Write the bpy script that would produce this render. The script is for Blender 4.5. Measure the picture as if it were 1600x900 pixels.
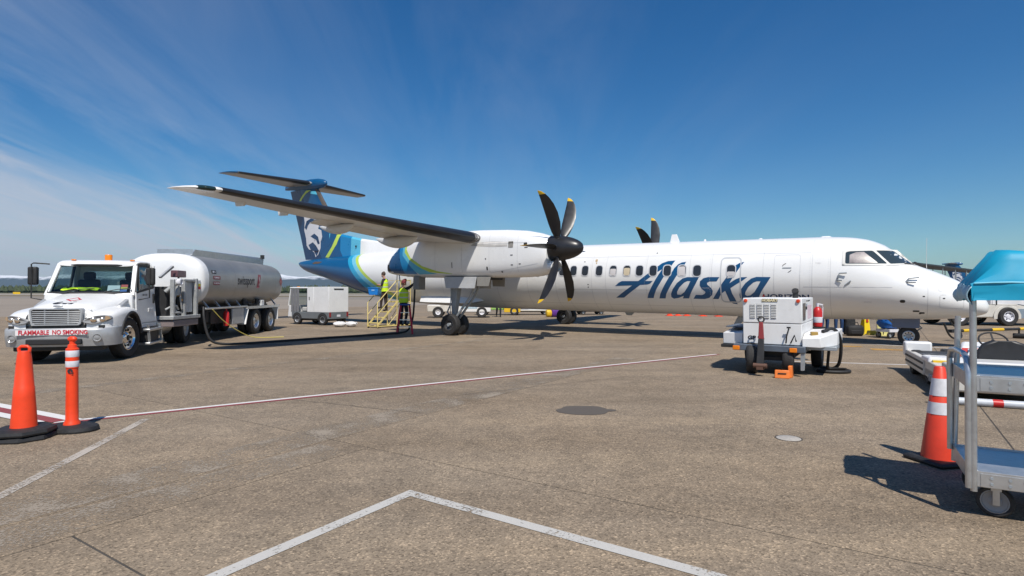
import bpy, bmesh, math, random
from mathutils import Vector, Matrix, noise as mnoise
from mathutils.geometry import tessellate_polygon
PI = math.pi
R = math.radians
random.seed(7)
scene = bpy.context.scene
for o in list(bpy.data.objects):
    bpy.data.objects.remove(o)

# ------------------------------------------------------------------ camera, sky, sun, exposure
cam_data = bpy.data.cameras.new('camera')
cam = bpy.data.objects.new('camera', cam_data)
scene.collection.objects.link(cam)
cam.location = (0, 0, 1.6)
cam.rotation_euler = (R(90) + math.atan(6 / 900.0), 0, 0)
cam_data.sensor_width = 36
cam_data.lens = 20.25
cam_data.clip_start = 0.05
cam_data.clip_end = 60000
scene.camera = cam

HAZE = 4.0e-5
SUN_EL, SHADOW_AZ = 55.5, -13.0
TOSUN = Vector((-math.sin(R(SHADOW_AZ)) * math.cos(R(SUN_EL)), -math.cos(R(SHADOW_AZ)) * math.cos(R(SUN_EL)), math.sin(R(SUN_EL))))
sun_data = bpy.data.lights.new('sun', 'SUN')
sun = bpy.data.objects.new('sun', sun_data)
scene.collection.objects.link(sun)
sun_data.energy = 5.0
sun_data.angle = R(0.53)
sun_data.color = (1.0, 0.945, 0.865)
sun.rotation_euler = TOSUN.to_track_quat('Z', 'Y').to_euler()
sun.location = (0, 0, 60)

world = bpy.data.worlds.new('World')
scene.world = world
world.use_nodes = True
wn = world.node_tree
wn.nodes.clear()
def wnode(t, **kw):
    n = wn.nodes.new(t)
    for k, v in kw.items():
        setattr(n, k, v)
    return n
sky = wnode('ShaderNodeTexSky', sky_type='NISHITA')
sky.sun_disc = False
sky.sun_elevation = R(SUN_EL)
sky.sun_rotation = math.atan2(TOSUN.x, TOSUN.y)
sky.altitude = 0
sky.air_density = 1.0
sky.dust_density = 0.2
sky.ozone_density = 1.3
tc = wnode('ShaderNodeTexCoord')
sep = wnode('ShaderNodeSeparateXYZ')
wn.links.new(tc.outputs['Generated'], sep.inputs[0])
def wmath(op, a, b=None, c=None, clamp=False):
    n = wnode('ShaderNodeMath', operation=op)
    n.use_clamp = clamp
    for i, v in enumerate((a, b, c)):
        if v is None:
            continue
        if isinstance(v, (int, float)):
            n.inputs[i].default_value = v
        else:
            wn.links.new(v, n.inputs[i])
    return n.outputs[0]
# thin cirrus: a flat cloud layer, looked up where the view direction meets it
zc = wmath('MAXIMUM', sep.outputs['Z'], 0.02)
den = wmath('ADD', zc, 0.12)
cx = wmath('DIVIDE', sep.outputs['X'], den)
cy = wmath('DIVIDE', sep.outputs['Y'], den)
comb = wnode('ShaderNodeCombineXYZ')
wn.links.new(cx, comb.inputs[0]); wn.links.new(cy, comb.inputs[1])
mp = wnode('ShaderNodeMapping')
mp.inputs['Rotation'].default_value = (0, 0, R(14))
mp.inputs['Scale'].default_value = (1.9, 0.42, 1)
mp.inputs['Location'].default_value = (0.3, 0.15, 0)
wn.links.new(comb.outputs[0], mp.inputs[0])
n1 = wnode('ShaderNodeTexNoise')
n1.inputs['Scale'].default_value = 1.1
n1.inputs['Detail'].default_value = 9
n1.inputs['Roughness'].default_value = 0.62
n1.inputs['Distortion'].default_value = 0.6
wn.links.new(mp.outputs[0], n1.inputs[0])
n2 = wnode('ShaderNodeTexNoise')
n2.inputs['Scale'].default_value = 0.42
n2.inputs['Detail'].default_value = 3
wn.links.new(comb.outputs[0], n2.inputs[0])
# a bank of high cloud stands low in the west (left), thinning towards the north; elsewhere faint wisps
fine = wmath('MULTIPLY_ADD', n1.outputs['Fac'], 3.0, -1.25, True)
big = wmath('MULTIPLY_ADD', n2.outputs['Fac'], 2.6, -0.85, True)
lim = wmath('MULTIPLY_ADD', sep.outputs['X'], -0.31, 0.0)
lim = wmath('ADD', lim, wmath('MULTIPLY_ADD', n1.outputs['Fac'], 0.16, -0.08))
bank = wmath('DIVIDE', wmath('SUBTRACT', lim, sep.outputs['Z']), 0.085, None, True)
bank = wmath('MULTIPLY', bank, wmath('MULTIPLY_ADD', fine, 0.40, 0.66))
west = wmath('MULTIPLY_ADD', sep.outputs['X'], -0.9, 0.42, True)
wisp = wmath('MULTIPLY', wmath('MULTIPLY', fine, big), wmath('MULTIPLY_ADD', west, 0.60, 0.03))
cov = wmath('ADD', bank, wisp, None, True)
cov = wmath('MINIMUM', cov, 0.84)
mixc = wnode('ShaderNodeMixRGB')
wn.links.new(cov, mixc.inputs[0])
hsv = wnode('ShaderNodeHueSaturation')
hsv.inputs['Saturation'].default_value = 1.42
wn.links.new(sky.outputs[0], hsv.inputs['Color'])
tint = wnode('ShaderNodeMixRGB', blend_type='MULTIPLY')
tint.inputs[0].default_value = 1.0
tint.inputs[2].default_value = (0.72, 0.98, 1.12, 1)
wn.links.new(hsv.outputs[0], tint.inputs[1])
wn.links.new(tint.outputs[0], mixc.inputs[1])
mixc.inputs[2].default_value = (6.5, 6.9, 7.9, 1)
bg = wnode('ShaderNodeBackground')
bg.inputs[1].default_value = 0.084
wn.links.new(mixc.outputs[0], bg.inputs[0])
wo = wnode('ShaderNodeOutputWorld')
wn.links.new(bg.outputs[0], wo.inputs[0])

scene.view_settings.view_transform = 'Standard'
scene.view_settings.look = 'None'
scene.view_settings.exposure = 0.0
scene.view_settings.gamma = 1.0
scene.view_settings.use_curve_mapping = False
scene.render.engine = 'CYCLES'
scene.cycles.max_bounces = 6
scene.cycles.diffuse_bounces = 2
scene.cycles.transparent_max_bounces = 8

# ------------------------------------------------------------------ materials
MATS = {}
def new_mat(name):
    m = bpy.data.materials.new(name)
    m.use_nodes = True
    return m, m.node_tree, m.node_tree.nodes['Principled BSDF']
def pm(name, col, rough=0.5, metal=0.0, var=0.12, scale=3.0, bump=0.0, bscale=40.0, coat=0.0, dirt=0.0, dirtcol=(0.12, 0.10, 0.08), spec=0.5):
    """procedural material: base colour with soft mottling, roughness variation, optional dirt and fine relief"""
    if name in MATS:
        return MATS[name]
    m, nt, b = new_mat(name)
    L = nt.links.new
    t = nt.nodes.new('ShaderNodeTexCoord')
    n = nt.nodes.new('ShaderNodeTexNoise')
    n.inputs['Scale'].default_value = scale
    n.inputs['Detail'].default_value = 6
    L(t.outputs['Object'], n.inputs['Vector'])
    r = nt.nodes.new('ShaderNodeValToRGB')
    r.color_ramp.elements[0].position = 0.3
    r.color_ramp.elements[1].position = 0.7
    r.color_ramp.elements[0].color = (*[c * (1 - var) for c in col], 1)
    r.color_ramp.elements[1].color = (*[min(1, c * (1 + var * 0.5)) for c in col], 1)
    L(n.outputs['Fac'], r.inputs[0])
    out = r.outputs[0]
    if dirt > 0:
        n3 = nt.nodes.new('ShaderNodeTexNoise')
        n3.inputs['Scale'].default_value = scale * 2.3
        n3.inputs['Detail'].default_value = 10
        n3.inputs['Roughness'].default_value = 0.7
        L(t.outputs['Object'], n3.inputs['Vector'])
        mr = nt.nodes.new('ShaderNodeMapRange')
        mr.inputs[1].default_value = 0.5
        mr.inputs[2].default_value = 0.75
        mr.inputs[4].default_value = dirt
        L(n3.outputs['Fac'], mr.inputs[0])
        mx = nt.nodes.new('ShaderNodeMixRGB')
        L(mr.outputs[0], mx.inputs[0])
        L(out, mx.inputs[1])
        mx.inputs[2].default_value = (*dirtcol, 1)
        out = mx.outputs[0]
    L(out, b.inputs['Base Color'])
    b.inputs['Metallic'].default_value = metal
    b.inputs['Specular IOR Level'].default_value = spec
    mr2 = nt.nodes.new('ShaderNodeMapRange')
    mr2.inputs[3].default_value = max(0.03, rough - 0.08)
    mr2.inputs[4].default_value = min(1, rough + 0.10)
    L(n.outputs['Fac'], mr2.inputs[0])
    L(mr2.outputs[0], b.inputs['Roughness'])
    b.inputs['Coat Weight'].default_value = coat
    b.inputs['Coat Roughness'].default_value = 0.08
    if bump > 0:
        n2 = nt.nodes.new('ShaderNodeTexNoise')
        n2.inputs['Scale'].default_value = bscale
        n2.inputs['Detail'].default_value = 4
        L(t.outputs['Object'], n2.inputs['Vector'])
        bp = nt.nodes.new('ShaderNodeBump')
        bp.inputs['Strength'].default_value = bump
        bp.inputs['Distance'].default_value = 0.02
        L(n2.outputs['Fac'], bp.inputs['Height'])
        L(bp.outputs[0], b.inputs['Normal'])
    MATS[name] = m
    return m
def glass(name, col, rough=0.04, trans=0.0, alpha=1.0):
    if name in MATS:
        return MATS[name]
    m, nt, b = new_mat(name)
    b.inputs['Base Color'].default_value = (*col, 1)
    b.inputs['Roughness'].default_value = rough
    b.inputs['Transmission Weight'].default_value = trans
    b.inputs['Alpha'].default_value = alpha
    b.inputs['IOR'].default_value = 1.45
    MATS[name] = m
    return m
def emit(name, col, strength):
    m, nt, b = new_mat(name)
    b.inputs['Base Color'].default_value = (*col, 1)
    b.inputs['Emission Color'].default_value = (*col, 1)
    b.inputs['Emission Strength'].default_value = strength
    return m

M_WHITE = pm('aircraft_white', (0.83, 0.83, 0.82), 0.26, var=0.03, scale=0.8, coat=0.25, dirt=0.06, dirtcol=(0.5, 0.47, 0.42))
M_PALEGREY = pm('pale_grey_paint', (0.62, 0.62, 0.61), 0.4, var=0.06, scale=2)
M_GREYLINE = pm('panel_line_grey', (0.58, 0.585, 0.59), 0.5, var=0.1)
M_RING = pm('door_ring_grey', (0.52, 0.54, 0.56), 0.45, var=0.06)
M_NAVY = pm('logo_navy', (0.003, 0.042, 0.125), 0.3, var=0.08, coat=0.2)
M_BLUE = pm('logo_blue', (0.003, 0.078, 0.205), 0.3, var=0.08, coat=0.2)
M_MIDBLUE = pm('mid_blue', (0.005, 0.21, 0.46), 0.3, var=0.06, coat=0.2)
M_CYAN = pm('light_cyan', (0.10, 0.47, 0.66), 0.3, var=0.06, coat=0.2)
M_LIME = pm('lime_green', (0.50, 0.66, 0.10), 0.35, var=0.06)
M_BLACK = pm('black_rubber', (0.018, 0.018, 0.019), 0.62, var=0.3, scale=8, dirt=0.25, dirtcol=(0.09, 0.08, 0.07))
M_TYRE = pm('tyre_rubber', (0.024, 0.023, 0.023), 0.75, var=0.25, scale=10, dirt=0.45, dirtcol=(0.09, 0.08, 0.07), bump=0.2)
M_BOOT = pm('deice_boot', (0.018, 0.018, 0.02), 0.36, var=0.2, scale=2)
M_BLADE = pm('blade_black', (0.022, 0.022, 0.024), 0.38, var=0.25, scale=5)
M_SPIN = pm('spinner_black', (0.02, 0.02, 0.022), 0.34, var=0.2, scale=4)
M_YEL = pm('safety_yellow', (0.75, 0.47, 0.02), 0.45, var=0.1)
M_STEEL = pm('gear_grey', (0.33, 0.36, 0.38), 0.42, metal=0.15, var=0.15, scale=6, dirt=0.25)
M_ALU = pm('bare_aluminium', (0.62, 0.63, 0.64), 0.33, metal=0.85, var=0.12, scale=9, dirt=0.15, dirtcol=(0.25, 0.24, 0.22))
M_CHROME = pm('chrome', (0.75, 0.75, 0.76), 0.12, metal=1.0, var=0.06, scale=6)
M_DARK = pm('dark_cavity', (0.02, 0.02, 0.022), 0.8, var=0.2)
M_GLASS = glass('cabin_glass', (0.030, 0.036, 0.045), 0.05)
M_SHADE_CREAM = pm('cream_window_shade', (0.62, 0.52, 0.36), 0.6, var=0.05)
M_SHADE_WHITE = pm('white_window_shade', (0.60, 0.57, 0.56), 0.6, var=0.05)
M_WHT = pm('vehicle_white', (0.78, 0.78, 0.77), 0.32, var=0.05, scale=2, coat=0.25, dirt=0.18, dirtcol=(0.42, 0.39, 0.34))
M_ORANGE = pm('cone_orange', (0.88, 0.062, 0.012), 0.42, var=0.10, scale=7, dirt=0.10, dirtcol=(0.3, 0.07, 0.03))
M_CONEDARK = pm('cone_red_orange', (0.72, 0.05, 0.02), 0.45, var=0.12, scale=7, dirt=0.15, dirtcol=(0.25, 0.05, 0.03))
M_REFL = pm('reflective_white', (0.70, 0.70, 0.74), 0.35, var=0.12, scale=14, dirt=0.2, dirtcol=(0.35, 0.34, 0.34))
M_RED = pm('signal_red', (0.55, 0.02, 0.02), 0.4, var=0.1)
M_AMBER = pm('amber_lens', (0.80, 0.22, 0.01), 0.2, var=0.1, scale=20)
M_CHASSIS = pm('chassis_black', (0.022, 0.022, 0.023), 0.6, var=0.3, scale=4, dirt=0.3, dirtcol=(0.07, 0.06, 0.05))

# ------------------------------------------------------------------ mesh helpers
COL = scene.collection
class MB:
    """collects shapes and links them as one mesh object"""
    def __init__(s):
        s.v = []; s.f = []; s.mi = []; s.m = 0
    def add(s, verts, faces, mat=None):
        k = len(s.v)
        s.v += [tuple(p) for p in verts]
        s.f += [tuple(i + k for i in f) for f in faces]
        s.mi += [s.m if mat is None else mat] * len(faces)
        return s
    def box(s, c, d, rot=None, mat=None):
        hx, hy, hz = d[0] / 2, d[1] / 2, d[2] / 2
        vs = [Vector((x * hx, y * hy, z * hz)) for x in (-1, 1) for y in (-1, 1) for z in (-1, 1)]
        if rot is not None:
            vs = [rot @ v for v in vs]
        c = Vector(c)
        return s.add([v + c for v in vs], [(0, 1, 3, 2), (4, 6, 7, 5), (0, 4, 5, 1), (2, 3, 7, 6), (0, 2, 6, 4), (1, 5, 7, 3)], mat)
    def bx(s, x0, x1, y0, y1, z0, z1, mat=None):
        return s.box(((x0 + x1) / 2, (y0 + y1) / 2, (z0 + z1) / 2), (abs(x1 - x0), abs(y1 - y0), abs(z1 - z0)), None, mat)
    def bar(s, p0, p1, w, h=None, mat=None):
        p0, p1 = Vector(p0), Vector(p1)
        d = p1 - p0
        q = d.to_track_quat('X', 'Z').to_matrix()
        return s.box((p0 + p1) / 2, (d.length, w, h or w), q, mat)
    def hexa(s, pts, mat=None):
        """8 points: bottom loop of 4 then top loop of 4 (counter-clockwise from above)"""
        return s.add(pts, [(3, 2, 1, 0), (4, 5, 6, 7), (0, 1, 5, 4), (1, 2, 6, 5), (2, 3, 7, 6), (3, 0, 4, 7)], mat)
    def ring_loft(s, rings, cap0=True, cap1=True, mat=None, closed=True):
        n = len(rings[0]); vs = []; fs = []
        for r in rings:
            vs += list(r)
        for i in range(len(rings) - 1):
            for j in range(n if closed else n - 1):
                a = i * n + j; b = i * n + (j + 1) % n
                fs.append((a, b, b + n, a + n))
        if cap0: fs.append(tuple(range(n - 1, -1, -1)))
        if cap1: fs.append(tuple((len(rings) - 1) * n + j for j in range(n)))
        return s.add(vs, fs, mat)
    def cyl(s, p0, p1, r0, r1=None, n=16, cap=True, mat=None):
        r1 = r0 if r1 is None else r1
        p0, p1 = Vector(p0), Vector(p1)
        q = (p1 - p0).to_track_quat('Z', 'Y').to_matrix()
        rg = []
        for p, r in ((p0, r0), (p1, r1)):
            rg.append([p + q @ Vector((r * math.cos(2 * PI * j / n), r * math.sin(2 * PI * j / n), 0)) for j in range(n)])
        return s.ring_loft(rg, cap, cap, mat)
    def lathe(s, prof, o=(0, 0, 0), axis=(0, 0, 1), n=24, mat=None, cap0=True, cap1=True):
        """prof: list of (radius, height along axis)"""
        q = Vector(axis).to_track_quat('Z', 'Y').to_matrix()
        o = Vector(o)
        rg = [[o + q @ Vector((r * math.cos(2 * PI * j / n), r * math.sin(2 * PI * j / n), h)) for j in range(n)] for r, h in prof]
        return s.ring_loft(rg, cap0, cap1, mat)
    def torus(s, o, axis, R0, r0, n=32, m=10, mat=None):
        q = Vector(axis).to_track_quat('Z', 'Y').to_matrix(); o = Vector(o)
        rg = []
        for i in range(n + 1):
            t = 2 * PI * i / n
            rg.append([o + q @ Vector(((R0 + r0 * math.cos(2 * PI * j / m)) * math.cos(t), (R0 + r0 * math.cos(2 * PI * j / m)) * math.sin(t), r0 * math.sin(2 * PI * j / m))) for j in range(m)])
        return s.ring_loft(rg, False, False, mat)
    def tube(s, path, r, n=10, mat=None, smooth=0):
        P = [Vector(p) for p in path]
        for _ in range(smooth):
            Q = [P[0]]
            for a, b in zip(P[:-1], P[1:]):
                Q += [a * 0.75 + b * 0.25, a * 0.25 + b * 0.75]
            Q.append(P[-1]); P = Q
        rg = []; up = None
        for i, p in enumerate(P):
            d = (P[min(i + 1, len(P) - 1)] - P[max(i - 1, 0)]).normalized()
            if up is None:
                up = Vector((0, 0, 1)) if abs(d.z) < 0.9 else Vector((1, 0, 0))
            sd = d.cross(up).normalized(); up = sd.cross(d).normalized()
            rr = r if not isinstance(r, (list, tuple)) else r[0] + (r[1] - r[0]) * i / (len(P) - 1)
            rg.append([p + sd * rr * math.cos(2 * PI * j / n) + up * rr * math.sin(2 * PI * j / n) for j in range(n)])
        return s.ring_loft(rg, True, True, mat)
    def prism(s, poly, fn0, fn1, mat=None):
        """poly of 2D points; fn0 and fn1 map a 2D point to the two ends of the prism"""
        n = len(poly)
        vs = [fn0(p) for p in poly] + [fn1(p) for p in poly]
        tri = tessellate_polygon([[Vector((p[0], p[1], 0)) for p in poly]])
        fs = [tuple(t) for t in tri] + [tuple(i + n for i in reversed(t)) for t in tri]
        fs += [(i, (i + 1) % n, (i + 1) % n + n, i + n) for i in range(n)]
        return s.add(vs, fs, mat)
    def sphere(s, c, r, n=16, m=10, sc=(1, 1, 1), mat=None):
        c = Vector(c); rg = []
        for i in range(1, m):
            t = PI * i / m
            rg.append([c + Vector((r * sc[0] * math.sin(t) * math.cos(2 * PI * j / n), r * sc[1] * math.sin(t) * math.sin(2 * PI * j / n), -r * sc[2] * math.cos(t))) for j in range(n)])
        return s.ring_loft(rg, True, True, mat)
    XF = None       # optional matrix laid on every vertex (a trailer set at an angle to its tractor)
    def build(s, name, mats, parent=None, smooth=35, bevel=0.0, seg=2, fix=True):
        if MB.XF is not None:
            s.v = [tuple(MB.XF @ Vector(p)) for p in s.v]
        me = bpy.data.meshes.new(name)
        me.from_pydata(s.v, [], s.f)
        if not isinstance(mats, (list, tuple)):
            mats = [mats]
        for m in mats:
            me.materials.append(m)
        me.polygons.foreach_set('material_index', s.mi)
        bm = bmesh.new(); bm.from_mesh(me)
        if fix:
            bmesh.ops.recalc_face_normals(bm, faces=bm.faces)
        if smooth:
            lim = R(smooth)
            for f in bm.faces: f.smooth = True
            for e in bm.edges:
                e.smooth = len(e.link_faces) == 2 and e.calc_face_angle(0) < lim
        bm.to_mesh(me); bm.free()
        o = bpy.data.objects.new(name, me)
        COL.objects.link(o)
        if parent is not None: o.parent = parent
        if bevel:
            b = o.modifiers.new('bevel', 'BEVEL'); b.width = bevel; b.segments = seg; b.limit_method = 'ANGLE'; b.angle_limit = R(40)
            b.harden_normals = False
        return o
def tag(o, label=None, cat=None, group=None, kind=None):
    if label: o['label'] = label
    if cat: o['category'] = cat
    if group: o['group'] = group
    if kind: o['kind'] = kind
    return o
def thing(name, label, cat, loc=(0, 0, 0), rz=0.0, group=None):
    o = bpy.data.objects.new(name, None)
    o.empty_display_size = 0.2
    COL.objects.link(o)
    o.location = loc; o.rotation_euler = (0, 0, rz)
    return tag(o, label, cat, group)
def copy_tree(o, parent=None):
    c = o.copy(); COL.objects.link(c); c.parent = parent
    for ch in list(o.children):
        copy_tree(ch, c)
    return c
def text_mesh(body, size=1.0, squash=1.0, shear=0.0, bold=0.0):
    """flat lettering as triangles: list of 2D points and faces, centred"""
    cu = bpy.data.curves.new('lettering', 'FONT')
    cu.body = body; cu.size = size; cu.align_x = 'CENTER'; cu.align_y = 'CENTER'; cu.shear = shear; cu.offset = bold
    cu.resolution_u = 4
    to = bpy.data.objects.new('lettering', cu); COL.objects.link(to)
    dg = bpy.context.evaluated_depsgraph_get()
    me = to.evaluated_get(dg).to_mesh()
    vs = [(v.co.x * squash, v.co.y) for v in me.vertices]
    fs = [tuple(p.vertices) for p in me.polygons]
    to.evaluated_get(dg).to_mesh_clear()
    bpy.data.objects.remove(to); bpy.data.curves.remove(cu)
    return vs, fs
def lettering(name, body, size, org, ux, uy, mat, parent, squash=1.0, shear=0.0, bold=0.0, fn=None):
    vs, fs = text_mesh(body, size, squash, shear, bold)
    b = MB(); o = Vector(org); ux = Vector(ux).normalized(); uy = Vector(uy).normalized()
    b.add([(fn(x, y) if fn else o + ux * x + uy * y) for x, y in vs], fs)
    return b.build(name, mat, parent, smooth=0, fix=False)
def superring(cx, cy, cz, hw, hu, hd, n=28, e=2.0, ax='x'):
    """closed ring in a plane of constant x: superellipse with separate upper and lower height"""
    pts = []
    for j in range(n):
        t = 2 * PI * j / n
        c, s_ = math.cos(t), math.sin(t)
        y = hw * math.copysign(abs(c) ** (2 / e), c)
        z = (hu if s_ > 0 else hd) * math.copysign(abs(s_) ** (2 / e), s_)
        pts.append((cx, cy + y, cz + z))
    return pts

# ------------------------------------------------------------------ ground
GA = R(56.7)
GU = Vector((math.cos(GA), math.sin(GA), 0)); GV = Vector((math.sin(GA), -math.cos(GA), 0)); G0 = Vector((-1.95, 6.25, 0))
def concrete():
    m, nt, b = new_mat('exposed_aggregate_concrete')
    L = nt.links.new
    geo = nt.nodes.new('ShaderNodeNewGeometry')
    oi = nt.nodes.new('ShaderNodeObjectInfo')
    def noise(scale, detail=4, rough=0.55, vec=None):
        n = nt.nodes.new('ShaderNodeTexNoise')
        n.inputs['Scale'].default_value = scale; n.inputs['Detail'].default_value = detail; n.inputs['Roughness'].default_value = rough
        L(vec or geo.outputs['Position'], n.inputs['Vector'])
        return n.outputs['Fac']
    def ramp(fac, stops):
        r = nt.nodes.new('ShaderNodeValToRGB'); e = r.color_ramp.elements
        while len(e) < len(stops): e.new(0.5)
        for q, (p, c) in zip(e, stops): q.position = p; q.color = (*c, 1)
        L(fac, r.inputs[0]); return r.outputs[0]
    def mix(f, a, c, mode='MIX'):
        n = nt.nodes.new('ShaderNodeMixRGB'); n.blend_type = mode
        for i, v in enumerate((f, a, c)):
            if isinstance(v, float): n.inputs[i].default_value = v
            elif isinstance(v, tuple): n.inputs[i].default_value = (*v, 1)
            else: L(v, n.inputs[i])
        return n.outputs[0]
    base = ramp(noise(0.35, 5), [(0.3, (0.232, 0.186, 0.136)), (0.7, (0.296, 0.242, 0.182))])
    mott = ramp(noise(2.6, 8, 0.65), [(0.3, (0.72, 0.72, 0.73)), (0.7, (1.12, 1.1, 1.08))])
    c = mix(0.75, base, mott, 'MULTIPLY')
    # stones in the cement: each voronoi cell has its own tone
    vo = nt.nodes.new('ShaderNodeTexVoronoi'); vo.inputs['Scale'].default_value = 78; vo.inputs['Randomness'].default_value = 1
    L(geo.outputs['Position'], vo.inputs['Vector'])
    sp = nt.nodes.new('ShaderNodeSeparateColor'); L(vo.outputs['Color'], sp.inputs[0])
    tone = ramp(sp.outputs[0], [(0.0, (0.36, 0.35, 0.34)), (0.16, (0.72, 0.70, 0.68)), (0.5, (0.98, 0.97, 0.95)), (0.86, (1.1, 1.08, 1.05)), (0.93, (1.55, 1.5, 1.42)), (1.0, (1.9, 1.85, 1.75))])
    c = mix(0.74, c, tone, 'MULTIPLY')
    vo2 = nt.nodes.new('ShaderNodeTexVoronoi'); vo2.inputs['Scale'].default_value = 23
    L(geo.outputs['Position'], vo2.inputs['Vector'])
    sp2 = nt.nodes.new('ShaderNodeSeparateColor'); L(vo2.outputs['Color'], sp2.inputs[0])
    tone2 = ramp(sp2.outputs[1], [(0.0, (0.62, 0.62, 0.62)), (0.12, (0.95, 0.95, 0.95)), (0.9, (1.03, 1.03, 1.03)), (1.0, (1.35, 1.33, 1.3))])
    c = mix(0.45, c, tone2, 'MULTIPLY')
    # slab to slab tone and drip stains
    slab = ramp(oi.outputs['Random'], [(0.0, (0.94, 0.942, 0.945)), (1.0, (1.05, 1.045, 1.03))])
    c = mix(1.0, c, slab, 'MULTIPLY')
    st = ramp(noise(1.1, 9, 0.7), [(0.60, (1, 1, 1)), (0.74, (0.70, 0.69, 0.67))])
    c = mix(0.8, c, st, 'MULTIPLY')
    mpg = nt.nodes.new('ShaderNodeMapping'); mpg.inputs['Rotation'].default_value = (0, 0, -R(56.7)); mpg.inputs['Scale'].default_value = (0.10, 0.75, 1)
    L(geo.outputs['Position'], mpg.inputs['Vector'])
    streak = ramp(noise(1.0, 6, 0.6, mpg.outputs[0]), [(0.32, (0.84, 0.83, 0.82)), (0.5, (1, 1, 1)), (0.70, (1.17, 1.16, 1.13))])
    c = mix(1.0, c, streak, 'MULTIPLY')
    warm = ramp(noise(0.22, 3), [(0.4, (1, 1, 1)), (0.75, (1.04, 1.0, 0.95))])
    c = mix(1.0, c, warm, 'MULTIPLY')
    L(c, b.inputs['Base Color'])
    b.inputs['Roughness'].default_value = 0.88
    b.inputs['Specular IOR Level'].default_value = 0.25
    bp = nt.nodes.new('ShaderNodeBump'); bp.inputs['Strength'].default_value = 0.55; bp.inputs['Distance'].default_value = 0.006
    L(vo.outputs['Distance'], bp.inputs['Height']); L(bp.outputs[0], b.inputs['Normal'])
    return m
M_CONC = concrete()
M_JOINT = pm('joint_filler', (0.075, 0.066, 0.056), 0.9, var=0.4, scale=3)
def far_ground():
    """apron, then taxiway strips and dry grass beyond: bands of the real surfaces by distance"""
    m, nt, b = new_mat('far_apron')
    L = nt.links.new
    geo = nt.nodes.new('ShaderNodeNewGeometry')
    sp = nt.nodes.new('ShaderNodeSeparateXYZ'); L(geo.outputs['Position'], sp.inputs[0])
    n = nt.nodes.new('ShaderNodeTexNoise'); n.inputs['Scale'].default_value = 0.06; n.inputs['Detail'].default_value = 8
    L(geo.outputs['Position'], n.inputs['Vector'])
    # distance measured square to the runway
    ma = nt.nodes.new('ShaderNodeMath'); ma.operation = 'MULTIPLY_ADD'; ma.inputs[1].default_value = 0.25
    L(sp.outputs['X'], ma.inputs[0]); L(sp.outputs['Y'], ma.inputs[2])
    mr = nt.nodes.new('ShaderNodeMapRange'); mr.inputs[1].default_value = 0; mr.inputs[2].default_value = 1200
    L(ma.outputs[0], mr.inputs[0])
    r = nt.nodes.new('ShaderNodeValToRGB'); r.color_ramp.interpolation = 'CONSTANT'
    e = r.color_ramp.elements
    stops = [(0, (0.262, 0.218, 0.172)), (110, (0.225, 0.195, 0.16)), (165, (0.15, 0.115, 0.062)), (230, (0.36, 0.33, 0.29)), (290, (0.16, 0.12, 0.06)), (360, (0.34, 0.31, 0.27)), (440, (0.14, 0.12, 0.06)), (640, (0.06, 0.075, 0.035))]
    while len(e) < len(stops): e.new(0.5)
    for q, (p, c) in zip(e, stops): q.position = p / 1200; q.color = (*c, 1)
    L(mr.outputs[0], r.inputs[0])
    r2 = nt.nodes.new('ShaderNodeValToRGB'); r2.color_ramp.elements[0].color = (0.75, 0.75, 0.75, 1); r2.color_ramp.elements[1].color = (1.2, 1.2, 1.2, 1)
    L(n.outputs['Fac'], r2.inputs[0])
    mx = nt.nodes.new('ShaderNodeMixRGB'); mx.blend_type = 'MULTIPLY'; mx.inputs[0].default_value = 1
    L(r.outputs[0], mx.inputs[1]); L(r2.outputs[0], mx.inputs[2])
    L(mx.outputs[0], b.inputs['Base Color']); b.inputs['Roughness'].default_value = 0.9
    return m
M_FAR = far_ground()
g = MB()
g.add([(-9000, -400, -0.04), (9000, -400, -0.04), (9000, 12000, -0.04), (-9000, 12000, -0.04)], [(0, 1, 2, 3)])
ground = g.build('ground', M_FAR, smooth=0, fix=False)
tag(ground, 'wide tan airfield ground reaching out to the treeline', kind='structure')
ap = MB()   # dark joint bed under the slabs
def gp(u, v, z=0.0):
    p = G0 + GU * u + GV * v
    return (p.x, p.y, z)
S = 6.1
ap.add([gp(-5 * S, -7 * S, -0.0045), gp(-5 * S, 8 * S, -0.0045), gp(9 * S, 8 * S, -0.0045), gp(9 * S, -7 * S, -0.0045)], [(0, 1, 2, 3)])
apron = ap.build('apron', M_JOINT, smooth=0, fix=True)
tag(apron, 'concrete apron of large square slabs under the aircraft', kind='structure')
def slab(u0, u1, v0, v1, gap=0.008):
    u0 += gap; u1 -= gap; v0 += gap; v1 -= gap
    b = MB(); k = 0.002
    rings = [[gp(u0, v0, -0.03), gp(u0, v1, -0.03), gp(u1, v1, -0.03), gp(u1, v0, -0.03)],
             [gp(u0, v0, -k), gp(u0, v1, -k), gp(u1, v1, -k), gp(u1, v0, -k)],
             [gp(u0 + k, v0 + k), gp(u0 + k, v1 - k), gp(u1 - k, v1 - k), gp(u1 - k, v0 + k)]]
    b.ring_loft(rings, False, True)
    return b.build('concrete_slab', M_CONC, apron, smooth=0)
for iu in range(-5, 9):
    for iv in range(-7, 8):
        u0, v0 = iu * S, iv * S
        if iu == -1 and iv == 0:
            slab(-S, 0, 0, 0.57); slab(-2.57, 0, 0.57, S); slab(-S, -2.57, 0.57, S)
        else:
            slab(u0, u0 + S, v0, v0 + S)
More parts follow.
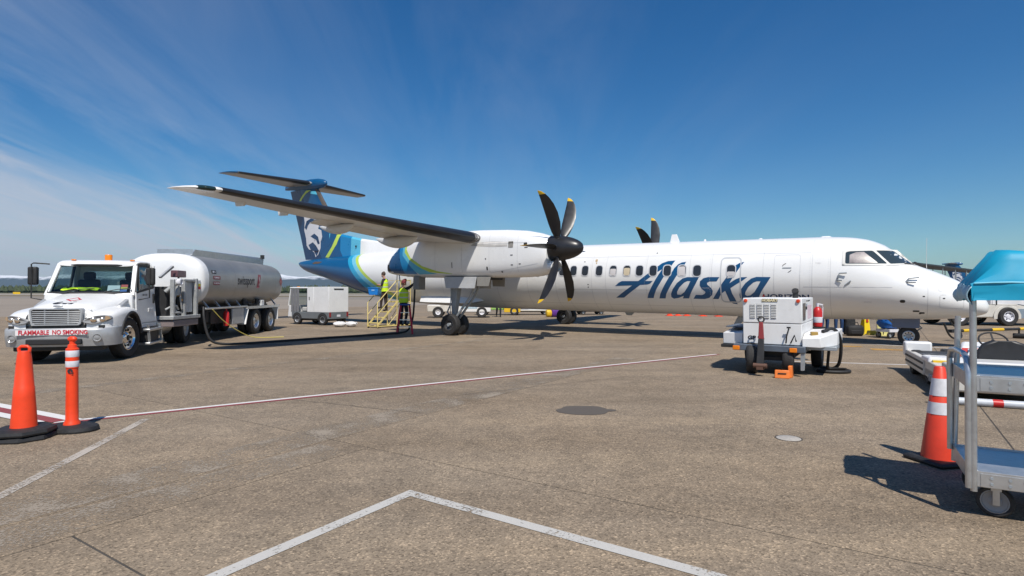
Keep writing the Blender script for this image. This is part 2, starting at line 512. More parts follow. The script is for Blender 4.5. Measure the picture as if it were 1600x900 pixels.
# paint on the concrete
def paint_mat(name, col, wear):
    m, nt, b = new_mat(name)
    L = nt.links.new
    geo = nt.nodes.new('ShaderNodeNewGeometry')
    n = nt.nodes.new('ShaderNodeTexNoise'); n.inputs['Scale'].default_value = 38; n.inputs['Detail'].default_value = 6; n.inputs['Roughness'].default_value = 0.7
    n2 = nt.nodes.new('ShaderNodeTexNoise'); n2.inputs['Scale'].default_value = 2.2; n2.inputs['Detail'].default_value = 4
    L(geo.outputs['Position'], n.inputs['Vector']); L(geo.outputs['Position'], n2.inputs['Vector'])
    ad = nt.nodes.new('ShaderNodeMath'); ad.operation = 'MULTIPLY_ADD'; ad.inputs[1].default_value = 0.7
    L(n2.outputs['Fac'], ad.inputs[0]); L(n.outputs['Fac'], ad.inputs[2])
    mr = nt.nodes.new('ShaderNodeMapRange'); mr.inputs[1].default_value = wear; mr.inputs[2].default_value = wear + 0.12
    L(ad.outputs[0], mr.inputs[0])
    tr = nt.nodes.new('ShaderNodeBsdfTransparent')
    ms = nt.nodes.new('ShaderNodeMixShader')
    L(mr.outputs[0], ms.inputs[0]); L(b.outputs[0], ms.inputs[1]); L(tr.outputs[0], ms.inputs[2])
    r = nt.nodes.new('ShaderNodeValToRGB')
    r.color_ramp.elements[0].color = (*[c * 0.75 for c in col], 1); r.color_ramp.elements[1].color = (*[min(1, c * 1.1) for c in col], 1)
    L(n.outputs['Fac'], r.inputs[0]); L(r.outputs[0], b.inputs['Base Color'])
    b.inputs['Roughness'].default_value = 0.8
    out = nt.nodes['Material Output']
    L(ms.outputs[0], out.inputs['Surface'])
    return m
P_WHITE = paint_mat('worn_white_paint', (0.52, 0.50, 0.46), 0.93)
P_WHITE2 = paint_mat('fresh_white_paint', (0.70, 0.68, 0.66), 1.08)
P_GHOST = paint_mat('faded_white_paint', (0.46, 0.41, 0.35), 0.86)
P_RED = paint_mat('dull_red_paint', (0.27, 0.055, 0.06), 1.02)
P_YEL = paint_mat('faded_yellow_paint', (0.50, 0.27, 0.06), 0.84)
def strip(name, pts, w, mat, z, label):
    b = MB(); P = [Vector((p[0], p[1], 0)) for p in pts]; L_ = []; Rr = []
    for i, p in enumerate(P):
        d0 = (p - P[i - 1]).normalized() if i else (P[1] - P[0]).normalized()
        d1 = (P[i + 1] - p).normalized() if i < len(P) - 1 else d0
        t = (d0 + d1).normalized(); nrm = Vector((-t.y, t.x, 0)); k = w / 2 / max(0.3, nrm.dot(Vector((-d0.y, d0.x, 0))))
        L_.append(p + nrm * k); Rr.append(p - nrm * k)
    n = len(P)
    b.add([(q.x, q.y, z) for q in L_ + Rr], [(i, i + 1, n + i + 1, n + i) for i in range(n - 1)])
    o = b.build(name, mat, smooth=0, fix=False)
    for f in o.data.polygons: pass
    tag(o, label, kind='structure')
    return o
strip('corner_marking', [(-1.66 - 0.545, 3.25 - 0.84), (-0.81, 4.585), (1.12 + 0.83, 3.25 - 0.56)], 0.10, P_WHITE, 0.004, 'white painted corner line in the foreground')
RD = Vector((0.8148, 0.5797, 0)); RN = Vector((-0.5797, 0.8148, 0))
def rpt(t, o): p = Vector((-5.5, 7.08, 0)) + RD * t + RN * o; return (p.x, p.y)
strip('red_line', [rpt(-0.1, -0.045), rpt(4, -0.045), rpt(13.2, -0.05)], 0.085, P_RED, 0.004, 'thin red painted line crossing the apron beside a white one')
strip('white_line', [rpt(-0.1, 0.045), rpt(4, 0.045), rpt(13.2, 0.045)], 0.085, P_WHITE2, 0.004, 'thin white painted line crossing the apron beside a red one')
BD = Vector((-0.886, 0.463, 0)); BN = Vector((0.463, 0.886, 0))
def bpt(t, o): p = Vector((-5.62, 7.12, 0)) + BD * t + BN * o; return (p.x, p.y)
strip('red_band', [bpt(-0.05, 0), bpt(6, 0)], 0.15, P_RED, 0.008, 'dull red band between two white bands at the left')
strip('white_band', [bpt(-0.18, 0.145), bpt(6, 0.145)], 0.135, P_WHITE2, 0.008, 'white band on the far side of the red band')
strip('white_band', [bpt(0.1, -0.145), bpt(6, -0.145)], 0.135, P_WHITE2, 0.008, 'white band on the near side of the red band')
strip('old_marking', [(-4.60, 7.25), (-4.29, 5.85), (-3.85, 3.8)], 0.10, P_GHOST, 0.004, 'faded pale line behind the orange cones')
strip('white_line', [(6.3, 13.3), (8.9, 12.55)], 0.09, P_WHITE2, 0.004, 'short white line behind the ground power cart')
strip('white_line', [(4.5, 22.0), (8.6, 19.6), (13, 15.8)], 0.10, P_WHITE2, 0.004, 'white curved line under the aircraft nose')
strip('yellow_line', [(9.2, 17.2), (10.2, 16.8)], 0.40, P_YEL, 0.004, 'worn yellow dash near the ground power cart')
strip('yellow_line', [(10.0, 16.05), (11.0, 15.6)], 0.50, P_YEL, 0.004, 'worn yellow dash near the nose wheel')
strip('yellow_line', [(-12.5, 34.0), (-9.2, 33.2)], 0.35, P_YEL, 0.004, 'orange yellow line behind the fuel truck')
def blot(name, cx, cy, rx, ry, mat, z, label, tail=0.0, jag=0.06, n=40, kind='structure'):
    b = MB(); pts = []
    for j in range(n):
        t = 2 * PI * j / n
        k = 1 + jag * mnoise.noise(Vector((math.cos(t) * 1.5, math.sin(t) * 1.5, cx)))
        pts.append((cx + rx * k * math.cos(t) * (1 + (tail if abs(t) < 0.2 or t > 2 * PI - 0.2 else 0)), cy + ry * k * math.sin(t), z))
    b.add(pts, [tuple(range(n))])
    return tag(b.build(name, mat, smooth=0, fix=False), label, kind=kind)
P_OIL = paint_mat('oil_stain', (0.105, 0.088, 0.072), 1.0)
blot('oil_stain', 0.97, 7.78, 0.36, 0.30, P_OIL, 0.004, 'dark oval oil stain on the concrete', 0.28, 0.25)
blot('oil_stain', -7.2, 17.4, 0.5, 0.25, P_OIL, 0.004, 'dark stain on the concrete beside the fuel truck', 0.0, 0.5)
P_REPAIR = paint_mat('pale_cement_film', (0.315, 0.262, 0.200), 0.76)
for v_, w_, u0, u1, lb_ in ((-.30, .55, -3.5, 9.0, 'pale cement film along the long slab joint in the foreground'), (.28, .45, -6.0, -.2, 'pale repaired strip between two close joints at lower left'), (-S - .2, .35, -2.0, 12.0, 'pale cement film along a slab joint beyond the red line')):
    strip('repair_strip', [gp(u0 + (u1 - u0) * i / 6, v_)[:2] for i in range(7)], w_, P_REPAIR, 0.0022, lb_)
P_CRACK = paint_mat('crack_filler', (0.06, 0.052, 0.044), 0.98)
def crack(p0, p1, lb_, n=26, amp=.05):
    a_, b_ = Vector((*p0, 0)), Vector((*p1, 0)); d_ = b_ - a_; nr = Vector((-d_.y, d_.x, 0)).normalized()
    strip('crack', [((a_ + d_ * (i / n) + nr * amp * (mnoise.noise(Vector((i * .6, p0[0], 0))) + .5 * mnoise.noise(Vector((i * 1.7, p0[1], 3)))))[:2]) for i in range(n + 1)], .009, P_CRACK, 0.0030, lb_)
crack((-1.0, 8.8), (2.2, 10.9), 'thin ragged crack in the concrete in front of the stain')
crack((-4.0, 8.9), (-1.2, 7.6), 'thin ragged crack near the red line')

# ------------------------------------------------------------------ the turboprop airliner
plane = thing('turboprop_airliner', 'white high-wing twin-propeller airliner with blue tail and Alaska lettering', 'airplane', (13.52, 16.348, 0))
plane.rotation_euler = (0, -0.0135, 2.560)
# local axes of the airliner: x runs aft from the nose tip, y to the side facing the camera, z up
ST=[(0.0,1.17,1.15,0.012,1.16),(0.06,1.35,.99,.2,1.16),(0.25,1.57,.91,.42,1.2),(.64,1.87,.83,.66,1.28),(1.23,2.17,.77,.90,1.42),(1.6,2.33,.75,1.0,1.5),(1.86,2.46,.74,1.06,1.58),(2.18,2.72,.73,1.12,1.65),(2.5,2.99,.715,1.18,1.75),(3.02,3.2,.70,1.26,1.86),(3.54,3.28,.685,1.31,1.93),(4.2,3.31,.665,1.335,1.98),(18.0,3.315,.655,1.335,1.985),(20,3.315,.70,1.32,2.0),(22,3.31,.80,1.25,2.06),(25,3.25,1.12,1.0,2.2),(27,3.17,1.62,.78,2.4),(28.5,3.10,1.98,.58,2.55),(30.2,2.98,2.36,.28,2.68),(30.9,2.88,2.7,.08,2.8),(30.95,2.84,2.8,.02,2.82)]
def sec(a):
    a=min(max(a,0),30.95)
    for i in range(len(ST)-1):
        if a<=ST[i+1][0]:
            p0=ST[max(i-1,0)];p1=ST[i];p2=ST[i+1];p3=ST[min(i+2,len(ST)-1)]
            h=p2[0]-p1[0];t=(a-p1[0])/h;o=[]
            for k in range(1,5):
                d=(p2[k]-p1[k])/h
                dl=(p1[k]-p0[k])/(p1[0]-p0[0]) if p1[0]>p0[0] else d
                dr=(p3[k]-p2[k])/(p3[0]-p2[0]) if p3[0]>p2[0] else d
                m1=0 if dl*d<=0 else 2*dl*d/(dl+d)
                m2=0 if dr*d<=0 else 2*dr*d/(dr+d)
                if i==0: m1=d*1.5
                if i==len(ST)-2: m2=d
                t2=t*t;t3=t2*t
                o.append((2*t3-3*t2+1)*p1[k]+(t3-2*t2+t)*h*m1+(-2*t3+3*t2)*p2[k]+(t3-t2)*h*m2)
            return o
def fy(a,z):
    zt,zb,hw,zw=sec(a)
    r=(z-zw)/((zt-zw) if z>zw else (zw-zb))
    return hw*math.sqrt(max(0,1-r*r))
LET = {
'A1': [(10.808,1.673),(10.666,1.788),(10.541,1.851),(9.375,1.859),(9.475,1.766),(9.573,1.732),(9.973,1.707)],
'A2': [(10.84,1.24),(9.905,1.857),(9.248,2.347),(9.076,2.484),(8.864,2.56),(8.617,2.574),(8.7,2.442),(8.811,2.242),(8.969,2.024),(9.104,1.805),(9.253,1.584),(9.346,1.399),(9.409,1.253),(9.637,1.248),(9.577,1.395),(9.449,1.619),(9.25,1.951),(9.045,2.271),(9.253,2.153),(9.459,2.006),(9.855,1.712),(10.531,1.246)],
'l': [(9.198,1.244),(9.138,1.402),(9.004,1.642),(8.784,2.005),(8.614,2.313),(8.499,2.44),(8.38,2.502),(8.23,2.524),(8.295,2.392),(8.459,2.149),(8.64,1.861),(8.825,1.571),(8.922,1.405),(8.975,1.248)],
'a': [(8.361,1.26),(8.318,1.352),(8.504,1.276),(8.675,1.245),(8.756,1.298),(8.755,1.408),(8.678,1.572),(8.515,1.79),(8.313,1.951),(8.152,1.996),(7.762,1.989),(7.881,1.758),(7.996,1.566),(8.086,1.4),(8.145,1.265)],
'a_hole': [(8.537,1.393),(8.533,1.484),(8.434,1.647),(8.263,1.809),(8.154,1.859),(8.048,1.859),(8.146,1.667),(8.271,1.487),(8.411,1.386)],
's': [(7.996,1.256),(7.897,1.393),(7.69,1.387),(7.59,1.436),(7.565,1.494),(7.685,1.606),(7.742,1.72),(7.727,1.853),(7.613,1.957),(7.465,1.995),(7.09,1.995),(7.183,1.851),(7.411,1.844),(7.496,1.806),(7.489,1.74),(7.367,1.628),(7.32,1.535),(7.353,1.402),(7.461,1.296),(7.617,1.254)],
'k': [(7.346,1.26),(7.197,1.48),(7.013,1.781),(6.83,2.041),(6.677,2.263),(6.595,2.383),(6.478,2.457),(6.332,2.492),(6.42,2.381),(6.55,2.169),(6.671,1.985),(6.777,1.791),(6.601,1.912),(6.425,1.989),(6.218,1.994),(6.374,1.876),(6.552,1.765),(6.749,1.634),(6.706,1.45),(6.628,1.284),(6.573,1.101),(6.708,1.122),(6.804,1.182),(6.853,1.335),(6.92,1.54),(7.017,1.473),(7.09,1.388),(7.162,1.263)],
'a2': [(6.243,1.282),(6.402,1.26),(6.473,1.324),(6.48,1.416),(6.421,1.601),(6.273,1.803),(6.098,1.949),(5.945,2.0),(5.52,1.994),(5.63,1.806),(5.772,1.59),(5.859,1.426),(5.907,1.289),(6.104,1.285),(6.078,1.368)],
'a2_hole': [(6.305,1.419),(6.288,1.511),(6.192,1.676),(6.032,1.822),(5.93,1.859),(5.82,1.859),(5.901,1.697),(6.013,1.515),(6.143,1.404),(6.249,1.38)],
}
def fus_mat():
    m, nt, b = new_mat('fuselage_paint')
    L = nt.links.new
    t = nt.nodes.new('ShaderNodeTexCoord')
    sp = nt.nodes.new('ShaderNodeSeparateXYZ'); L(t.outputs['Object'], sp.inputs[0])
    def mth(op, a, b_=None, c=None):
        n = nt.nodes.new('ShaderNodeMath'); n.operation = op
        for i, v in enumerate((a, b_, c)):
            if v is None: continue
            if isinstance(v, (int, float)): n.inputs[i].default_value = v
            else: L(v, n.inputs[i])
        return n.outputs[0]
    z = sp.outputs['Z']
    aw = mth('ADD', mth('MULTIPLY', mth('MULTIPLY_ADD', z, -0.3586, 3.0727), z), 19.262)     # white / lime edge
    ab = mth('ADD', mth('MULTIPLY', mth('MULTIPLY_ADD', z, -0.0904, 1.4449), z), 22.574)     # cyan / blue edge
    tt = mth('DIVIDE', mth('SUBTRACT', sp.outputs['X'], aw), mth('SUBTRACT', ab, aw))
    tt = mth('MULTIPLY_ADD', tt, 0.1, 0.3)
    r = nt.nodes.new('ShaderNodeValToRGB'); r.color_ramp.interpolation = 'CONSTANT'
    e = r.color_ramp.elements
    stops = [(0, (0.83, 0.83, 0.82)), (0.3, (0.50, 0.66, 0.10)), (0.326, (0.17, 0.53, 0.70)), (0.362, (0.02, 0.33, 0.56)), (0.4, (0.003, 0.092, 0.235))]
    while len(e) < len(stops): e.new(0.5)
    for q, (p, c) in zip(e, stops): q.position = p; q.color = (*c, 1)
    L(tt, r.inputs[0])
    n = nt.nodes.new('ShaderNodeTexNoise'); n.inputs['Scale'].default_value = 1.3; n.inputs['Detail'].default_value = 8
    mp_ = nt.nodes.new('ShaderNodeMapping'); mp_.inputs['Scale'].default_value = (0.35, 1, 1.6)
    L(t.outputs['Object'], mp_.inputs[0]); L(mp_.outputs[0], n.inputs['Vector'])
    r2 = nt.nodes.new('ShaderNodeValToRGB'); r2.color_ramp.elements[0].position = 0.35; r2.color_ramp.elements[1].position = 0.7
    r2.color_ramp.elements[0].color = (0.93, 0.925, 0.91, 1); r2.color_ramp.elements[1].color = (1, 1, 1, 1)
    L(n.outputs['Fac'], r2.inputs[0])
    mx = nt.nodes.new('ShaderNodeMixRGB'); mx.blend_type = 'MULTIPLY'; mx.inputs[0].default_value = 1
    L(r.outputs[0], mx.inputs[1]); L(r2.outputs[0], mx.inputs[2])
    L(mx.outputs[0], b.inputs['Base Color'])
    nb = nt.nodes.new('ShaderNodeTexNoise'); nb.inputs['Scale'].default_value = 1.7; nb.inputs['Detail'].default_value = 2
    L(t.outputs['Object'], nb.inputs['Vector'])
    bpn = nt.nodes.new('ShaderNodeBump'); bpn.inputs['Strength'].default_value = 0.10; bpn.inputs['Distance'].default_value = 0.05
    L(nb.outputs['Fac'], bpn.inputs['Height']); L(bpn.outputs[0], b.inputs['Normal']); L(bpn.outputs[0], b.inputs['Coat Normal'])
    b.inputs['Roughness'].default_value = 0.28
    b.inputs['Coat Weight'].default_value = 0.25; b.inputs['Coat Roughness'].default_value = 0.1
    return m
M_FUS = fus_mat()
aa = [0, 0.015, 0.03, 0.06, 0.11, 0.17] + [0.25 + 0.15 * i for i in range(27)]
while aa[-1] < 18: aa.append(aa[-1] + 0.5)
while aa[-1] < 30.5: aa.append(aa[-1] + 0.3)
aa = [a for a in aa if a < 30.9] + [30.9, 30.95]
fb = MB()
def fring(a, n=64):
    zt, zb, hw, zw = sec(a); o = []
    for j in range(n):
        t = 2 * PI * j / n; c, s_ = math.cos(t), math.sin(t)
        o.append((a, hw * c, zw + (zt - zw if s_ > 0 else zw - zb) * s_))
    return o
fb.ring_loft([fring(a) for a in aa])
fb.build('fuselage', M_FUS, plane, smooth=50)

def decal(name, polys, surf, mat, parent, off=0.004, sz=0.09, sa=0.4, label=None):
    """a thin painted sheet lying on a curved surface; polys = [outer, hole, ...] in (x, z)"""
    pl = [[Vector((p[0], p[1], 0)) for p in q] for q in polys]
    flat = [p for q in pl for p in q]
    tri = tessellate_polygon(pl)
    bm = bmesh.new()
    vs = [bm.verts.new((p.x, 0, p.y)) for p in flat]
    for t in tri:
        try: bm.faces.new([vs[i] for i in t])
        except ValueError: pass
    x0, x1 = min(p.x for p in flat), max(p.x for p in flat)
    z0, z1 = min(p.y for p in flat), max(p.y for p in flat)
    k = math.floor(z0 / sz) + 1
    while k * sz < z1:
        bmesh.ops.bisect_plane(bm, geom=bm.verts[:] + bm.edges[:] + bm.faces[:], plane_co=(0, 0, k * sz), plane_no=(0, 0, 1)); k += 1
    k = math.floor(x0 / sa) + 1
    while k * sa < x1:
        bmesh.ops.bisect_plane(bm, geom=bm.verts[:] + bm.edges[:] + bm.faces[:], plane_co=(k * sa, 0, 0), plane_no=(1, 0, 0)); k += 1
    for v in bm.verts:
        v.co = surf(v.co.x, v.co.z, off)
    for f in bm.faces: f.smooth = True
    me = bpy.data.meshes.new(name); bm.to_mesh(me); bm.free()
    me.materials.append(mat)
    o = bpy.data.objects.new(name, me); COL.objects.link(o); o.parent = parent
    if label: o['label'] = label
    return o
def fsurf(a, z, off):
    y = fy(a, z); e = 0.01
    dyda = (fy(a + e, z) - fy(a - e, z)) / (2 * e); dydz = (fy(a, z + e) - fy(a, z - e)) / (2 * e)
    n = Vector((-dyda, 1, -dydz)).normalized()
    return Vector((a, y, z)) + n * off
def fsurf_far(a, z, off):
    p = fsurf(a, z, off); return Vector((p.x, -p.y, p.z))
def rrect(cx, cz, w, h, r, n=5):
    pts = []
    for (sx, sz, t0) in ((1, 1, 0), (-1, 1, 90), (-1, -1, 180), (1, -1, 270)):
        for i in range(n + 1):
            t = R(t0 + 90 * i / n)
            pts.append((cx + sx * (w / 2 - r) + r * math.cos(t), cz + sz * (h / 2 - r) + r * math.sin(t)))
    return pts
def quadr(pts, r=0.04, n=3):
    """polygon with clipped, rounded corners"""
    out = []; m = len(pts)
    for i in range(m):
        p0, p1, p2 = Vector(pts[i - 1]), Vector(pts[i]), Vector(pts[(i + 1) % m])
        a = p1 + (p0 - p1).normalized() * min(r, (p0 - p1).length * 0.4); c = p1 + (p2 - p1).normalized() * min(r, (p2 - p1).length * 0.4)
        for k in range(n + 1):
            t = k / n
            q = a * (1 - t) ** 2 + p1 * 2 * t * (1 - t) + c * t * t
            out.append((q.x, q.y))
    return out
def ring_decal(name, outer, inner, mat, off, parent=None, surf=fsurf):
    return decal(name, [outer, inner], surf, mat, parent or plane, off)
# lettering on the side
for key in ('A1', 'A2', 'l', 'a', 's', 'k', 'a2'):
    hole = [LET[key + '_hole']] if key + '_hole' in LET else []
    pts = LET[key]
    decal('letter', [pts] + hole, fsurf, M_BLUE, plane, 0.0035 if key != 'A2' else 0.0045)
# HORIZON, smaller, below
tv, tf = text_mesh('HORIZON', 0.20, 1.45, 0, 0.006)
b = MB(); b.add([fsurf(5.10 - x, 1.37 + y, 0.004) for x, y in tv], tf); b.build('letter', M_NAVY, plane, smooth=0, fix=False)
decal('letter_accent', [[(5.80, 1.36), (5.74, 1.45), (5.68, 1.36)]], fsurf, M_RED, plane, 0.004)
# cabin windows
M_FRAME = pm('window_surround', (0.60, 0.61, 0.63), 0.4, var=0.05)
wins = [(13.56, 0), (13.01, 0), (12.52, 0), (12.03, 0), (11.45, 0), (10.89, 1), (10.354, 2), (9.873, 0), (9.369, 0), (8.861, 0), (8.345, 3), (7.833, 0), (6.729, 4)]
for i in range(14): wins.append((14.1 + 0.54 * i, 0))
for a, kind in wins:
    zc_ = 2.24 - 0.006 * max(0, (12.5 - a))
    w, h = 0.27, 0.375
    o = ring_decal('window', rrect(a, zc_, w + 0.05, h + 0.05, 0.12), rrect(a, zc_, w - 0.01, h - 0.01, 0.10), M_FRAME, 0.010)
    decal('pane', [rrect(a, zc_, w, h, 0.105)], fsurf, M_GLASS, o, 0.007)
    if kind == 1: decal('window_shade', [quadr([(a - .11, zc_ - .17), (a + .11, zc_ - .17), (a + .12, zc_ + .07), (a - .12, zc_ + .07)], .05)], fsurf, M_SHADE_WHITE, o, 0.009)
    if kind == 2: decal('window_shade', [quadr([(a - .11, zc_ - .17), (a + .11, zc_ - .17), (a + .12, zc_ + .10), (a - .12, zc_ + .10)], .05)], fsurf, M_SHADE_CREAM, o, 0.009)
    if kind == 3: decal('window_shade', [quadr([(a - .12, zc_ - .17), (a + .12, zc_ - .17), (a + .13, zc_ + .14), (a - .10, zc_ + .15)], .05)], fsurf, M_SHADE_WHITE, o, 0.009)
    if kind == 4: decal('window_shade', [quadr([(a - .12, zc_ - .17), (a + .12, zc_ - .17), (a + .13, zc_ - .03), (a - .13, zc_ - .03)], .05)], fsurf, M_SHADE_WHITE, o, 0.009)
# emergency exit with a thick grey ring; baggage door with a fine outline
ex = ring_decal('emergency_exit', rrect(6.745, 1.905, 0.66, 1.50, 0.14), rrect(6.745, 1.905, 0.585, 1.425, 0.11), M_RING, 0.006)
decal('door_handle', [quadr([(6.62, 1.985), (6.86, 1.95), (6.86, 1.99), (6.62, 2.025)], .01)], fsurf, M_GREYLINE, ex, 0.008)
bd = ring_decal('baggage_door', rrect(5.06, 2.0, 0.75, 1.40, 0.08), rrect(5.06, 2.0, 0.732, 1.382, 0.074), M_GREYLINE, 0.004)
decal('door_handle', [rrect(5.06, 2.28, 0.26, 0.03, 0.012)], fsurf, M_STEEL, bd, 0.010)
for s0, s1, rr in ((100, 160, .15), (280, 335, .15)):
    arc = [(5.06 - rr * math.cos(R(t)), 2.28 + rr * math.sin(R(t))) for t in range(s0, s1 + 1, 8)]
    arc2 = [(5.06 - (rr - .018) * math.cos(R(t)), 2.28 + (rr - .018) * math.sin(R(t))) for t in range(s1, s0 - 1, -8)]
    decal('handle_mark', [arc + arc2], fsurf, M_CHASSIS, bd, 0.005)
# panel lines round and along the fuselage
for a in (1.45, 3.86, 4.35, 5.75, 7.35, 8.08, 9.62, 11.18, 11.75, 12.78, 13.3, 14.6, 16.1, 17.6, 19.1, 20.2, 21.4, 22.6):
    decal('panel_line', [[(a, 0.72), (a + .011, 0.72), (a + .011, 3.18), (a, 3.18)]], fsurf, M_GREYLINE, plane, 0.003)
decal('panel_line', [[(2.3, 1.69), (4.6, 1.69), (4.6, 1.703), (2.3, 1.703)]], fsurf, M_GREYLINE, plane, 0.003)
decal('panel_line', [[(9.5, 1.53), (13.2, 1.53), (13.2, 1.543), (9.5, 1.543)]], fsurf, M_GREYLINE, plane, 0.0025)
for z in (0.98, 2.75):
    decal('panel_line', [[(4.4, z), (19.0, z), (19.0, z + .011), (4.4, z + .011)]], fsurf, M_GREYLINE, plane, 0.0025, .09, .6)
M_RIVET = pm('rivet_grey', (0.64, 0.64, 0.64), .4, var=.05)
for a in (3.92, 4.41, 7.41, 9.68, 11.81, 13.36):
    rb = MB()
    for i in range(40):
        p_ = fsurf(a, .85 + .056 * i, .0015); rb.box(p_, (.012, .006, .012))
    rb.build('rivet_row', M_RIVET, plane)['kind'] = 'stuff'
for (x_, z_, t_) in ((7.55, 1.62, 'NO STEP'), (12.9, 1.55, 'RESCUE'), (4.2, 2.42, 'PUSH'), (2.9, 1.25, 'STATIC')):
    tv, tf = text_mesh(t_, .06, 1.0); b = MB(); b.add([fsurf(x_ - x, z_ + y, .0035) for x, y in tv], tf); b.build('stencil', M_GREYLINE, plane, smooth=0, fix=False)
for (x0, x1, z0, z1) in ((0.62, 1.18, 1.12, 1.50), (0.72, 1.22, 1.60, 1.83)):
    cx_, cz_ = (x0 + x1) / 2, (z0 + z1) / 2
    ring_decal('nose_panel', rrect(cx_, cz_, x1 - x0, z1 - z0, .06), rrect(cx_, cz_, x1 - x0 - .016, z1 - z0 - .016, .052), M_GREYLINE, 0.003)
for (x_, z_) in ((0.75, 1.40), (1.08, 1.40), (1.55, 1.45), (1.62, 0.95), (9.33, 2.86), (12.1, 2.58), (11.9, 1.72), (11.9, 1.62), (13.2, 2.9)):
    decal('vent', [rrect(x_, z_, 0.055, 0.03, 0.012)], fsurf, M_CHASSIS, plane, 0.004)
decal('static_port', [rrect(2.05, 1.30, 0.13, 0.085, 0.04)], fsurf, M_CHASSIS, plane, 0.004)
decal('vent', [rrect(1.72, 1.02, 0.16, 0.045, 0.02)], fsurf, M_CHASSIS, plane, 0.004)
decal('vent', [rrect(1.58, 0.97, 0.13, 0.045, 0.02)], fsurf, M_CHASSIS, plane, 0.004)
decal('badge', [rrect(11.62, 2.62, 0.09, 0.10, 0.03)], fsurf, pm('badge_tan', (0.5, 0.36, 0.2), 0.5), plane, 0.004)
decal('badge', [rrect(11.60, 2.52, 0.05, 0.06, 0.02)], fsurf, pm('badge_tan', (0.5, 0.36, 0.2), 0.5), plane, 0.004)
# cockpit windows: raised frame with two panes a side, and the same opposite
M_COCKF = pm('cockpit_frame', (0.66, 0.65, 0.61), 0.45, var=0.06)
M_COCKG = glass('cockpit_glass', (0.035, 0.05, 0.06), 0.03)
M_COCKS = pm('cockpit_sunscreen', (0.24, 0.205, 0.215), 0.35, var=0.6, scale=5)
side_out = [(3.56, 2.34), (3.57, 2.80), (3.40, 2.84), (2.74, 2.86), (2.19, 2.85), (1.74, 2.375), (2.3, 2.335)]
side_pane = [(3.487, 2.39), (3.487, 2.745), (3.388, 2.771), (2.80, 2.785), (2.425, 2.385)]
front_pane = [(2.725, 2.79), (2.27, 2.79), (1.83, 2.415), (2.36, 2.383)]
for sf in (fsurf, fsurf_far):
    cw = decal('cockpit_window', [side_out, quadr(side_pane, .05), quadr(front_pane, .04)], sf, M_COCKF, plane, 0.012, 0.06, 0.12)
    decal('pane', [quadr(side_pane, .05)], sf, M_COCKG, cw, 0.008, 0.06, 0.12)
    decal('pane', [quadr(front_pane, .04)], sf, M_COCKG, cw, 0.008, 0.06, 0.12)
    if sf is fsurf:
        decal('sun_screen', [[(3.38, 2.41), (3.38, 2.66), (3.22, 2.74), (3.02, 2.75), (2.66, 2.41)]], sf, M_COCKS, cw, 0.010, 0.06, 0.12)
p0 = fsurf(2.02, 2.395, .03); p1 = fsurf(1.72, 2.36, .05)
b = MB(); b.bar(p0, p1, .03, .02); b.bar(fsurf(1.60, 2.33, .05), fsurf(1.78, 2.40, .06), .05, .04)
b.build('windscreen_wiper', M_CHASSIS, plane, bevel=.005)
# air data probes
def probe(pts, r):
    b = MB(); b.tube([fsurf(*p) for p in pts], r, 8); return b.build('air_data_probe', M_STEEL, plane)
probe([(3.68, 1.90, .01), (3.65, 2.00, .06), (3.63, 2.10, .05), (3.44, 2.105, .08)], .022)
probe([(3.70, 1.90, .02), (3.56, 1.893, .05)], .022)
probe([(3.48, 1.757, .01), (3.33, 1.884, .03)], .018)
probe([(1.97, 1.87, .0), (1.93, 1.935, .05), (1.70, 1.945, .09)], .02)
probe([(1.97, 1.87, .0), (1.91, 1.83, .05), (1.77, 1.815, .09)], .02)
# aerials
def blade(name, a0, a1, dz, lean, z0, mat=M_WHITE, th=.03):
    b = MB(); b.hexa([(a0, -th, z0), (a1, -th, z0), (a1, th, z0), (a0, th, z0), (a0 + lean, -th * .5, z0 + dz), (a0 + lean + (a1 - a0) * .5, -th * .5, z0 + dz), (a0 + lean + (a1 - a0) * .5, th * .5, z0 + dz), (a0 + lean, th * .5, z0 + dz)])
    return b.build(name, mat, plane, bevel=.008)
blade('antenna', 8.83, 9.20, .31, .12, 3.29)
blade('antenna', 7.88, 7.98, .09, .02, 3.29)
blade('antenna', 6.0, 6.15, .05, .02, 3.295)
blade('antenna', 3.9, 4.3, .05, .1, 3.29)
blade('antenna', 6.35, 6.75, -.32, .36, .70, M_STEEL)
blade('antenna', 10.55, 10.95, -.13, .12, .68, M_STEEL)
blade('antenna', 4.15, 4.3, -.12, .05, .68, M_STEEL)
# ------- wing
def foil(c, t, n=14, x0=0.0, x1=1.0):
    """closed airfoil outline, upper side from trailing edge to nose, lower side back"""
    up = []; lo = []
    for i in range(n + 1):
        x = x0 + (x1 - x0) * (0.5 - 0.5 * math.cos(PI * i / n)) if x0 == 0 else x0 + (x1 - x0) * i / n
        y = 5 * t * (0.2969 * math.sqrt(x) - 0.1260 * x - 0.3516 * x * x + 0.2843 * x ** 3 - 0.1015 * x ** 4)
        cam_ = 0.02 * 4 * x * (1 - x)
        up.append((x * c, (cam_ + y) * c)); lo.append((x * c, (cam_ - y * 0.85) * c))
    return list(reversed(up)) + lo[1:]
WST = [(0, 14.3, 2.9, 3.27, .165), (4.9, 14.3, 2.9, 3.27, .165), (9.2, 14.92, 2.06, 3.535, .155), (13.55, 15.55, 1.18, 3.80, .135)]
WTIP = [(13.55, 15.55, 1.18, 3.80, .135), (13.85, 15.68, 1.02, 3.815, .12), (14.08, 16.0, .68, 3.825, .09), (14.19, 16.35, .32, 3.83, .06), (14.21, 16.62, .06, 3.83, .05)]
def wsec(st, k, x0=0, x1=1, grow=0.0):
    b_, le, c, z, t = st
    return [(le + x - grow * (1 if x < c * .5 else 0), k * b_, z + y + grow * (1 if y > 0 else -1)) for x, y in foil(c, t, 14, x0, x1)]
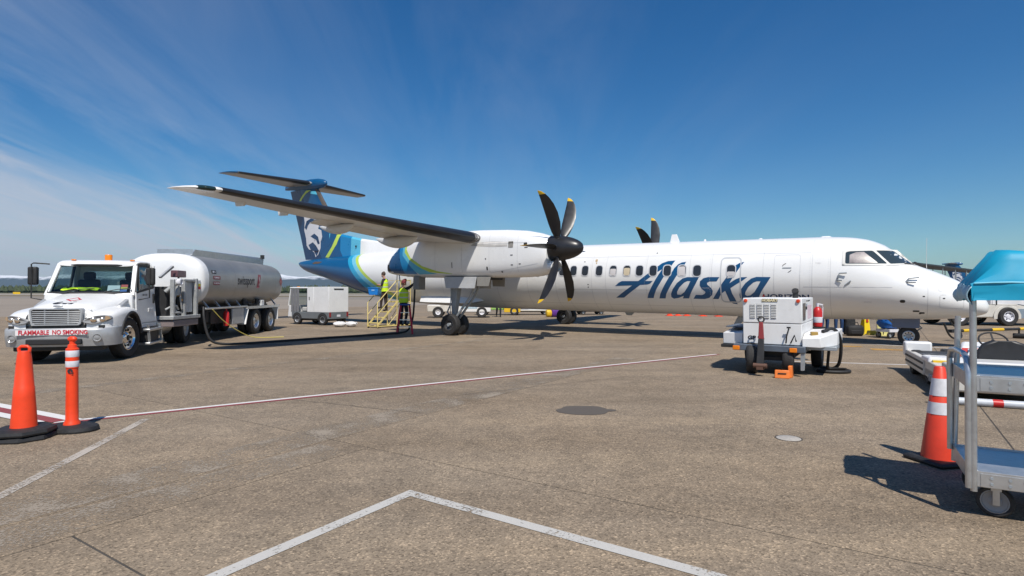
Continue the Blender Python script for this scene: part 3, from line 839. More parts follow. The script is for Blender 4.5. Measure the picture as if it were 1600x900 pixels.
M_WING = pm('wing_paint', (0.66, 0.66, 0.64), 0.36, var=0.07, scale=1.5, dirt=0.2, dirtcol=(0.42, 0.38, 0.32))
M_TIPLENS = glass('wingtip_lens', (0.012, 0.030, 0.030), 0.05)
for k in (1, -1):
    b = MB(); b.ring_loft([wsec(s, k) for s in WST]); w = b.build('wing', M_WING, plane, smooth=30)
    b = MB(); b.ring_loft([wsec((s[0] + (.002 if i == 0 else 0), *s[1:]), k) for i, s in enumerate(WTIP)], False, True); b.build('wing_tip', M_WHITE, w, smooth=40)
    # rubber boot on the leading edge
    def boot(st):
        b_, le, c, z, t = st
        o = []
        for x, y in foil(1.0, t, 10, 0, .16):
            o.append((le + x * c - .008, k * b_, z + y * c + (.008 if y > 0 else -.008)))
        return o
    def lerp(s0, s1, t): return tuple(p + (q - p) * t for p, q in zip(s0, s1))
    b = MB()
    b.ring_loft([boot(lerp(WST[1], WST[2], .06)), boot(WST[2]), boot(lerp(WST[2], WST[3], .985))])
    b.build('deice_boot', M_BOOT, w, smooth=40)
    b = MB()
    for (t0, t1) in ((.005, .022), (.035, .052)):
        b.ring_loft([boot(lerp(WST[1], WST[2], t0)), boot(lerp(WST[1], WST[2], t1))])
    b.build('heater_strip', pm('heater_strip', (0.16, 0.15, 0.15), .4), w, smooth=40)
    # lamp window in the tip
    b = MB()
    def tip_glass(st, g):
        b_, le, c, z, t = st
        return [(le + x * c - .006, k * b_, z + y * c * 1.06 + (.003 if y > 0 else -.003)) for x, y in foil(1.0, t, 8, 0, g)]
    b.ring_loft([tip_glass(lerp(WTIP[0], WTIP[1], .25), .06), tip_glass(lerp(WTIP[0], WTIP[1], .6), .18), tip_glass(WTIP[1], .22), tip_glass(lerp(WTIP[1], WTIP[2], .35), .12)])
    b.build('tip_light', M_TIPLENS, w, smooth=50)
    # flap track fairings and hinges under the trailing edge
    for (bb, a0, a1, zt_, dep, hw_) in ((6.55, 15.75, 17.75, 3.26, .36, .13), (9.15, 15.9, 17.55, 3.44, .27, .11)):
        b = MB(); rings = []
        for i in range(13):
            t = i / 12; s_ = max(.02, math.sin(PI * (t ** .8)) ** .7)
            rings.append(superring(a0 + (a1 - a0) * t, k * bb, zt_ - dep * .42 * s_, hw_ * s_, dep * .55 * s_, dep * .62 * s_, 16, 2.2))
        b.ring_loft(rings); b.build('flap_fairing', M_WING, w, smooth=50)
    for (bb, a0) in ((12.4, 16.42), (11.0, 16.6)):
        zt_ = 3.27 + (bb - 4.9) / 8.65 * .53
        b = MB(); b.hexa([(a0, k * bb - .03, zt_ - .11), (a0 + .35, k * bb - .03, zt_ - .10), (a0 + .35, k * bb + .03, zt_ - .10), (a0, k * bb + .03, zt_ - .11), (a0 - .1, k * bb - .03, zt_ + .02), (a0 + .4, k * bb - .03, zt_ + .03), (a0 + .4, k * bb + .03, zt_ + .03), (a0 - .1, k * bb + .03, zt_ + .02)])
        b.build('aileron_hinge', M_WING, w, bevel=.01)
    # flap panels: a narrow gap and a separate trailing strip
    b = MB()
    rr_ = []
    for (bb, ta) in ((5.2, 17.25), (9.9, 16.95)):
        zt_ = 3.27 + (bb - 4.9) / 8.65 * .53
        rr_.append([(ta - .55, k * bb, zt_ + .04), (ta - .1, k * bb, zt_ - .05), (ta + .12, k * bb, zt_ - .13), (ta - .1, k * bb, zt_ - .09), (ta - .5, k * bb, zt_ - .06)])
    b.ring_loft(rr_); b.build('flap', M_WING, w, smooth=40)
# ------- nacelles, propellers and main gear on both wings
NST = [(11.70, 3.26, 2.10, .44, 2.2), (11.74, 3.29, 2.07, .47, 2.3), (12.1, 3.40, 1.97, .525, 2.6), (12.6, 3.50, 1.93, .55, 3.0), (13.3, 3.56, 1.91, .56, 3.3), (14.5, 3.60, 1.90, .56, 3.6), (16.0, 3.58, 1.90, .56, 3.6), (17.4, 3.50, 1.91, .535, 3.4), (17.9, 3.36, 1.93, .50, 3.2), (18.4, 3.13, 1.97, .45, 3.0), (18.8, 2.82, 2.02, .37, 2.8), (19.06, 2.52, 2.07, .29, 2.6)]
def nst(a):
    a = min(max(a, NST[0][0]), NST[-1][0])
    for p, q in zip(NST[:-1], NST[1:]):
        if a <= q[0]:
            t = (a - p[0]) / (q[0] - p[0]); return [x + (y - x) * t for x, y in zip(p, q)]
def nsurf_k(k):
    def f(a, z, off):
        _, zt, zb, hw, e = nst(a); zm, h = (zt + zb) / 2, (zt - zb) / 2
        r = min(1, abs(z - zm) / h)
        return Vector((a, k * (4.4 + hw * max(0, 1 - r ** e) ** (1 / e) + off), z))
    return f
def nring(a, k, n=48):
    _, zt, zb, hw, e = nst(a)
    return superring(a, k * 4.4, (zt + zb) / 2, hw, (zt - zb) / 2, (zt - zb) / 2, n, e)
GZ = -0.0135 * 15.82
M_GEARBAY = pm('gear_bay_dark', (0.03, 0.03, 0.03), 0.8)
def wheel(parent, name, c, r, w, rim_r, ax=(0, 1, 0), rim_mat=None, n=28, rim_depth=.35, lugs=8):
    """tyre with rounded shoulders, and a dished rim with holes"""
    ax = Vector(ax).normalized(); c = Vector(c)
    root = MB()
    h = w / 2
    root.lathe([(rim_r, -h * .8), (rim_r * 1.08, -h * .95), (r * .90, -h), (r * .975, -h * .78), (r, -h * .45), (r, h * .45), (r * .975, h * .78), (r * .90, h), (rim_r * 1.08, h * .95), (rim_r, h * .8)], c, ax, n, cap0=False, cap1=False)
    # tread grooves
    t = root.build(name, M_TYRE, parent, smooth=40)
    b = MB()
    for s_ in (1, -1):
        b.lathe([(rim_r * 1.01, s_ * h * .82), (rim_r * .93, s_ * h * .86), (rim_r * .86, s_ * h * .55), (rim_r * .5, s_ * h * rim_depth), (rim_r * .32, s_ * h * (rim_depth + .3)), (.001, s_ * h * (rim_depth + .32))], c, ax, n, cap0=False, cap1=False)
    b.build('rim', rim_mat or M_ALU, t, smooth=40)
    if lugs:
        b = MB(); q = ax.to_track_quat('Z', 'Y').to_matrix()
        for j in range(lugs):
            for s_ in (1, -1):
                a_ = 2 * PI * j / lugs; p = c + q @ Vector((rim_r * .66 * math.cos(a_), rim_r * .66 * math.sin(a_), s_ * h * (rim_depth + .08)))
                b.cyl(p - ax * .015 * s_, p + ax * .012 * s_, rim_r * .11, n=10)
        b.build('rim_hole', M_DARK, t)['kind'] = 'stuff'
    return t
def blade_mesh(ang, k):
    """scimitar blade, feathered: chord lies nearly along the shaft"""
    cx_, cy_, cz_ = 11.43, k * 4.4, 2.88
    rad = Vector((0, math.sin(ang), math.cos(ang))); tang = Vector((0, math.cos(ang), -math.sin(ang)))
    b = MB(); rings = []; tip = []
    prof = [(.30, .13, .10, .0), (.42, .20, .085, .0), (.6, .31, .06, -.01), (.9, .40, .042, -.02), (1.25, .42, .032, -.01), (1.55, .38, .026, .03), (1.78, .30, .02, .085), (1.92, .22, .016, .14), (2.02, .12, .012, .20), (2.06, .03, .008, .25)]
    for r_, c, th, sw in prof:
        tw = R(10 + 14 * (1 - r_ / 2.06))
        ch = Vector((math.cos(tw), 0, 0)) + tang * math.sin(tw); nr = Vector((-math.sin(tw), 0, 0)) + tang * math.cos(tw)
        o = Vector((cx_, cy_, cz_)) + rad * r_ + ch * sw
        ring = []
        for j in range(12):
            t = 2 * PI * j / 12
            ring.append(o + ch * (c / 2 * math.cos(t)) + nr * (th / 2 * math.sin(t)))
        rings.append(ring)
    b.ring_loft(rings[:8]); 
    tb = MB(); tb.ring_loft([[p for p in rings[7]], rings[8], rings[9]])
    return b, tb
for k in (1, -1):
    b = MB(); b.ring_loft([nring(a, k) for a in [s[0] for s in NST[:2]] + [11.9, 12.1, 12.35, 12.6, 12.95, 13.3, 14, 14.5, 15.2, 16, 16.7, 17.4, 17.65, 17.9, 18.15, 18.4, 18.6, 18.8, 18.95, 19.06]])
    nac = b.build('engine_nacelle', M_WHITE, plane, smooth=40)
    ns = nsurf_k(k)
    # chin intake
    b = MB(); c0 = (11.62, k * 4.4, 2.27)
    b.ring_loft([superring(11.75, k * 4.4, 2.28, .36, .20, .20, 28, 2.3), superring(11.56, k * 4.4, 2.28, .35, .19, .19, 28, 2.3), superring(11.55, k * 4.4, 2.28, .31, .155, .155, 28, 2.3), superring(11.72, k * 4.4, 2.28, .28, .13, .13, 28, 2.3)], False, False)
    b.build('air_intake', M_WHITE, nac, smooth=40)
    b = MB(); b.ring_loft([superring(11.66, k * 4.4, 2.28, .30, .145, .145, 24, 2.3), superring(11.685, k * 4.4, 2.28, .29, .14, .14, 24, 2.3)]); b.build('intake_mouth', M_DARK, nac)
    # livery on the tail of the nacelle
    def zt_(a): return nst(a)[1]
    lim = [(17.80, 3.36), (17.83, 2.98), (17.61, 2.67), (17.0, 2.33), (16.28, 2.14), (15.6, 2.045), (15.6, 2.03), (16.64, 2.10), (17.05, 2.245), (17.66, 2.57), (17.93, 2.87), (17.9, 3.33)]
    cy_ = [(17.9, 3.33), (17.93, 2.87), (17.66, 2.57), (17.05, 2.245), (16.64, 2.10), (16.3, 2.04), (17.2, 2.02), (17.36, 2.10), (17.72, 2.43), (18.04, 2.75), (18.05, 3.26)]
    bl = [(18.05, 3.26), (18.04, 2.75), (17.72, 2.43), (17.36, 2.10), (17.3, 2.03), (18.0, 2.05), (18.03, 2.15), (18.20, 2.62), (18.25, 3.15)]
    nv = [(18.25, 3.15), (18.20, 2.62), (18.03, 2.15), (18.0, 2.05), (18.75, 2.07), (18.9, 2.35), (18.72, 2.78), (18.5, 3.0)]
    bk = [(18.5, 3.0), (18.72, 2.78), (18.9, 2.35), (18.75, 2.07), (19.02, 2.10), (19.04, 2.48), (18.85, 2.72)]
    for nm, pl, mt in (('livery_stripe', lim, M_LIME), ('livery_stripe', cy_, M_CYAN), ('livery_stripe', bl, M_MIDBLUE), ('livery_stripe', nv, M_BLUE), ('livery_stripe', bk, M_CHASSIS)):
        decal(nm, [pl], ns, mt, nac, 0.005, .08, .1)
    for a in (12.75, 13.9, 15.1, 16.35):
        decal('panel_line', [[(a, 1.99), (a + .01, 1.99), (a + .01, 3.4), (a, 3.4)]], ns, M_GREYLINE, nac, 0.003, .1, .2)
    decal('panel_line', [[(12.0, 2.36), (13.9, 2.05), (13.9, 2.062), (12.0, 2.372)]], ns, M_GREYLINE, nac, 0.003, .1, .1)
    decal('panel_line', [[(12.4, 3.06), (14.5, 3.06), (14.5, 3.075), (12.4, 3.075)]], ns, M_GREYLINE, nac, 0.003, .1, .1)
    # exhaust vent with sooty streak, small inlets
    decal('exhaust_stain', [[(13.15, 2.95), (13.15, 3.1), (13.8, 3.15), (14.6, 3.10), (14.7, 3.02), (13.8, 2.95)]], ns, pm('soot', (0.55, 0.53, 0.50), .6, var=.3, scale=5), nac, 0.002, .1, .1)
    decal('vent', [rrect(13.02, 3.02, .20, .22, .03)], ns, pm('vent_grey', (0.34, 0.32, 0.29), .6, var=.3, scale=8), nac, 0.006, .1, .1)
    for (x_, z_, w_, h_) in ((12.45, 3.02, .13, .08), (12.42, 2.90, .12, .03), (12.98, 2.66, .10, .03), (12.97, 2.33, .09, .03), (12.66, 2.36, .08, .03), (14.05, 2.55, .05, .05), (14.0, 2.22, .06, .12), (13.4, 2.10, .06, .06), (15.55, 2.35, .03, .2)):
        decal('vent', [rrect(x_, z_, w_, h_, min(w_, h_) * .3)], ns, M_CHASSIS, nac, 0.004, .1, .1)
    # propeller: spinner and six blades
    b = MB(); prof = []
    for i in range(15):
        t = i / 14; prof.append((max(.004, .425 * math.sqrt(max(0, 1 - (1 - t) ** 2.1))), -1.14 * (1 - t)))
    b.lathe([(r_, h) for r_, h in prof] + [(.41, .03)], (11.72, k * 4.4, 2.88), (1, 0, 0), 32)
    sp_ = b.build('spinner', M_SPIN, plane, smooth=50)
    for j in range(6):
        ang = R(60 * j + (30 if k > 0 else 46))
        bm_, tm = blade_mesh(ang, k)
        bo = bm_.build('propeller_blade', M_BLADE, plane, smooth=60)
        tm.build('blade_tip', M_YEL, bo, smooth=60)
        c = Vector((11.43, k * 4.4, 2.88)); rad = Vector((0, math.sin(ang), math.cos(ang)))
        b = MB(); b.cyl(c + rad * .33, c + rad * .44, .105, .09, 14); b.build('blade_cuff', M_SPIN, bo)
    # main gear
    yk = k * 4.4
    b = MB(); b.bx(14.0, 15.95, yk - .42, yk + .42, 1.84, 1.93); b.build('gear_bay', M_GEARBAY, nac)
    gl = MB()
    gl.hexa([(15.77, yk - .09, .42), (15.90, yk - .09, .42), (15.90, yk + .09, .42), (15.77, yk + .09, .42), (15.60, yk - .14, 1.7), (15.98, yk - .14, 1.7), (15.98, yk + .14, 1.7), (15.60, yk + .14, 1.7)])
    g_ = gl.build('landing_gear_leg', M_STEEL, plane, bevel=.03)
    b = MB(); b.cyl((15.84, yk, .12 + GZ * 0), (15.84, yk, .62), .075, n=16); b.build('oleo_strut', M_CHROME, g_)
    b = MB(); b.cyl((15.82, yk - .40, .185), (15.82, yk + .40, .185), .06, n=14); b.build('axle', M_STEEL, g_)
    b = MB()
    b.tube([(15.70, yk - .12, .42), (15.05, yk - .12, 1.2), (14.75, yk - .12, 1.72)], .045, 10); b.tube([(15.70, yk + .12, .42), (15.05, yk + .12, 1.2), (14.75, yk + .12, 1.72)], .045, 10)
    b.bar((15.3, yk - .12, .90), (15.3, yk + .12, .90), .05); b.bar((14.95, yk - .12, 1.36), (14.95, yk + .12, 1.36), .05)
    b.build('drag_brace', M_STEEL, g_)
    b = MB(); b.tube([(15.96, yk, .45), (16.2, yk, .62), (16.02, yk, .95)], .03, 8); b.tube([(15.88, yk + .17, .3), (15.9, yk + .19, .9), (15.86, yk + .17, 1.6)], .014, 6); b.build('torque_link', M_STEEL, g_)
    for s_ in (1, -1):
        wheel(g_, 'tyre', (15.82, yk + s_ * .255, GZ + .395), .395, .26, .20, (0, 1, 0), pm('dark_rim', (.10, .10, .105), .4, metal=.4, var=.2), lugs=9)
        # door hanging from the bay edge
        b = MB(); b.hexa([(14.55, yk + s_ * .50 - .02, 1.52), (15.86, yk + s_ * .50 - .02, 1.52), (15.86, yk + s_ * .50 + .02, 1.52), (14.55, yk + s_ * .50 + .02, 1.52), (14.50, yk + s_ * .46 - .02, 1.93), (15.98, yk + s_ * .46 - .02, 1.93), (15.98, yk + s_ * .46 + .02, 1.93), (14.50, yk + s_ * .46 + .02, 1.93)])
        b.build('gear_door', pm('gear_door_shade_grey', (.46, .47, .48), .4, var=.08, dirt=.2), plane, bevel=.01)  # grey darkened: the nacelle's shade on the door is put into its colour
        b = MB(); b.hexa([(13.95, yk + s_ * .49 - .015, 1.60), (14.46, yk + s_ * .49 - .015, 1.60), (14.46, yk + s_ * .49 + .015, 1.60), (13.95, yk + s_ * .49 + .015, 1.60), (13.9, yk + s_ * .45 - .015, 1.93), (14.48, yk + s_ * .45 - .015, 1.93), (14.48, yk + s_ * .45 + .015, 1.93), (13.9, yk + s_ * .45 + .015, 1.93)])
        b.build('gear_door', pm('door_inner', (0.25, 0.24, 0.22), .6, dirt=.3), plane, bevel=.01)
    # fuelling bay door and drain masts at the rear of the nacelle
    b = MB(); b.bx(17.25, 17.55, yk + .05, yk + .42, 1.45, 1.95); b.build('fuel_bay_door', pm('door_inner', (0.25, 0.24, 0.22), .6, dirt=.3), nac, bevel=.02)
    b = MB(); b.tube([(18.7, yk + .1, 2.08), (18.72, yk + .1, 1.72)], .018, 6); b.tube([(18.5, yk + .2, 2.06), (18.42, yk + .22, 1.72)], .022, 6); b.build('drain_mast', M_STEEL, nac)
# nose gear
zg = -0.0135 * 1.88
b = MB(); b.tube([(1.88, 0, .9), (1.90, 0, .30)], .07, 14); ng = b.build('nose_gear_leg', M_STEEL, plane)
b = MB(); b.cyl((1.88, -.22, zg + .28), (1.88, .22, zg + .28), .045, n=12); b.build('axle', M_STEEL, ng)
b = MB(); b.tube([(1.8, 0, .32), (1.55, 0, .50), (1.75, 0, .70)], .025, 8); b.tube([(1.95, .06, .3), (2.5, .06, .85)], .03, 8); b.build('torque_link', M_STEEL, ng)
for s_ in (1, -1):
    wheel(ng, 'tyre', (1.88, s_ * .15, zg + .28), .28, .17, .155, (0, 1, 0), M_ALU, lugs=8)
    b = MB(); b.hexa([(1.62, s_ * .34 - .012, .50), (2.28, s_ * .34 - .012, .50), (2.28, s_ * .34 + .012, .50), (1.62, s_ * .34 + .012, .50), (1.60, s_ * .27 - .012, .82), (2.32, s_ * .27 - .012, .82), (2.32, s_ * .27 + .012, .82), (1.60, s_ * .27 + .012, .82)])
    b.build('gear_door', pm('nose_door_grey', (0.16, 0.17, 0.21), .5, dirt=.2), plane, bevel=.01)
# lower fairing along the belly behind the wing
b = MB(); rr_ = []
for a, o, h in ((17.1, .02, .05), (17.6, .14, .13), (18.2, .24, .17), (20.3, .24, .17), (20.65, .22, .16), (20.72, .05, .06)):
    y0 = fy(a, 1.02) - .05
    rr_.append([(a, y0 - .1, 1.02 + h + .05), (a, y0 + .08 + o * .2, 1.02 + h), (a, y0 + .05 + o, 1.02 - h), (a, y0 - .35, 1.02 - h - .06)])
b.ring_loft(rr_); b.build('belly_fairing', M_WHITE, plane, smooth=20, bevel=.01)
# ------- tail
FIN = [(2.95, 26.35, 30.35, .40), (3.6, 26.8, 30.58, .38), (4.4, 27.38, 30.86, .34), (5.8, 28.42, 31.37, .28), (7.12, 29.42, 31.86, .22)]
def fat(z):
    z = min(max(z, FIN[0][0]), FIN[-1][0])
    for p, q in zip(FIN[:-1], FIN[1:]):
        if z <= q[0]:
            t = (z - p[0]) / (q[0] - p[0]); return [x + (y - x) * t for x, y in zip(p, q)]
def thick(x): return 5 * (0.2969 * math.sqrt(x) - 0.1260 * x - 0.3516 * x * x + 0.2843 * x ** 3 - 0.1015 * x ** 4)
def fin_ring(z, f0, f1, n=12):
    _, le, te, th = fat(z); c = te - le; up = []; lo = []
    for i in range(n + 1):
        x = f0 + (f1 - f0) * (0.5 - 0.5 * math.cos(PI * i / n)); y = th * thick(x)
        up.append((le + x * c, y + .001, z)); lo.append((le + x * c, -y - .001, z))
    return list(reversed(up)) + (lo[1:] if f0 == 0 else lo)
b = MB(); b.ring_loft([fin_ring(z, 0, .60) for z in (2.6, 3.0, 3.6, 4.4, 5.1, 5.8, 6.5, 7.12)] if False else [fin_ring(z, 0, .60) for z in (2.95, 3.3, 3.6, 4.4, 5.1, 5.8, 6.5, 7.12)])
fin = b.build('tail_fin', M_BLUE, plane, smooth=40)
b = MB(); b.ring_loft([fin_ring(z, .605, 1.0) for z in (3.02, 3.6, 4.4, 5.1, 5.8, 6.5, 7.05)])
b.build('rudder', M_NAVY, plane, smooth=40)
b = MB(); rr_ = []
for z in (4.35, 5.0, 5.8, 6.5, 7.1):
    _, le, te, th = fat(z); c = te - le
    rr_.append([(le + x * c - .012, s_ * (th * thick(x) + .006), z) for s_, x in ((1, .09), (1, .05), (1, .02), (1, .004), (-1, .004), (-1, .02), (-1, .05), (-1, .09))])
b.ring_loft(rr_); b.build('deice_boot', pm('fin_boot', (0.10, 0.085, 0.075), .4), fin, smooth=50)
def fsurf_fin(a, z, off):
    _, le, te, th = fat(z); x = min(1, max(0, (a - le) / (te - le)))
    return Vector((a, th * thick(x) + .001 + off, z))
# dorsal fin ahead of it
DT = [(21.6, 3.36), (22.26, 3.62), (24.05, 3.83), (25.85, 4.08), (27.25, 4.36)]
def dtop(a):
    for p, q in zip(DT[:-1], DT[1:]):
        if a <= q[0]: return p[1] + (q[1] - p[1]) * max(0, (a - p[0])) / (q[0] - p[0])
    return DT[-1][1]
def dw(a): return .05 + .13 * (a - 21.6) / 5.6
b = MB(); b.ring_loft([[(a, -dw(a), 3.0), (a, dw(a), 3.0), (a, dw(a) * .8, dtop(a) - .10), (a, dw(a) * .3, dtop(a)), (a, -dw(a) * .3, dtop(a)), (a, -dw(a) * .8, dtop(a) - .10)] for a in (21.6, 22.26, 23.2, 24.05, 25.0, 25.7)])
b.build('dorsal_fin', M_WHITE, plane, smooth=30)
for a0, a1, mt in ((25.7, 26.42, M_CYAN), (26.42, 27.25, M_MIDBLUE)):
    b = MB(); b.ring_loft([[(a, -dw(a), 3.0), (a, dw(a), 3.0), (a, dw(a) * .8, dtop(a) - .10), (a, dw(a) * .3, dtop(a)), (a, -dw(a) * .3, dtop(a)), (a, -dw(a) * .8, dtop(a) - .10)] for a in (a0, (a0 + a1) / 2, a1)])
    b.build('dorsal_fin', mt, plane, smooth=30)
b = MB(); b.cyl((26.0, .165, 3.66), (26.0, .19, 3.66), .05, n=12); b.build('vent', M_CHASSIS, plane)
for pl, mt in (([(28.44, 3.12), (27.91, 3.68), (27.64, 4.16), (27.52, 4.47), (27.30, 4.43), (27.54, 3.81), (28.12, 3.10)], M_LIME), ([(31.0, 6.36), (30.63, 6.7), (30.23, 6.97), (29.83, 6.95), (30.28, 6.79), (30.63, 6.52), (30.8, 6.33)], M_LIME), ([(29.89, 6.90), (29.35, 6.86), (29.28, 6.66), (29.89, 6.76)], M_CYAN), ([(28.15, 4.43), (28.05, 4.42), (28.12, 4.12)], M_CYAN)):
    decal('tail_stripe', [pl], fsurf_fin, mt, fin, .006, .1, .1)
# pale abstract emblem with dark patches on the rudder and fin
M_EMB = pm('emblem_pale', (0.66, 0.67, 0.71), .4, var=.04)
decal('tail_emblem', [[(30.45, 5.48), (29.66, 5.43), (29.2, 5.3), (28.88, 5.21), (29.0, 4.95), (29.1, 4.73), (28.82, 4.64), (28.73, 4.27), (28.85, 4.0), (28.87, 3.64), (29.09, 3.29), (29.35, 3.15), (29.45, 3.4), (29.71, 3.55), (29.99, 3.6), (30.22, 3.82), (30.28, 4.26), (30.45, 4.71), (30.39, 5.15)]], fsurf_fin, M_EMB, fin, .010, .1, .1)
for pl in ([(30.40, 4.86), (30.2, 5.22), (29.75, 5.36), (29.3, 5.22), (29.45, 5.10), (29.80, 5.14), (30.05, 4.98), (30.22, 4.72)], [(29.82, 4.34), (29.45, 4.48), (29.1, 4.28), (28.95, 3.9), (29.12, 3.86), (29.28, 4.12), (29.55, 4.22)], [(30.02, 3.86), (29.6, 4.0), (29.3, 3.8), (29.02, 3.5), (29.25, 3.2), (29.5, 3.5), (29.8, 3.55)], [(29.25, 5.22), (28.95, 5.16), (29.05, 4.92), (29.2, 5.0)]):
    decal('emblem_patch', [pl], fsurf_fin, M_NAVY, fin, .014, .1, .1)
# bullet and tailplane
b = MB(); rr_ = []
for a, hw_, hu, hd in ((28.62, .02, .03, .03), (28.70, .11, .13, .12), (28.9, .19, .23, .22), (29.3, .25, .31, .28), (29.9, .27, .33, .28), (30.6, .25, .29, .24), (31.4, .18, .2, .2), (32.1, .09, .12, .14), (32.3, .04, .1, .12)):
    rr_.append(superring(a, 0, 7.27, hw_, hu, hd, 20, 2.2))
b.ring_loft(rr_); b.build('tail_bullet', M_BLUE, plane, smooth=50)
M_STAB = pm('tailplane_paint', (0.30, 0.29, 0.28), 0.36, var=0.07, scale=1.5)
for k in (1, -1):
    TS = [(.15, 29.55, 2.35, 7.30, .13), (4.25, 30.18, 1.22, 7.30, .11)]
    b = MB(); b.ring_loft([wsec(s, k) for s in TS]); tp = b.build('tailplane', M_STAB, plane, smooth=35)
    b = MB(); b.ring_loft([wsec(s, k) for s in ((4.252, 30.18, 1.22, 7.30, .11), (4.5, 30.45, .95, 7.30, .09), (4.62, 30.95, .42, 7.30, .06), (4.635, 31.25, .08, 7.30, .04))]); b.build('tailplane_tip', M_BLUE, tp, smooth=40)
    b = MB(); rr_ = []
    for s in (TS[0], TS[1]):
        b_, le, c, z, t = s
        rr_.append([(le + x * c - .008, k * (b_ + (.25 if s is TS[0] else -.02)), z + y * c + (.007 if y > 0 else -.007)) for x, y in foil(1.0, t, 8, 0, .14)])
    b.ring_loft(rr_); b.build('deice_boot', M_BOOT, tp, smooth=50)
# small sealed outlet on the tail cone
def fs_tail(a, z, off): return fsurf(a, z, off)
decal('exhaust_port', [[(28.3, 2.86), (28.5, 2.76), (29.1, 2.74), (29.25, 2.80), (29.0, 2.88)]], fsurf, pm('exhaust_brown', (0.10, 0.07, 0.05), .6), plane, 0.006, .05, .1)

# ------------------------------------------------------------------ fuel truck: tractor and tank trailer
def clear_glass(name, tint, gloss=0.10):
    if name in MATS: return MATS[name]
    m, nt, b = new_mat(name)
    L = nt.links.new
    tr = nt.nodes.new('ShaderNodeBsdfTransparent'); tr.inputs[0].default_value = (*tint, 1)
    gl = nt.nodes.new('ShaderNodeBsdfGlossy'); gl.inputs['Roughness'].default_value = 0.03
    fr0 = nt.nodes.new('ShaderNodeLayerWeight'); fr0.inputs[0].default_value = 0.5
    fr = nt.nodes.new('ShaderNodeMath'); fr.operation = 'POWER'; fr.inputs[1].default_value = 4.0
    L(fr0.outputs['Facing'], fr.inputs[0])
    ad = nt.nodes.new('ShaderNodeMath'); ad.operation = 'ADD'; ad.inputs[1].default_value = gloss; ad.use_clamp = True
    L(fr.outputs[0], ad.inputs[0])
    ms = nt.nodes.new('ShaderNodeMixShader')
    L(ad.outputs[0], ms.inputs[0]); L(tr.outputs[0], ms.inputs[1]); L(gl.outputs[0], ms.inputs[2])
    L(ms.outputs[0], nt.nodes['Material Output'].inputs['Surface'])
    MATS[name] = m
    return m
M_WS = clear_glass('windscreen_glass', (0.60, 0.70, 0.70), 0.05)
M_SILVER = pm('silver_plastic', (0.45, 0.46, 0.47), 0.38, metal=0.3, var=0.08, scale=4, dirt=0.2)
M_TANK = pm('brushed_tank_aluminium', (0.40, 0.39, 0.37), 0.46, metal=0.65, var=0.14, scale=1.2, dirt=0.3, dirtcol=(0.36, 0.32, 0.27), bump=0.04, bscale=3)
M_INT = pm('cab_interior', (0.05, 0.05, 0.055), 0.7, var=0.2)
M_HIVIS = pm('hivis_yellow', (0.62, 0.85, 0.02), 0.6, var=0.15, scale=12)
M_LAMP = glass('lamp_glass', (0.26, 0.26, 0.26), 0.08)
M_TXTRED = pm('print_red', (0.55, 0.03, 0.05), .5, var=.05)
M_TXTBLK = pm('print_black', (0.03, 0.03, 0.035), .5, var=.05)
M_LOGOR = pm('logo_dark_red', (0.25, 0.02, 0.035), .4, var=.1)
TY = 14.5
truck = thing('fuel_truck', 'white tractor with silver tank trailer marked swissport, hose run out to the aircraft', 'truck', (-9.97, 12.6, 0), R(TY))
TM = Matrix.Translation((-9.97, 12.6, 0)) @ Matrix.Rotation(R(TY), 4, 'Z')
KM = TM.inverted() @ Matrix.Translation((-10.7, 17.7, 0)) @ Matrix.Rotation(R(3), 4, 'Z')
def tp(mb, name, mat, parent=None, **kw): return mb.build(name, mat, parent or truck, **kw)
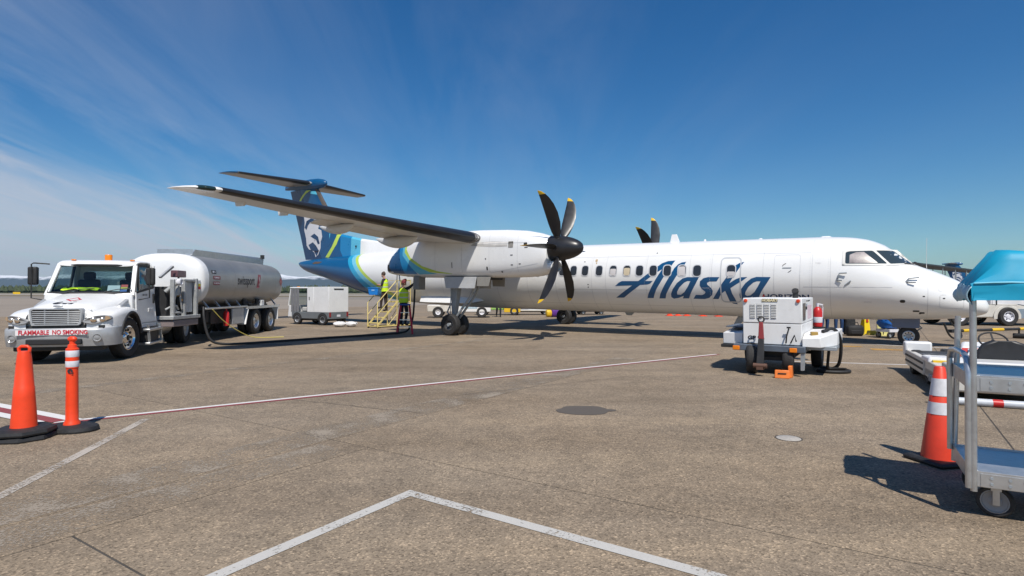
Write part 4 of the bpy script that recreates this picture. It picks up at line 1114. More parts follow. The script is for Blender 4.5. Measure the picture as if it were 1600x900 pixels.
# bonnet
b = MB()
rr_ = []
for y, hw_, zt_, e in ((.10, .60, 1.22, 3.2), (.16, .66, 1.275, 3.2), (.45, .73, 1.36, 3.2), (.9, .80, 1.45, 3.4), (1.35, .88, 1.535, 3.6), (1.66, .93, 1.585, 3.8)):
    ring = superring(0, 0, (zt_ + .55) / 2, hw_, (zt_ - .55) / 2, (zt_ - .55) / 2, 32, e)
    rr_.append([(q[1], y, q[2]) for q in ring])
b.ring_loft(rr_); hood = tp(b, 'bonnet', M_WHT, smooth=40)
for s_ in (1, -1):
    # wing over the front wheel, lofted, with its arch open below
    b = MB(); rows = []
    for y, ox, zt_ in ((.02, .66, .99), (.035, .78, 1.03), (.07, .87, 1.06), (.14, .95, 1.095), (.26, 1.01, 1.13), (.42, 1.045, 1.165), (.56, 1.06, 1.19), (.66, 1.065, 1.205), (.8, 1.07, 1.22), (.98, 1.075, 1.235), (1.16, 1.075, 1.24), (1.34, 1.075, 1.23), (1.52, 1.07, 1.195), (1.66, 1.06, 1.14), (1.76, 1.055, 1.07), (1.84, 1.05, .98), (1.92, 1.045, .86)):
        d = abs(y - 1.16); zb_ = .50 + math.sqrt(max(0, .61 ** 2 - d * d)) if d < .60 else .78
        zb_ = min(zb_, zt_ - .06)
        rows.append([(s_ * (.57 if y < .3 else .54), y, zt_ + .03), (s_ * max(ox - .30, .59), y, zt_ + .025), (s_ * (ox - .15), y, zt_), (s_ * (ox - .06), y, zt_ - .025), (s_ * (ox - .012), y, zt_ - .07), (s_ * ox, y, zt_ - .13 if zt_ - .13 > zb_ else (zt_ - .07 + zb_) / 2), (s_ * ox, y, zb_), (s_ * (ox - .06), y, zb_ - .0)])
    b.ring_loft(rows, True, False, closed=False); b.f.pop(); b.mi.pop()
    k0 = len(b.v); b.add([(s_ * .57, .02, 1.02), (s_ * .66, .02, .97), (s_ * .66, .02, .78), (s_ * .57, .02, .78)], [(0, 1, 2, 3)])
    fd = tp(b, 'wing_panel', M_WHT, smooth=50)
    b = MB(); b.tube([(s_ * 1.055, 1.16 + .61 * math.cos(R(t)), .50 + .61 * math.sin(R(t))) for t in range(5, 171, 11)], .04, 8)
    tp(b, 'arch_trim', M_BLACK, fd)
    b = MB()
    for i in range(12):
        t0, t1 = R(10 + 13.5 * i), R(10 + 13.5 * (i + 1)); c = (1.16, .50)
        b.add([(s_ * .55, c[0] + .6 * math.cos(t), c[1] + .6 * math.sin(t)) for t in (t0, t1)] + [(s_ * 1.05, c[0] + .6 * math.cos(t), c[1] + .6 * math.sin(t)) for t in (t1, t0)], [(0, 1, 2, 3)])
    tp(b, 'arch_liner', M_CHASSIS, fd)
    # headlamp: long almond-shaped lens wrapped round the corner
    def fy_(x): return -.015 + max(0, x - .62) ** 2 * 1.25
    hp = [(.50, .955), (.60, 1.02), (.74, 1.065), (.88, 1.08), (.98, 1.06), (1.01, 1.0), (.95, .945), (.82, .905), (.66, .89), (.54, .91)]
    b = MB(); b.prism(hp, lambda p: (s_ * p[0], fy_(p[0]) + .10, p[1]), lambda p: (s_ * p[0], fy_(p[0]) - .035 + (p[1] - .89) * .12, p[1]))
    hl = tp(b, 'headlamp', M_LAMP, bevel=.02, seg=2)
    b = MB()
    for cx_, rr2 in ((.72, .062), (.87, .055)):
        b.lathe([(rr2, -.012), (rr2 * .8, .0), (rr2 * .3, .012), (.002, .016)], (s_ * cx_, fy_(cx_) - .03, .985), (s_ * .3, -1, 0), 16)
    tp(b, 'lamp_reflector', pm('lamp_warm', (0.75, 0.6, 0.45), .15, metal=.8), hl, smooth=50)
    b = MB(); b.prism([(.92, .96), (1.0, 1.0), (.975, 1.05), (.92, 1.06)], lambda p: (s_ * p[0], fy_(p[0]) - .03, p[1]), lambda p: (s_ * p[0], fy_(p[0]) - .045, p[1])); tp(b, 'turn_lamp', pm('turn_pale', (.5, .34, .2), .2), hl)
    # mirror and arm
    b = MB(); b.box((s_ * 1.27, 1.78, 1.99), (.20, .13, .44)); mi = tp(b, 'mirror', M_BLACK, bevel=.04, seg=3)
    b = MB(); b.tube([(s_ * .93, 1.80, 2.28), (s_ * 1.22, 1.70, 2.30), (s_ * 1.27, 1.70, 2.27), (s_ * 1.27, 1.70, 1.45), (s_ * 1.02, 1.72, 1.40)], .016, 8); tp(b, 'mirror_arm', M_BLACK, mi)
    b = MB(); b.box((s_ * 1.27, 1.85, 1.99), (.17, .01, .40)); tp(b, 'mirror_glass', M_CHROME, mi)
    # side marker and bonnet vent
    b = MB(); b.hexa([(s_ * .90, .98, 1.22), (s_ * .92, 1.40, 1.32), (s_ * .80, 1.40, 1.34), (s_ * .78, .98, 1.24), (s_ * .89, 1.0, 1.27), (s_ * .91, 1.42, 1.42), (s_ * .84, 1.42, 1.44), (s_ * .82, 1.0, 1.29)])
    tp(b, 'bonnet_vent', M_SILVER, hood, bevel=.015)
# bumper, curved back at the ends
b = MB(); rr_ = []
for x, y0 in ((-1.07, .50), (-1.06, .30), (-.99, .12), (-.78, -.02), (0, -.07), (.78, -.02), (.99, .12), (1.06, .30), (1.07, .50)):
    rr_.append([(x, y0 + .10, .80), (x, y0, .80), (x, y0 - .035, .76), (x, y0 - .035, .60), (x, y0, .50), (x, y0 + .03, .40), (x, y0 + .10, .40)])
b.ring_loft(rr_); bump = tp(b, 'bumper', M_SILVER, smooth=40, bevel=.012)
b = MB(); b.bx(-.52, .52, -.115, -.02, .45, .57); tp(b, 'bumper_slot', M_DARK, bump, bevel=.02)
b = MB(); b.bx(-.90, .90, .04, .25, .79, .86); tp(b, 'bumper_seal', M_CHASSIS, bump)
for s_ in (1, -1):
    b = MB(); b.lathe([(.085, -.02), (.09, .0), (.08, .01), (.055, -.01), (.03, .004), (.002, .006)], (s_ * .80, -.052, .585), (s_ * .14, -1, 0), 22); tp(b, 'fog_lamp', M_LAMP, bump, smooth=40)
b = MB(); b.add([(-.70, -.113, .66), (.0, -.119, .66), (.62, -.113, .66), (.62, -.113, .775), (0, -.119, .775), (-.70, -.113, .775)], [(0, 1, 4, 5), (1, 2, 3, 4)]); tp(b, 'warning_sign', pm('sign_white', (0.75, 0.72, 0.72), .5, var=.06), bump, smooth=0)
tm_, tf_ = text_mesh('FLAMMABLE', .135, .78, 0, .004); b = MB(); b.add([(-.36 + x, -.124, .717 + y) for x, y in tm_], tf_); tp(b, 'sign_lettering', M_TXTRED, bump, smooth=0, fix=False)
tm_, tf_ = text_mesh('NO SMOKING', .135, .78, 0, .004); b = MB(); b.add([(.315 + x, -.124, .717 + y) for x, y in tm_], tf_); tp(b, 'sign_lettering', M_TXTRED, bump, smooth=0, fix=False)
b = MB(); b.bx(-.85, .85, .1, .42, .30, .42); tp(b, 'lower_apron', M_CHASSIS, bump, bevel=.03)
# grille
b = MB(); fr_ = [(-.50, 1.20), (-.46, 1.235), (.46, 1.235), (.50, 1.20), (.47, .90), (.43, .865), (-.43, .865), (-.47, .90)]
inn = [(x * .93, 1.05 + (z - 1.05) * .87) for x, z in fr_]
b.ring_loft([[(x, .16, z) for x, z in fr_], [(x, -.015, z) for x, z in fr_], [(x, -.015, z) for x, z in inn], [(x, .06, z) for x, z in inn]], False, False)
gr = tp(b, 'grille', M_SILVER, smooth=30)
b = MB(); b.prism(inn, lambda p: (p[0], .05, p[1]), lambda p: (p[0], .09, p[1])); tp(b, 'grille_mesh', M_DARK, gr)
for i in range(7):
    z = .915 + .042 * i
    b = MB(); w_ = .435 + .03 * (z - .9) / .3; b.box((0, .012, z), (2 * w_, .03, .022)); tp(b, 'grille_bar', M_SILVER, gr, bevel=.006)
for x in (-.22, .22):
    b = MB(); b.box((x, .025, 1.05), (.025, .03, .32)); tp(b, 'grille_divider', M_SILVER, gr)
b = MB(); b.sphere((-.0, .085, 1.285), .1, 16, 8, (1, .18, .28)); tp(b, 'bonnet_badge', M_SILVER, hood)
b = MB(); b.sphere((.56, .19, 1.175), .055, 14, 8, (1, .3, .75)); tp(b, 'bonnet_badge', M_SILVER, hood)
def hoodz(x, y):
    t = min(1, max(0, (y - .16) / 1.5)); zt_ = 1.275 + (1.585 - 1.275) * (t ** .85); hw_ = .66 + .27 * t
    return .55 + (zt_ - .55) / 2 + (zt_ - .55) / 2 * max(0, 1 - abs(x / hw_) ** 3.4) ** (1 / 3.4) + .006
tm_, tf_ = text_mesh('641', .20, 1.4, .1, .016); b = MB(); b.add([(x - .02, .42 + y * 1.3, hoodz(x, .42 + y * 1.3)) for x, y in tm_], tf_); tp(b, 'bonnet_lettering', M_TXTBLK, hood, smooth=0, fix=False)
b = MB(); dm = [(-.05, .62), (.10, .76), (.25, .90), (.09, .80), (.05, .98), (-.12, .86), (-.22, .80)]; dm = [(.16, .75), (.0, .98), (-.16, .75), (0, .58)]
dmi = [(.11, .76), (.0, .92), (-.11, .76), (0, .64)]
b.add([(x + .02, y, hoodz(x, y) + .002) for x, y in dm + dmi], [(0, 1, 5, 4), (1, 2, 6, 5), (2, 3, 7, 6), (3, 0, 4, 7)]); tp(b, 'hazard_diamond', M_TXTRED, hood, smooth=0)
tm_, tf_ = text_mesh('643520', .075, 1.2, 0, .003); b = MB(); b.add([(.50 + x * 1.0, .052 + .02, .89 + y) for x, y in tm_], tf_); tp(b, 'unit_number', M_TXTBLK, hood, smooth=0, fix=False)
# cab shell: floor tub, cowl, pillars, roof, back wall and doors with open window frames
b = MB(); b.hexa([(-.99, 1.72, .66), (.99, 1.72, .66), (.99, 3.12, .66), (-.99, 3.12, .66), (-.99, 1.72, .80), (.99, 1.72, .80), (.99, 3.12, .80), (-.99, 3.12, .80)])
b.hexa([(-.95, 1.55, .8), (.95, 1.55, .8), (.96, 1.75, .8), (-.96, 1.75, .8), (-.93, 1.55, 1.56), (.93, 1.55, 1.56), (.95, 1.75, 1.60), (-.95, 1.75, 1.60)])
cab = tp(b, 'cab', M_WHT, bevel=.03)
def pillar(name, p0, p1, w, d, mat=M_WHT, par=None):
    b = MB(); b.bar(p0, p1, w, d); return tp(b, name, mat, par or cab, bevel=.02)
for s_ in (1, -1):
    pillar('pillar', (s_ * .92, 1.60, 1.50), (s_ * .83, 2.08, 2.32), .10, .07)
    pillar('pillar', (s_ * .97, 3.02, .8), (s_ * .85, 2.98, 2.36), .16, .10)
    # door: lower skin, window frame, glass, handle
    b = MB(); b.hexa([(s_ * .975, 1.66, .80), (s_ * 1.01, 1.66, .80), (s_ * 1.01, 2.92, .80), (s_ * .975, 2.92, .80), (s_ * .945, 1.66, 1.60), (s_ * .985, 1.66, 1.60), (s_ * .985, 2.92, 1.74), (s_ * .945, 2.92, 1.74)])
    dr = tp(b, 'door', M_WHT, bevel=.015)
    b = MB()
    for p0, p1 in (((s_ * .965, 1.68, 1.58), (s_ * .86, 2.06, 2.26)), ((s_ * .86, 2.06, 2.26), (s_ * .86, 2.88, 2.29)), ((s_ * .86, 2.88, 2.29), (s_ * .965, 2.92, 1.72)), ((s_ * .965, 2.92, 1.72), (s_ * .965, 1.68, 1.58)), ((s_ * .955, 1.92, 1.62), (s_ * .865, 2.14, 2.26))):
        b.bar(p0, p1, .05, .05)
    tp(b, 'window_frame', M_BLACK, dr)
    b = MB(); b.add([(s_ * .96, 1.70, 1.60), (s_ * .96, 2.90, 1.72), (s_ * .86, 2.86, 2.27), (s_ * .86, 2.08, 2.25)], [(0, 1, 2, 3)]); tp(b, 'pane', M_WS, dr, smooth=0)
    b = MB(); b.box((s_ * 1.005, 2.84, 1.42), (.03, .10, .26)); tp(b, 'door_handle', M_BLACK, dr, bevel=.015)
    b = MB(); b.box((s_ * 1.012, 2.62, 1.12), (.015, .38, .10)); tp(b, 'door_trim', M_WHT, dr, bevel=.012)
tm_, tf_ = text_mesh('swissport', .105, 1.0, 0, .004); b = MB(); b.add([(1.006 - .04 * (1.35 - .80) / .8 + .008, 2.12 + x, 1.36 + y) for x, y in tm_], tf_); tp(b, 'door_lettering', M_TXTBLK, cab, smooth=0, fix=False)
tm_, tf_ = text_mesh('5371 A 1 38', .065, 1.0, 0, .003); b = MB(); b.add([(1.0, 2.22 + x, 1.52 + y) for x, y in tm_], tf_); tp(b, 'door_lettering', M_TXTBLK, cab, smooth=0, fix=False)
b = MB(); b.add([(.995, 2.42, 1.28), (.995, 2.50, 1.28), (.992, 2.535, 1.46), (.992, 2.455, 1.46)], [(0, 1, 2, 3)]); tp(b, 'door_logo', M_LOGOR, cab, smooth=0)
b = MB(); rr_ = []
for y, z, hw_, h in ((1.98, 2.28, .80, .05), (2.06, 2.33, .86, .07), (2.25, 2.365, .89, .09), (2.7, 2.375, .90, .09), (3.0, 2.36, .89, .09), (3.08, 2.33, .86, .07)):
    rr_.append([(q[1], y, q[2]) for q in superring(0, 0, z, hw_, h * .55, h * .8, 28, 3.2)])
b.ring_loft(rr_); roof = tp(b, 'roof', M_WHT, smooth=50)
b = MB(); b.bx(-.95, .95, 3.04, 3.10, .8, 1.62); b.bx(-.95, -.60, 3.04, 3.10, 1.62, 2.3); b.bx(.60, .95, 3.04, 3.10, 1.62, 2.3); b.bx(-.6, .6, 3.04, 3.10, 2.15, 2.3); tp(b, 'back_wall', M_WHT, cab)
b = MB(); b.bx(-.6, .6, 3.065, 3.075, 1.62, 2.15); tp(b, 'rear_pane', M_WS, cab)
# windscreen, slightly bowed, in a black rubber frame
b = MB(); N = 8; top = []; bot = []
for i in range(N + 1):
    t = -1 + 2 * i / N; bow = .10 * (1 - t * t)
    bot.append((t * .90, 1.64 - bow, 1.575)); top.append((t * .82, 2.07 - bow, 2.27))
b.add(bot + top, [(i, i + 1, N + 2 + i, N + 1 + i) for i in range(N)]); ws = tp(b, 'windscreen', M_WS, smooth=50)
b = MB(); b.tube([Vector(p) + Vector((0, -.012, 0)) for p in bot] + [Vector(p) + Vector((0, -.012, 0)) for p in reversed(top)] + [Vector(bot[0]) + Vector((0, -.012, 0))], .028, 8); tp(b, 'windscreen_seal', M_BLACK, ws)
for x in (-.45, .35):
    b = MB(); b.tube([(x, 1.52, 1.60), (x + .25, 1.56, 1.66), (x + .55, 1.60, 1.69)], .011, 6); tp(b, 'wiper', M_BLACK, ws)
b = MB(); b.add([(.36, 1.63, 1.62), (.62, 1.66, 1.62), (.61, 1.74, 1.76), (.35, 1.71, 1.76)], [(0, 1, 2, 3)]); tp(b, 'permit_sticker', pm('sticker_white', (.6, .66, .7), .5), ws, smooth=0)
for z0, cc in ((1.60, (0.02, 0.12, 0.45)), (1.66, (0.6, 0.5, 0.02)), (1.72, (0.6, 0.04, 0.03))):
    b = MB(); b.add([(.64, 1.60 + (z0 - 1.575) * .62, z0), (.78, 1.62 + (z0 - 1.575) * .62, z0), (.78, 1.66 + (z0 - 1.575) * .62, z0 + .06), (.64, 1.64 + (z0 - 1.575) * .62, z0 + .06)], [(0, 1, 2, 3)]); tp(b, 'permit_sticker', pm('sticker_%d' % int(z0 * 100), cc, .5), ws, smooth=0)
# inside: dash, seats, wheel
b = MB(); b.hexa([(-.88, 1.68, 1.2), (.88, 1.68, 1.2), (.88, 2.0, 1.2), (-.88, 2.0, 1.2), (-.88, 1.68, 1.58), (.88, 1.68, 1.58), (.88, 1.98, 1.52), (-.88, 1.98, 1.52)]); tp(b, 'dashboard', M_INT, cab, bevel=.03)
for x in (-.48, .48):
    b = MB(); b.box((x, 2.78, 1.55), (.5, .16, .75)); b.box((x, 2.80, 2.02), (.28, .12, .22)); b.box((x, 2.5, 1.15), (.5, .5, .18)); tp(b, 'seat', M_INT, cab, bevel=.06, seg=3)
b = MB(); b.torus((.48, 2.10, 1.60), (0, -.75, .65), .21, .018, 28, 8); b.bar((.48, 2.10, 1.60), (.48, 1.95, 1.48), .05); tp(b, 'steering_wheel', M_BLACK, cab)
# lamps on the roof
b = MB(); b.lathe([(.085, 0), (.085, .14), (.075, .155), (.01, .16)], (.02, 2.62, 2.42), (0, 0, 1), 18); tp(b, 'beacon', M_AMBER, roof, smooth=40)
for x in (-.55, .75):
    b = MB(); b.box((x, 2.1, 2.405), (.10, .06, .035)); tp(b, 'marker_lamp', M_AMBER, roof, bevel=.012)
# front wheels steered a little, chassis, steps and tanks
for s_ in (1, -1):
    wheel(truck, 'tyre', (s_ * .90, 1.16, .49), .49, .27, .29, (math.cos(R(8)), -math.sin(R(8)), 0), M_CHROME, lugs=10)
for s_ in (1, -1):
    b = MB(); b.bx(s_ * .38 - .04, s_ * .38 + .04, .3, 6.6, .55, .80); tp(b, 'chassis_rail', M_CHASSIS)
    b = MB(); b.bx(s_ * .75, s_ * 1.14, 2.0, 2.85, .28, .66); tp(b, 'battery_box', M_CHASSIS, bevel=.03)
    for z in (.27, .62):
        b = MB(); b.bx(s_ * .95, s_ * 1.22, 1.92, 2.92, z - .03, z + .03); tp(b, 'step', M_ALU, bevel=.01)
    for yy in (1.98, 2.86):
        b = MB(); b.bar((s_ * 1.19, yy, .27), (s_ * 1.15, yy, .75), .05, .05); tp(b, 'step_bracket', M_ALU)
b = MB(); b.cyl((-1.0, 1.16, .49), (1.0, 1.16, .49), .07, n=12); b.bx(-.6, .6, .9, 1.4, .34, .52); tp(b, 'front_axle', M_CHASSIS)
b = MB(); b.bx(-.5, .5, .4, 2.9, .45, 1.1); tp(b, 'engine', M_CHASSIS)
b = MB(); b.cyl((.80, 3.1, .62), (.80, 4.2, .62), .27, n=24); tp(b, 'fuel_tank', M_ALU, smooth=30)
for yy in (5.35,):
    for s_ in (1, -1):
        for dx in (.72, 1.02):
            wheel(truck, 'tyre', (s_ * dx, yy, .49), .49, .26, .28, (1, 0, 0), M_SILVER, n=22, lugs=0)
# ---- the trailer (own angle)
MB.XF = KM
b = MB(); rr_ = []
TZ, TH_ = 1.95, .84
for y, k in ((.32, 1.0), (.6, 1), (2, 1), (4, 1), (6.6, 1), (7.0, .985), (7.18, .94), (7.28, .85), (7.34, .6), (7.36, .3)):
    rr_.append([(q[1], y, q[2]) for q in superring(0, 0, TZ, 1.2 * k, TH_ * k, TH_ * k, 48, 2.7)])
b.ring_loft(rr_); tank = tp(b, 'tank', M_TANK, smooth=40)
b = MB(); rr_ = []
for y, k in ((-.14, .3), (-.12, .7), (-.06, .90), (.0, .965), (.06, .995), (.12, 1.006), (.33, 1.006)):
    rr_.append([(q[1], y, q[2]) for q in superring(0, 0, TZ, 1.2 * k, TH_ * k, TH_ * k, 48, 2.7)])
b.ring_loft(rr_); tp(b, 'tank_head', M_WHT, smooth=40)
for y in (2.3, 4.4, 6.2):
    b = MB(); b.ring_loft([[(q[1], yy, q[2]) for q in superring(0, 0, TZ, 1.2 * k, TH_ * k, TH_ * k, 48, 2.7)] for yy, k in ((y, 1.001), (y + .005, 1.004), (y + .025, 1.004), (y + .03, 1.001))], False, False); tp(b, 'tank_seam', M_TANK, tank, smooth=40)
# walkway with side boards on top
for s_ in (1, -1):
    b = MB(); b.hexa([(s_ * .52 - .015, .55, 2.74), (s_ * .52 + .015, .55, 2.74), (s_ * .52 + .015, 6.6, 2.74), (s_ * .52 - .015, 6.6, 2.74), (s_ * .56 - .015, .75, 2.96), (s_ * .56 + .015, .75, 2.96), (s_ * .56 + .015, 6.55, 2.96), (s_ * .56 - .015, 6.55, 3.02)]); tp(b, 'top_rail_board', M_ALU, tank, bevel=.006)
for yy, hh in ((.65, .20), (6.55, .22)):
    b = MB(); b.bar((-.55, yy, 2.86), (.55, yy, 2.86), .03, hh); tp(b, 'top_rail_board', M_ALU, tank)
for y in (1.5, 3.2, 4.9):
    b = MB(); b.cyl((0, y, 2.76), (0, y, 2.90), .26, n=22); b.cyl((0, y, 2.90), (0, y, 2.94), .29, n=22); tp(b, 'hatch', M_ALU, tank)
b = MB(); b.tube([(.56, 6.3, 3.02), (.56, 6.3, 3.12)], .03); b.bx(.5, .62, 6.4, 6.52, 2.98, 3.14); tp(b, 'vent_pipe', M_CHASSIS, tank)
# running gear
b = MB()
for s_ in (1, -1): b.bx(s_ * .48 - .05, s_ * .48 + .05, .1, 7.1, .86, 1.10)
b.bx(-.55, .55, .4, 6.9, 1.05, 1.16); tp(b, 'trailer_frame', M_CHASSIS)
for s_ in (1, -1):
    b = MB(); b.bx(s_ * 1.10, s_ * 1.20, .15, 3.35, 1.04, 1.10); b.bx(s_ * 1.10, s_ * 1.20, 3.45, 6.7, .99, 1.06); tp(b, 'side_rail', M_ALU, bevel=.01)
    for y in (.5, 1.3, 2.1, 2.9, 5.0, 6.4):
        b = MB(); b.bar((s_ * 1.12, y, 1.06), (s_ * .92, y, 1.32), .05, .05); tp(b, 'rail_bracket', M_ALU)
    b = MB(); b.bx(s_ * 1.10, s_ * 1.16, 2.15, 3.10, .48, 1.02); tp(b, 'side_cabinet', M_SILVER, bevel=.01)
    b = MB(); b.hexa([(s_ * .55, 3.16, .42), (s_ * 1.2, 3.16, .42), (s_ * 1.2, 3.20, .42), (s_ * .55, 3.20, .42), (s_ * .55, 3.42, 1.0), (s_ * 1.2, 3.42, 1.0), (s_ * 1.2, 3.46, 1.0), (s_ * .55, 3.46, 1.0)]); tp(b, 'mudguard', M_WHT, bevel=.01)
    b = MB(); b.bx(s_ * .55, s_ * 1.2, 6.45, 6.49, .45, 1.0); tp(b, 'mudguard', M_WHT, bevel=.01)
    b = MB(); b.bx(s_ * 1.19, s_ * 1.205, 3.4, 6.5, .97, 1.07); tp(b, 'mudguard_edge', M_ALU)
for yy in (4.25, 5.75):
    b = MB(); b.cyl((-1.0, yy, .49), (1.0, yy, .49), .09, n=12); tp(b, 'trailer_axle', M_CHASSIS)
    for s_ in (1, -1):
        for dx in (.74, 1.05):
            wheel(truck, 'tyre', (s_ * dx, yy, .49), .49, .25, .285, (1, 0, 0), M_ALU if dx > 1 else M_SILVER, n=26, lugs=8 if dx > 1 else 0, rim_depth=.15)
b = MB(); b.bx(.55, .95, 1.0, 2.0, .55, .95); b.bx(-.9, .9, .8, 3.1, .62, 1.0); tp(b, 'valve_cabinet', M_CHASSIS)
b = MB()
for (x, y, z) in ((1.0, 3.5, 1.25), (.95, 3.75, 1.2), (1.05, 4.6, 1.25), (1.0, 4.0, 1.15)): b.cyl((x, y, z - .14), (x, y, z + .08), .08, n=12)
b.tube([(.9, 3.4, 1.1), (1.1, 3.6, 1.2), (1.0, 4.2, 1.1), (1.1, 4.9, 1.2)], .03); tp(b, 'valve_cluster', M_CHASSIS)
b = MB(); b.bx(.98, 1.16, 4.75, 5.05, 1.07, 1.28); tp(b, 'document_box', M_WHT, bevel=.01)
# fire extinguisher hung on the side
b = MB(); b.lathe([(.02, -.28), (.085, -.26), (.09, -.2), (.09, .16), (.06, .22), (.025, .25), (.025, .3)], (1.12, 1.75, .72), (0, 0, 1), 16); tp(b, 'fire_extinguisher', M_RED, smooth=40)
# lettering on the tank side
def tsurf(y, z, off=.006):
    r_ = min(1, abs(z - TZ) / TH_); return Vector((1.2 * max(0, 1 - r_ ** 2.7) ** (1 / 2.7) + off, y, z))
def tank_sheet(name, poly, mat, off=.006):
    return decal(name, [poly], lambda y, z, o: KM @ tsurf(y, z, o), mat, tank, off, .04, 2.0)
tm_, tf_ = text_mesh('swissport', .46, .84, 0, .006); b = MB(); b.add([tsurf(3.22 + x, 2.0 + y) for x, y in tm_], tf_); tp(b, 'lettering', M_TXTBLK, tank, smooth=0, fix=False)
tank_sheet('logo', [(4.16, 1.76), (4.42, 1.76), (4.62, 2.26), (4.36, 2.26)], M_LOGOR)
tank_sheet('logo_mark', [(4.34, 1.84), (4.42, 1.98), (4.38, 2.12), (4.46, 2.2), (4.50, 2.05), (4.44, 1.96), (4.42, 1.84)], pm('logo_pale', (0.5, 0.38, 0.4), .5), .009)
tank_sheet('hazard_diamond', [(6.62, 2.02), (6.80, 1.84), (6.98, 2.02), (6.80, 2.20)], pm('diamond_red', (0.42, 0.05, 0.05), .5))
tank_sheet('hazard_diamond', [(6.70, 2.02), (6.80, 1.92), (6.90, 2.02), (6.80, 2.12)], pm('diamond_pale', (0.5, 0.25, 0.24), .5), .009)
tank_sheet('warning_plate', [(.62, 2.00), (1.12, 2.00), (1.12, 2.11), (.62, 2.11)], M_LOGOR); tank_sheet('warning_plate', [(.62, 1.82), (1.08, 1.82), (1.08, 1.93), (.62, 1.93)], M_LOGOR); tank_sheet('warning_plate', [(.55, 2.18), (.86, 2.18), (.86, 2.29), (.55, 2.29)], M_CHASSIS)
for body, zz in (('FLAMMABLE', 2.055), ('NO SMOKING', 1.875)):
    tm_, tf_ = text_mesh(body, .075, .9, 0, .002); b = MB(); b.add([tsurf(.86 + x, zz + y, .010) for x, y in tm_], tf_); tp(b, 'lettering', M_REFL, tank, smooth=0, fix=False)
tm_, tf_ = text_mesh('JET A', .08, 1.0, 0, .004); b = MB(); b.add([tsurf(.70 + x, 2.235 + y, .010) for x, y in tm_], tf_); tp(b, 'lettering', M_REFL, tank, smooth=0, fix=False)
# pump module between cab and tank: posts, panels, reel, gauges, meter
M_MOD = pm('module_grey', (0.42, 0.43, 0.43), .45, metal=.3, var=.15, scale=6, dirt=.35)
b = MB(); b.bx(-1.15, 1.2, -1.75, -.2, .82, .92); mod = tp(b, 'pump_module', M_MOD, bevel=.01)
for (x, y, z1) in ((1.1, -1.6, 1.95), (1.1, -1.0, 1.9), (1.12, -.35, 2.0), (-1.1, -1.6, 1.9), (-1.1, -.35, 1.9)):
    b = MB(); b.bx(x - .05, x + .05, y - .05, y + .05, .9, z1); tp(b, 'module_post', M_MOD, mod, bevel=.008)
b = MB(); b.bx(.98, 1.06, -.92, -.42, 1.0, 1.9); tp(b, 'module_panel', pm('panel_pale', (.5, .52, .54), .4, metal=.3, dirt=.2), mod, bevel=.01)
b = MB(); b.bx(.95, 1.14, -.30, -.26, .9, 1.98); tp(b, 'module_panel', M_ALU, mod, bevel=.008)
b = MB(); b.bx(.9, 1.14, -1.05, -.3, 1.90, 1.97); tp(b, 'module_top_rail', M_MOD, mod, bevel=.01)
b = MB(); b.bx(.85, 1.05, -1.25, -.75, 2.02, 2.22); b.bar((.95, -1.0, 1.9), (.95, -1.0, 2.05), .05); tp(b, 'meter_display', pm('meter_maroon', (.14, .07, .08), .3), mod, bevel=.02)
b = MB(); b.hexa([(.8, -1.72, 1.98), (.86, -1.72, 1.98), (1.02, -1.36, 2.30), (.96, -1.36, 2.30), (.8, -1.78, 2.02), (.86, -1.78, 2.02), (1.02, -1.42, 2.34), (.96, -1.42, 2.34)]); tp(b, 'deadman_panel', M_SILVER, mod)
b = MB(); b.lathe([(.10, -.05), (.10, .05), (.07, .06), (.06, .03), (.002, .03)], (1.16, -1.35, 1.88), (1, 0, 0), 18); tp(b, 'gauge', M_REFL, mod, smooth=40)
b = MB(); b.torus((.72, -1.15, 1.35), (0, 1, 0), .30, .05, 24, 8); b.cyl((.72, -1.45, 1.35), (.72, -.85, 1.35), .14, n=18); tp(b, 'hose_reel', M_CHASSIS, mod)
b = MB()
for pth in ([(1.08, -1.3, 1.75), (1.1, -1.45, 1.5), (1.0, -1.4, 1.2), (1.08, -1.25, .95)], [(1.05, -1.15, 1.7), (1.1, -1.2, 1.4), (1.1, -1.1, 1.1)], [(.95, -1.7, 1.1), (1.12, -1.5, 1.25), (1.1, -1.3, 1.1)], [(1.1, -1.65, 1.0), (1.16, -1.4, 1.02), (1.1, -1.2, 1.0)]): b.tube(pth, .028, 8, smooth=2)
b.cyl((1.0, -1.25, 1.5), (1.0, -1.25, 1.78), .10, n=14); b.cyl((.9, -1.6, 1.6), (1.15, -1.5, 1.85), .06, n=12); tp(b, 'pipework', M_MOD, mod)
b = MB(); b.cyl((1.02, -1.18, 1.50), (1.10, -1.18, 1.50), .045, n=10); b.cyl((1.05, -1.12, 1.36), (1.12, -1.12, 1.36), .035, n=10); tp(b, 'valve_handle', pm('brass', (.55, .30, .08), .35, metal=.7), mod)
b = MB(); b.bx(.2, .9, -1.55, -.4, .9, 1.75); tp(b, 'module_cabinet', M_CHASSIS, mod, bevel=.02)
b = MB(); b.bx(1.125, 1.135, -.42, -.06, 1.66, 1.95); sg = tp(b, 'hazard_sign', pm('sign_pale', (.7, .72, .72), .5), mod)
for z0, cc in ((1.68, 'sticker_red'), (1.765, 'sticker_yel')):
    b = MB(); b.bx(1.136, 1.14, -.40, -.08, z0, z0 + .08); tp(b, 'sign_band', pm(cc, (.62, .03, .02) if 'red' in cc else (.75, .6, .02), .5), mod)
b = MB(); b.bx(.55, 1.18, -1.7, -.3, .62, .80); tp(b, 'lower_box', pm('box_pinkgrey', (.22, .18, .18), .6, dirt=.3), mod, bevel=.015)
MB.XF = None
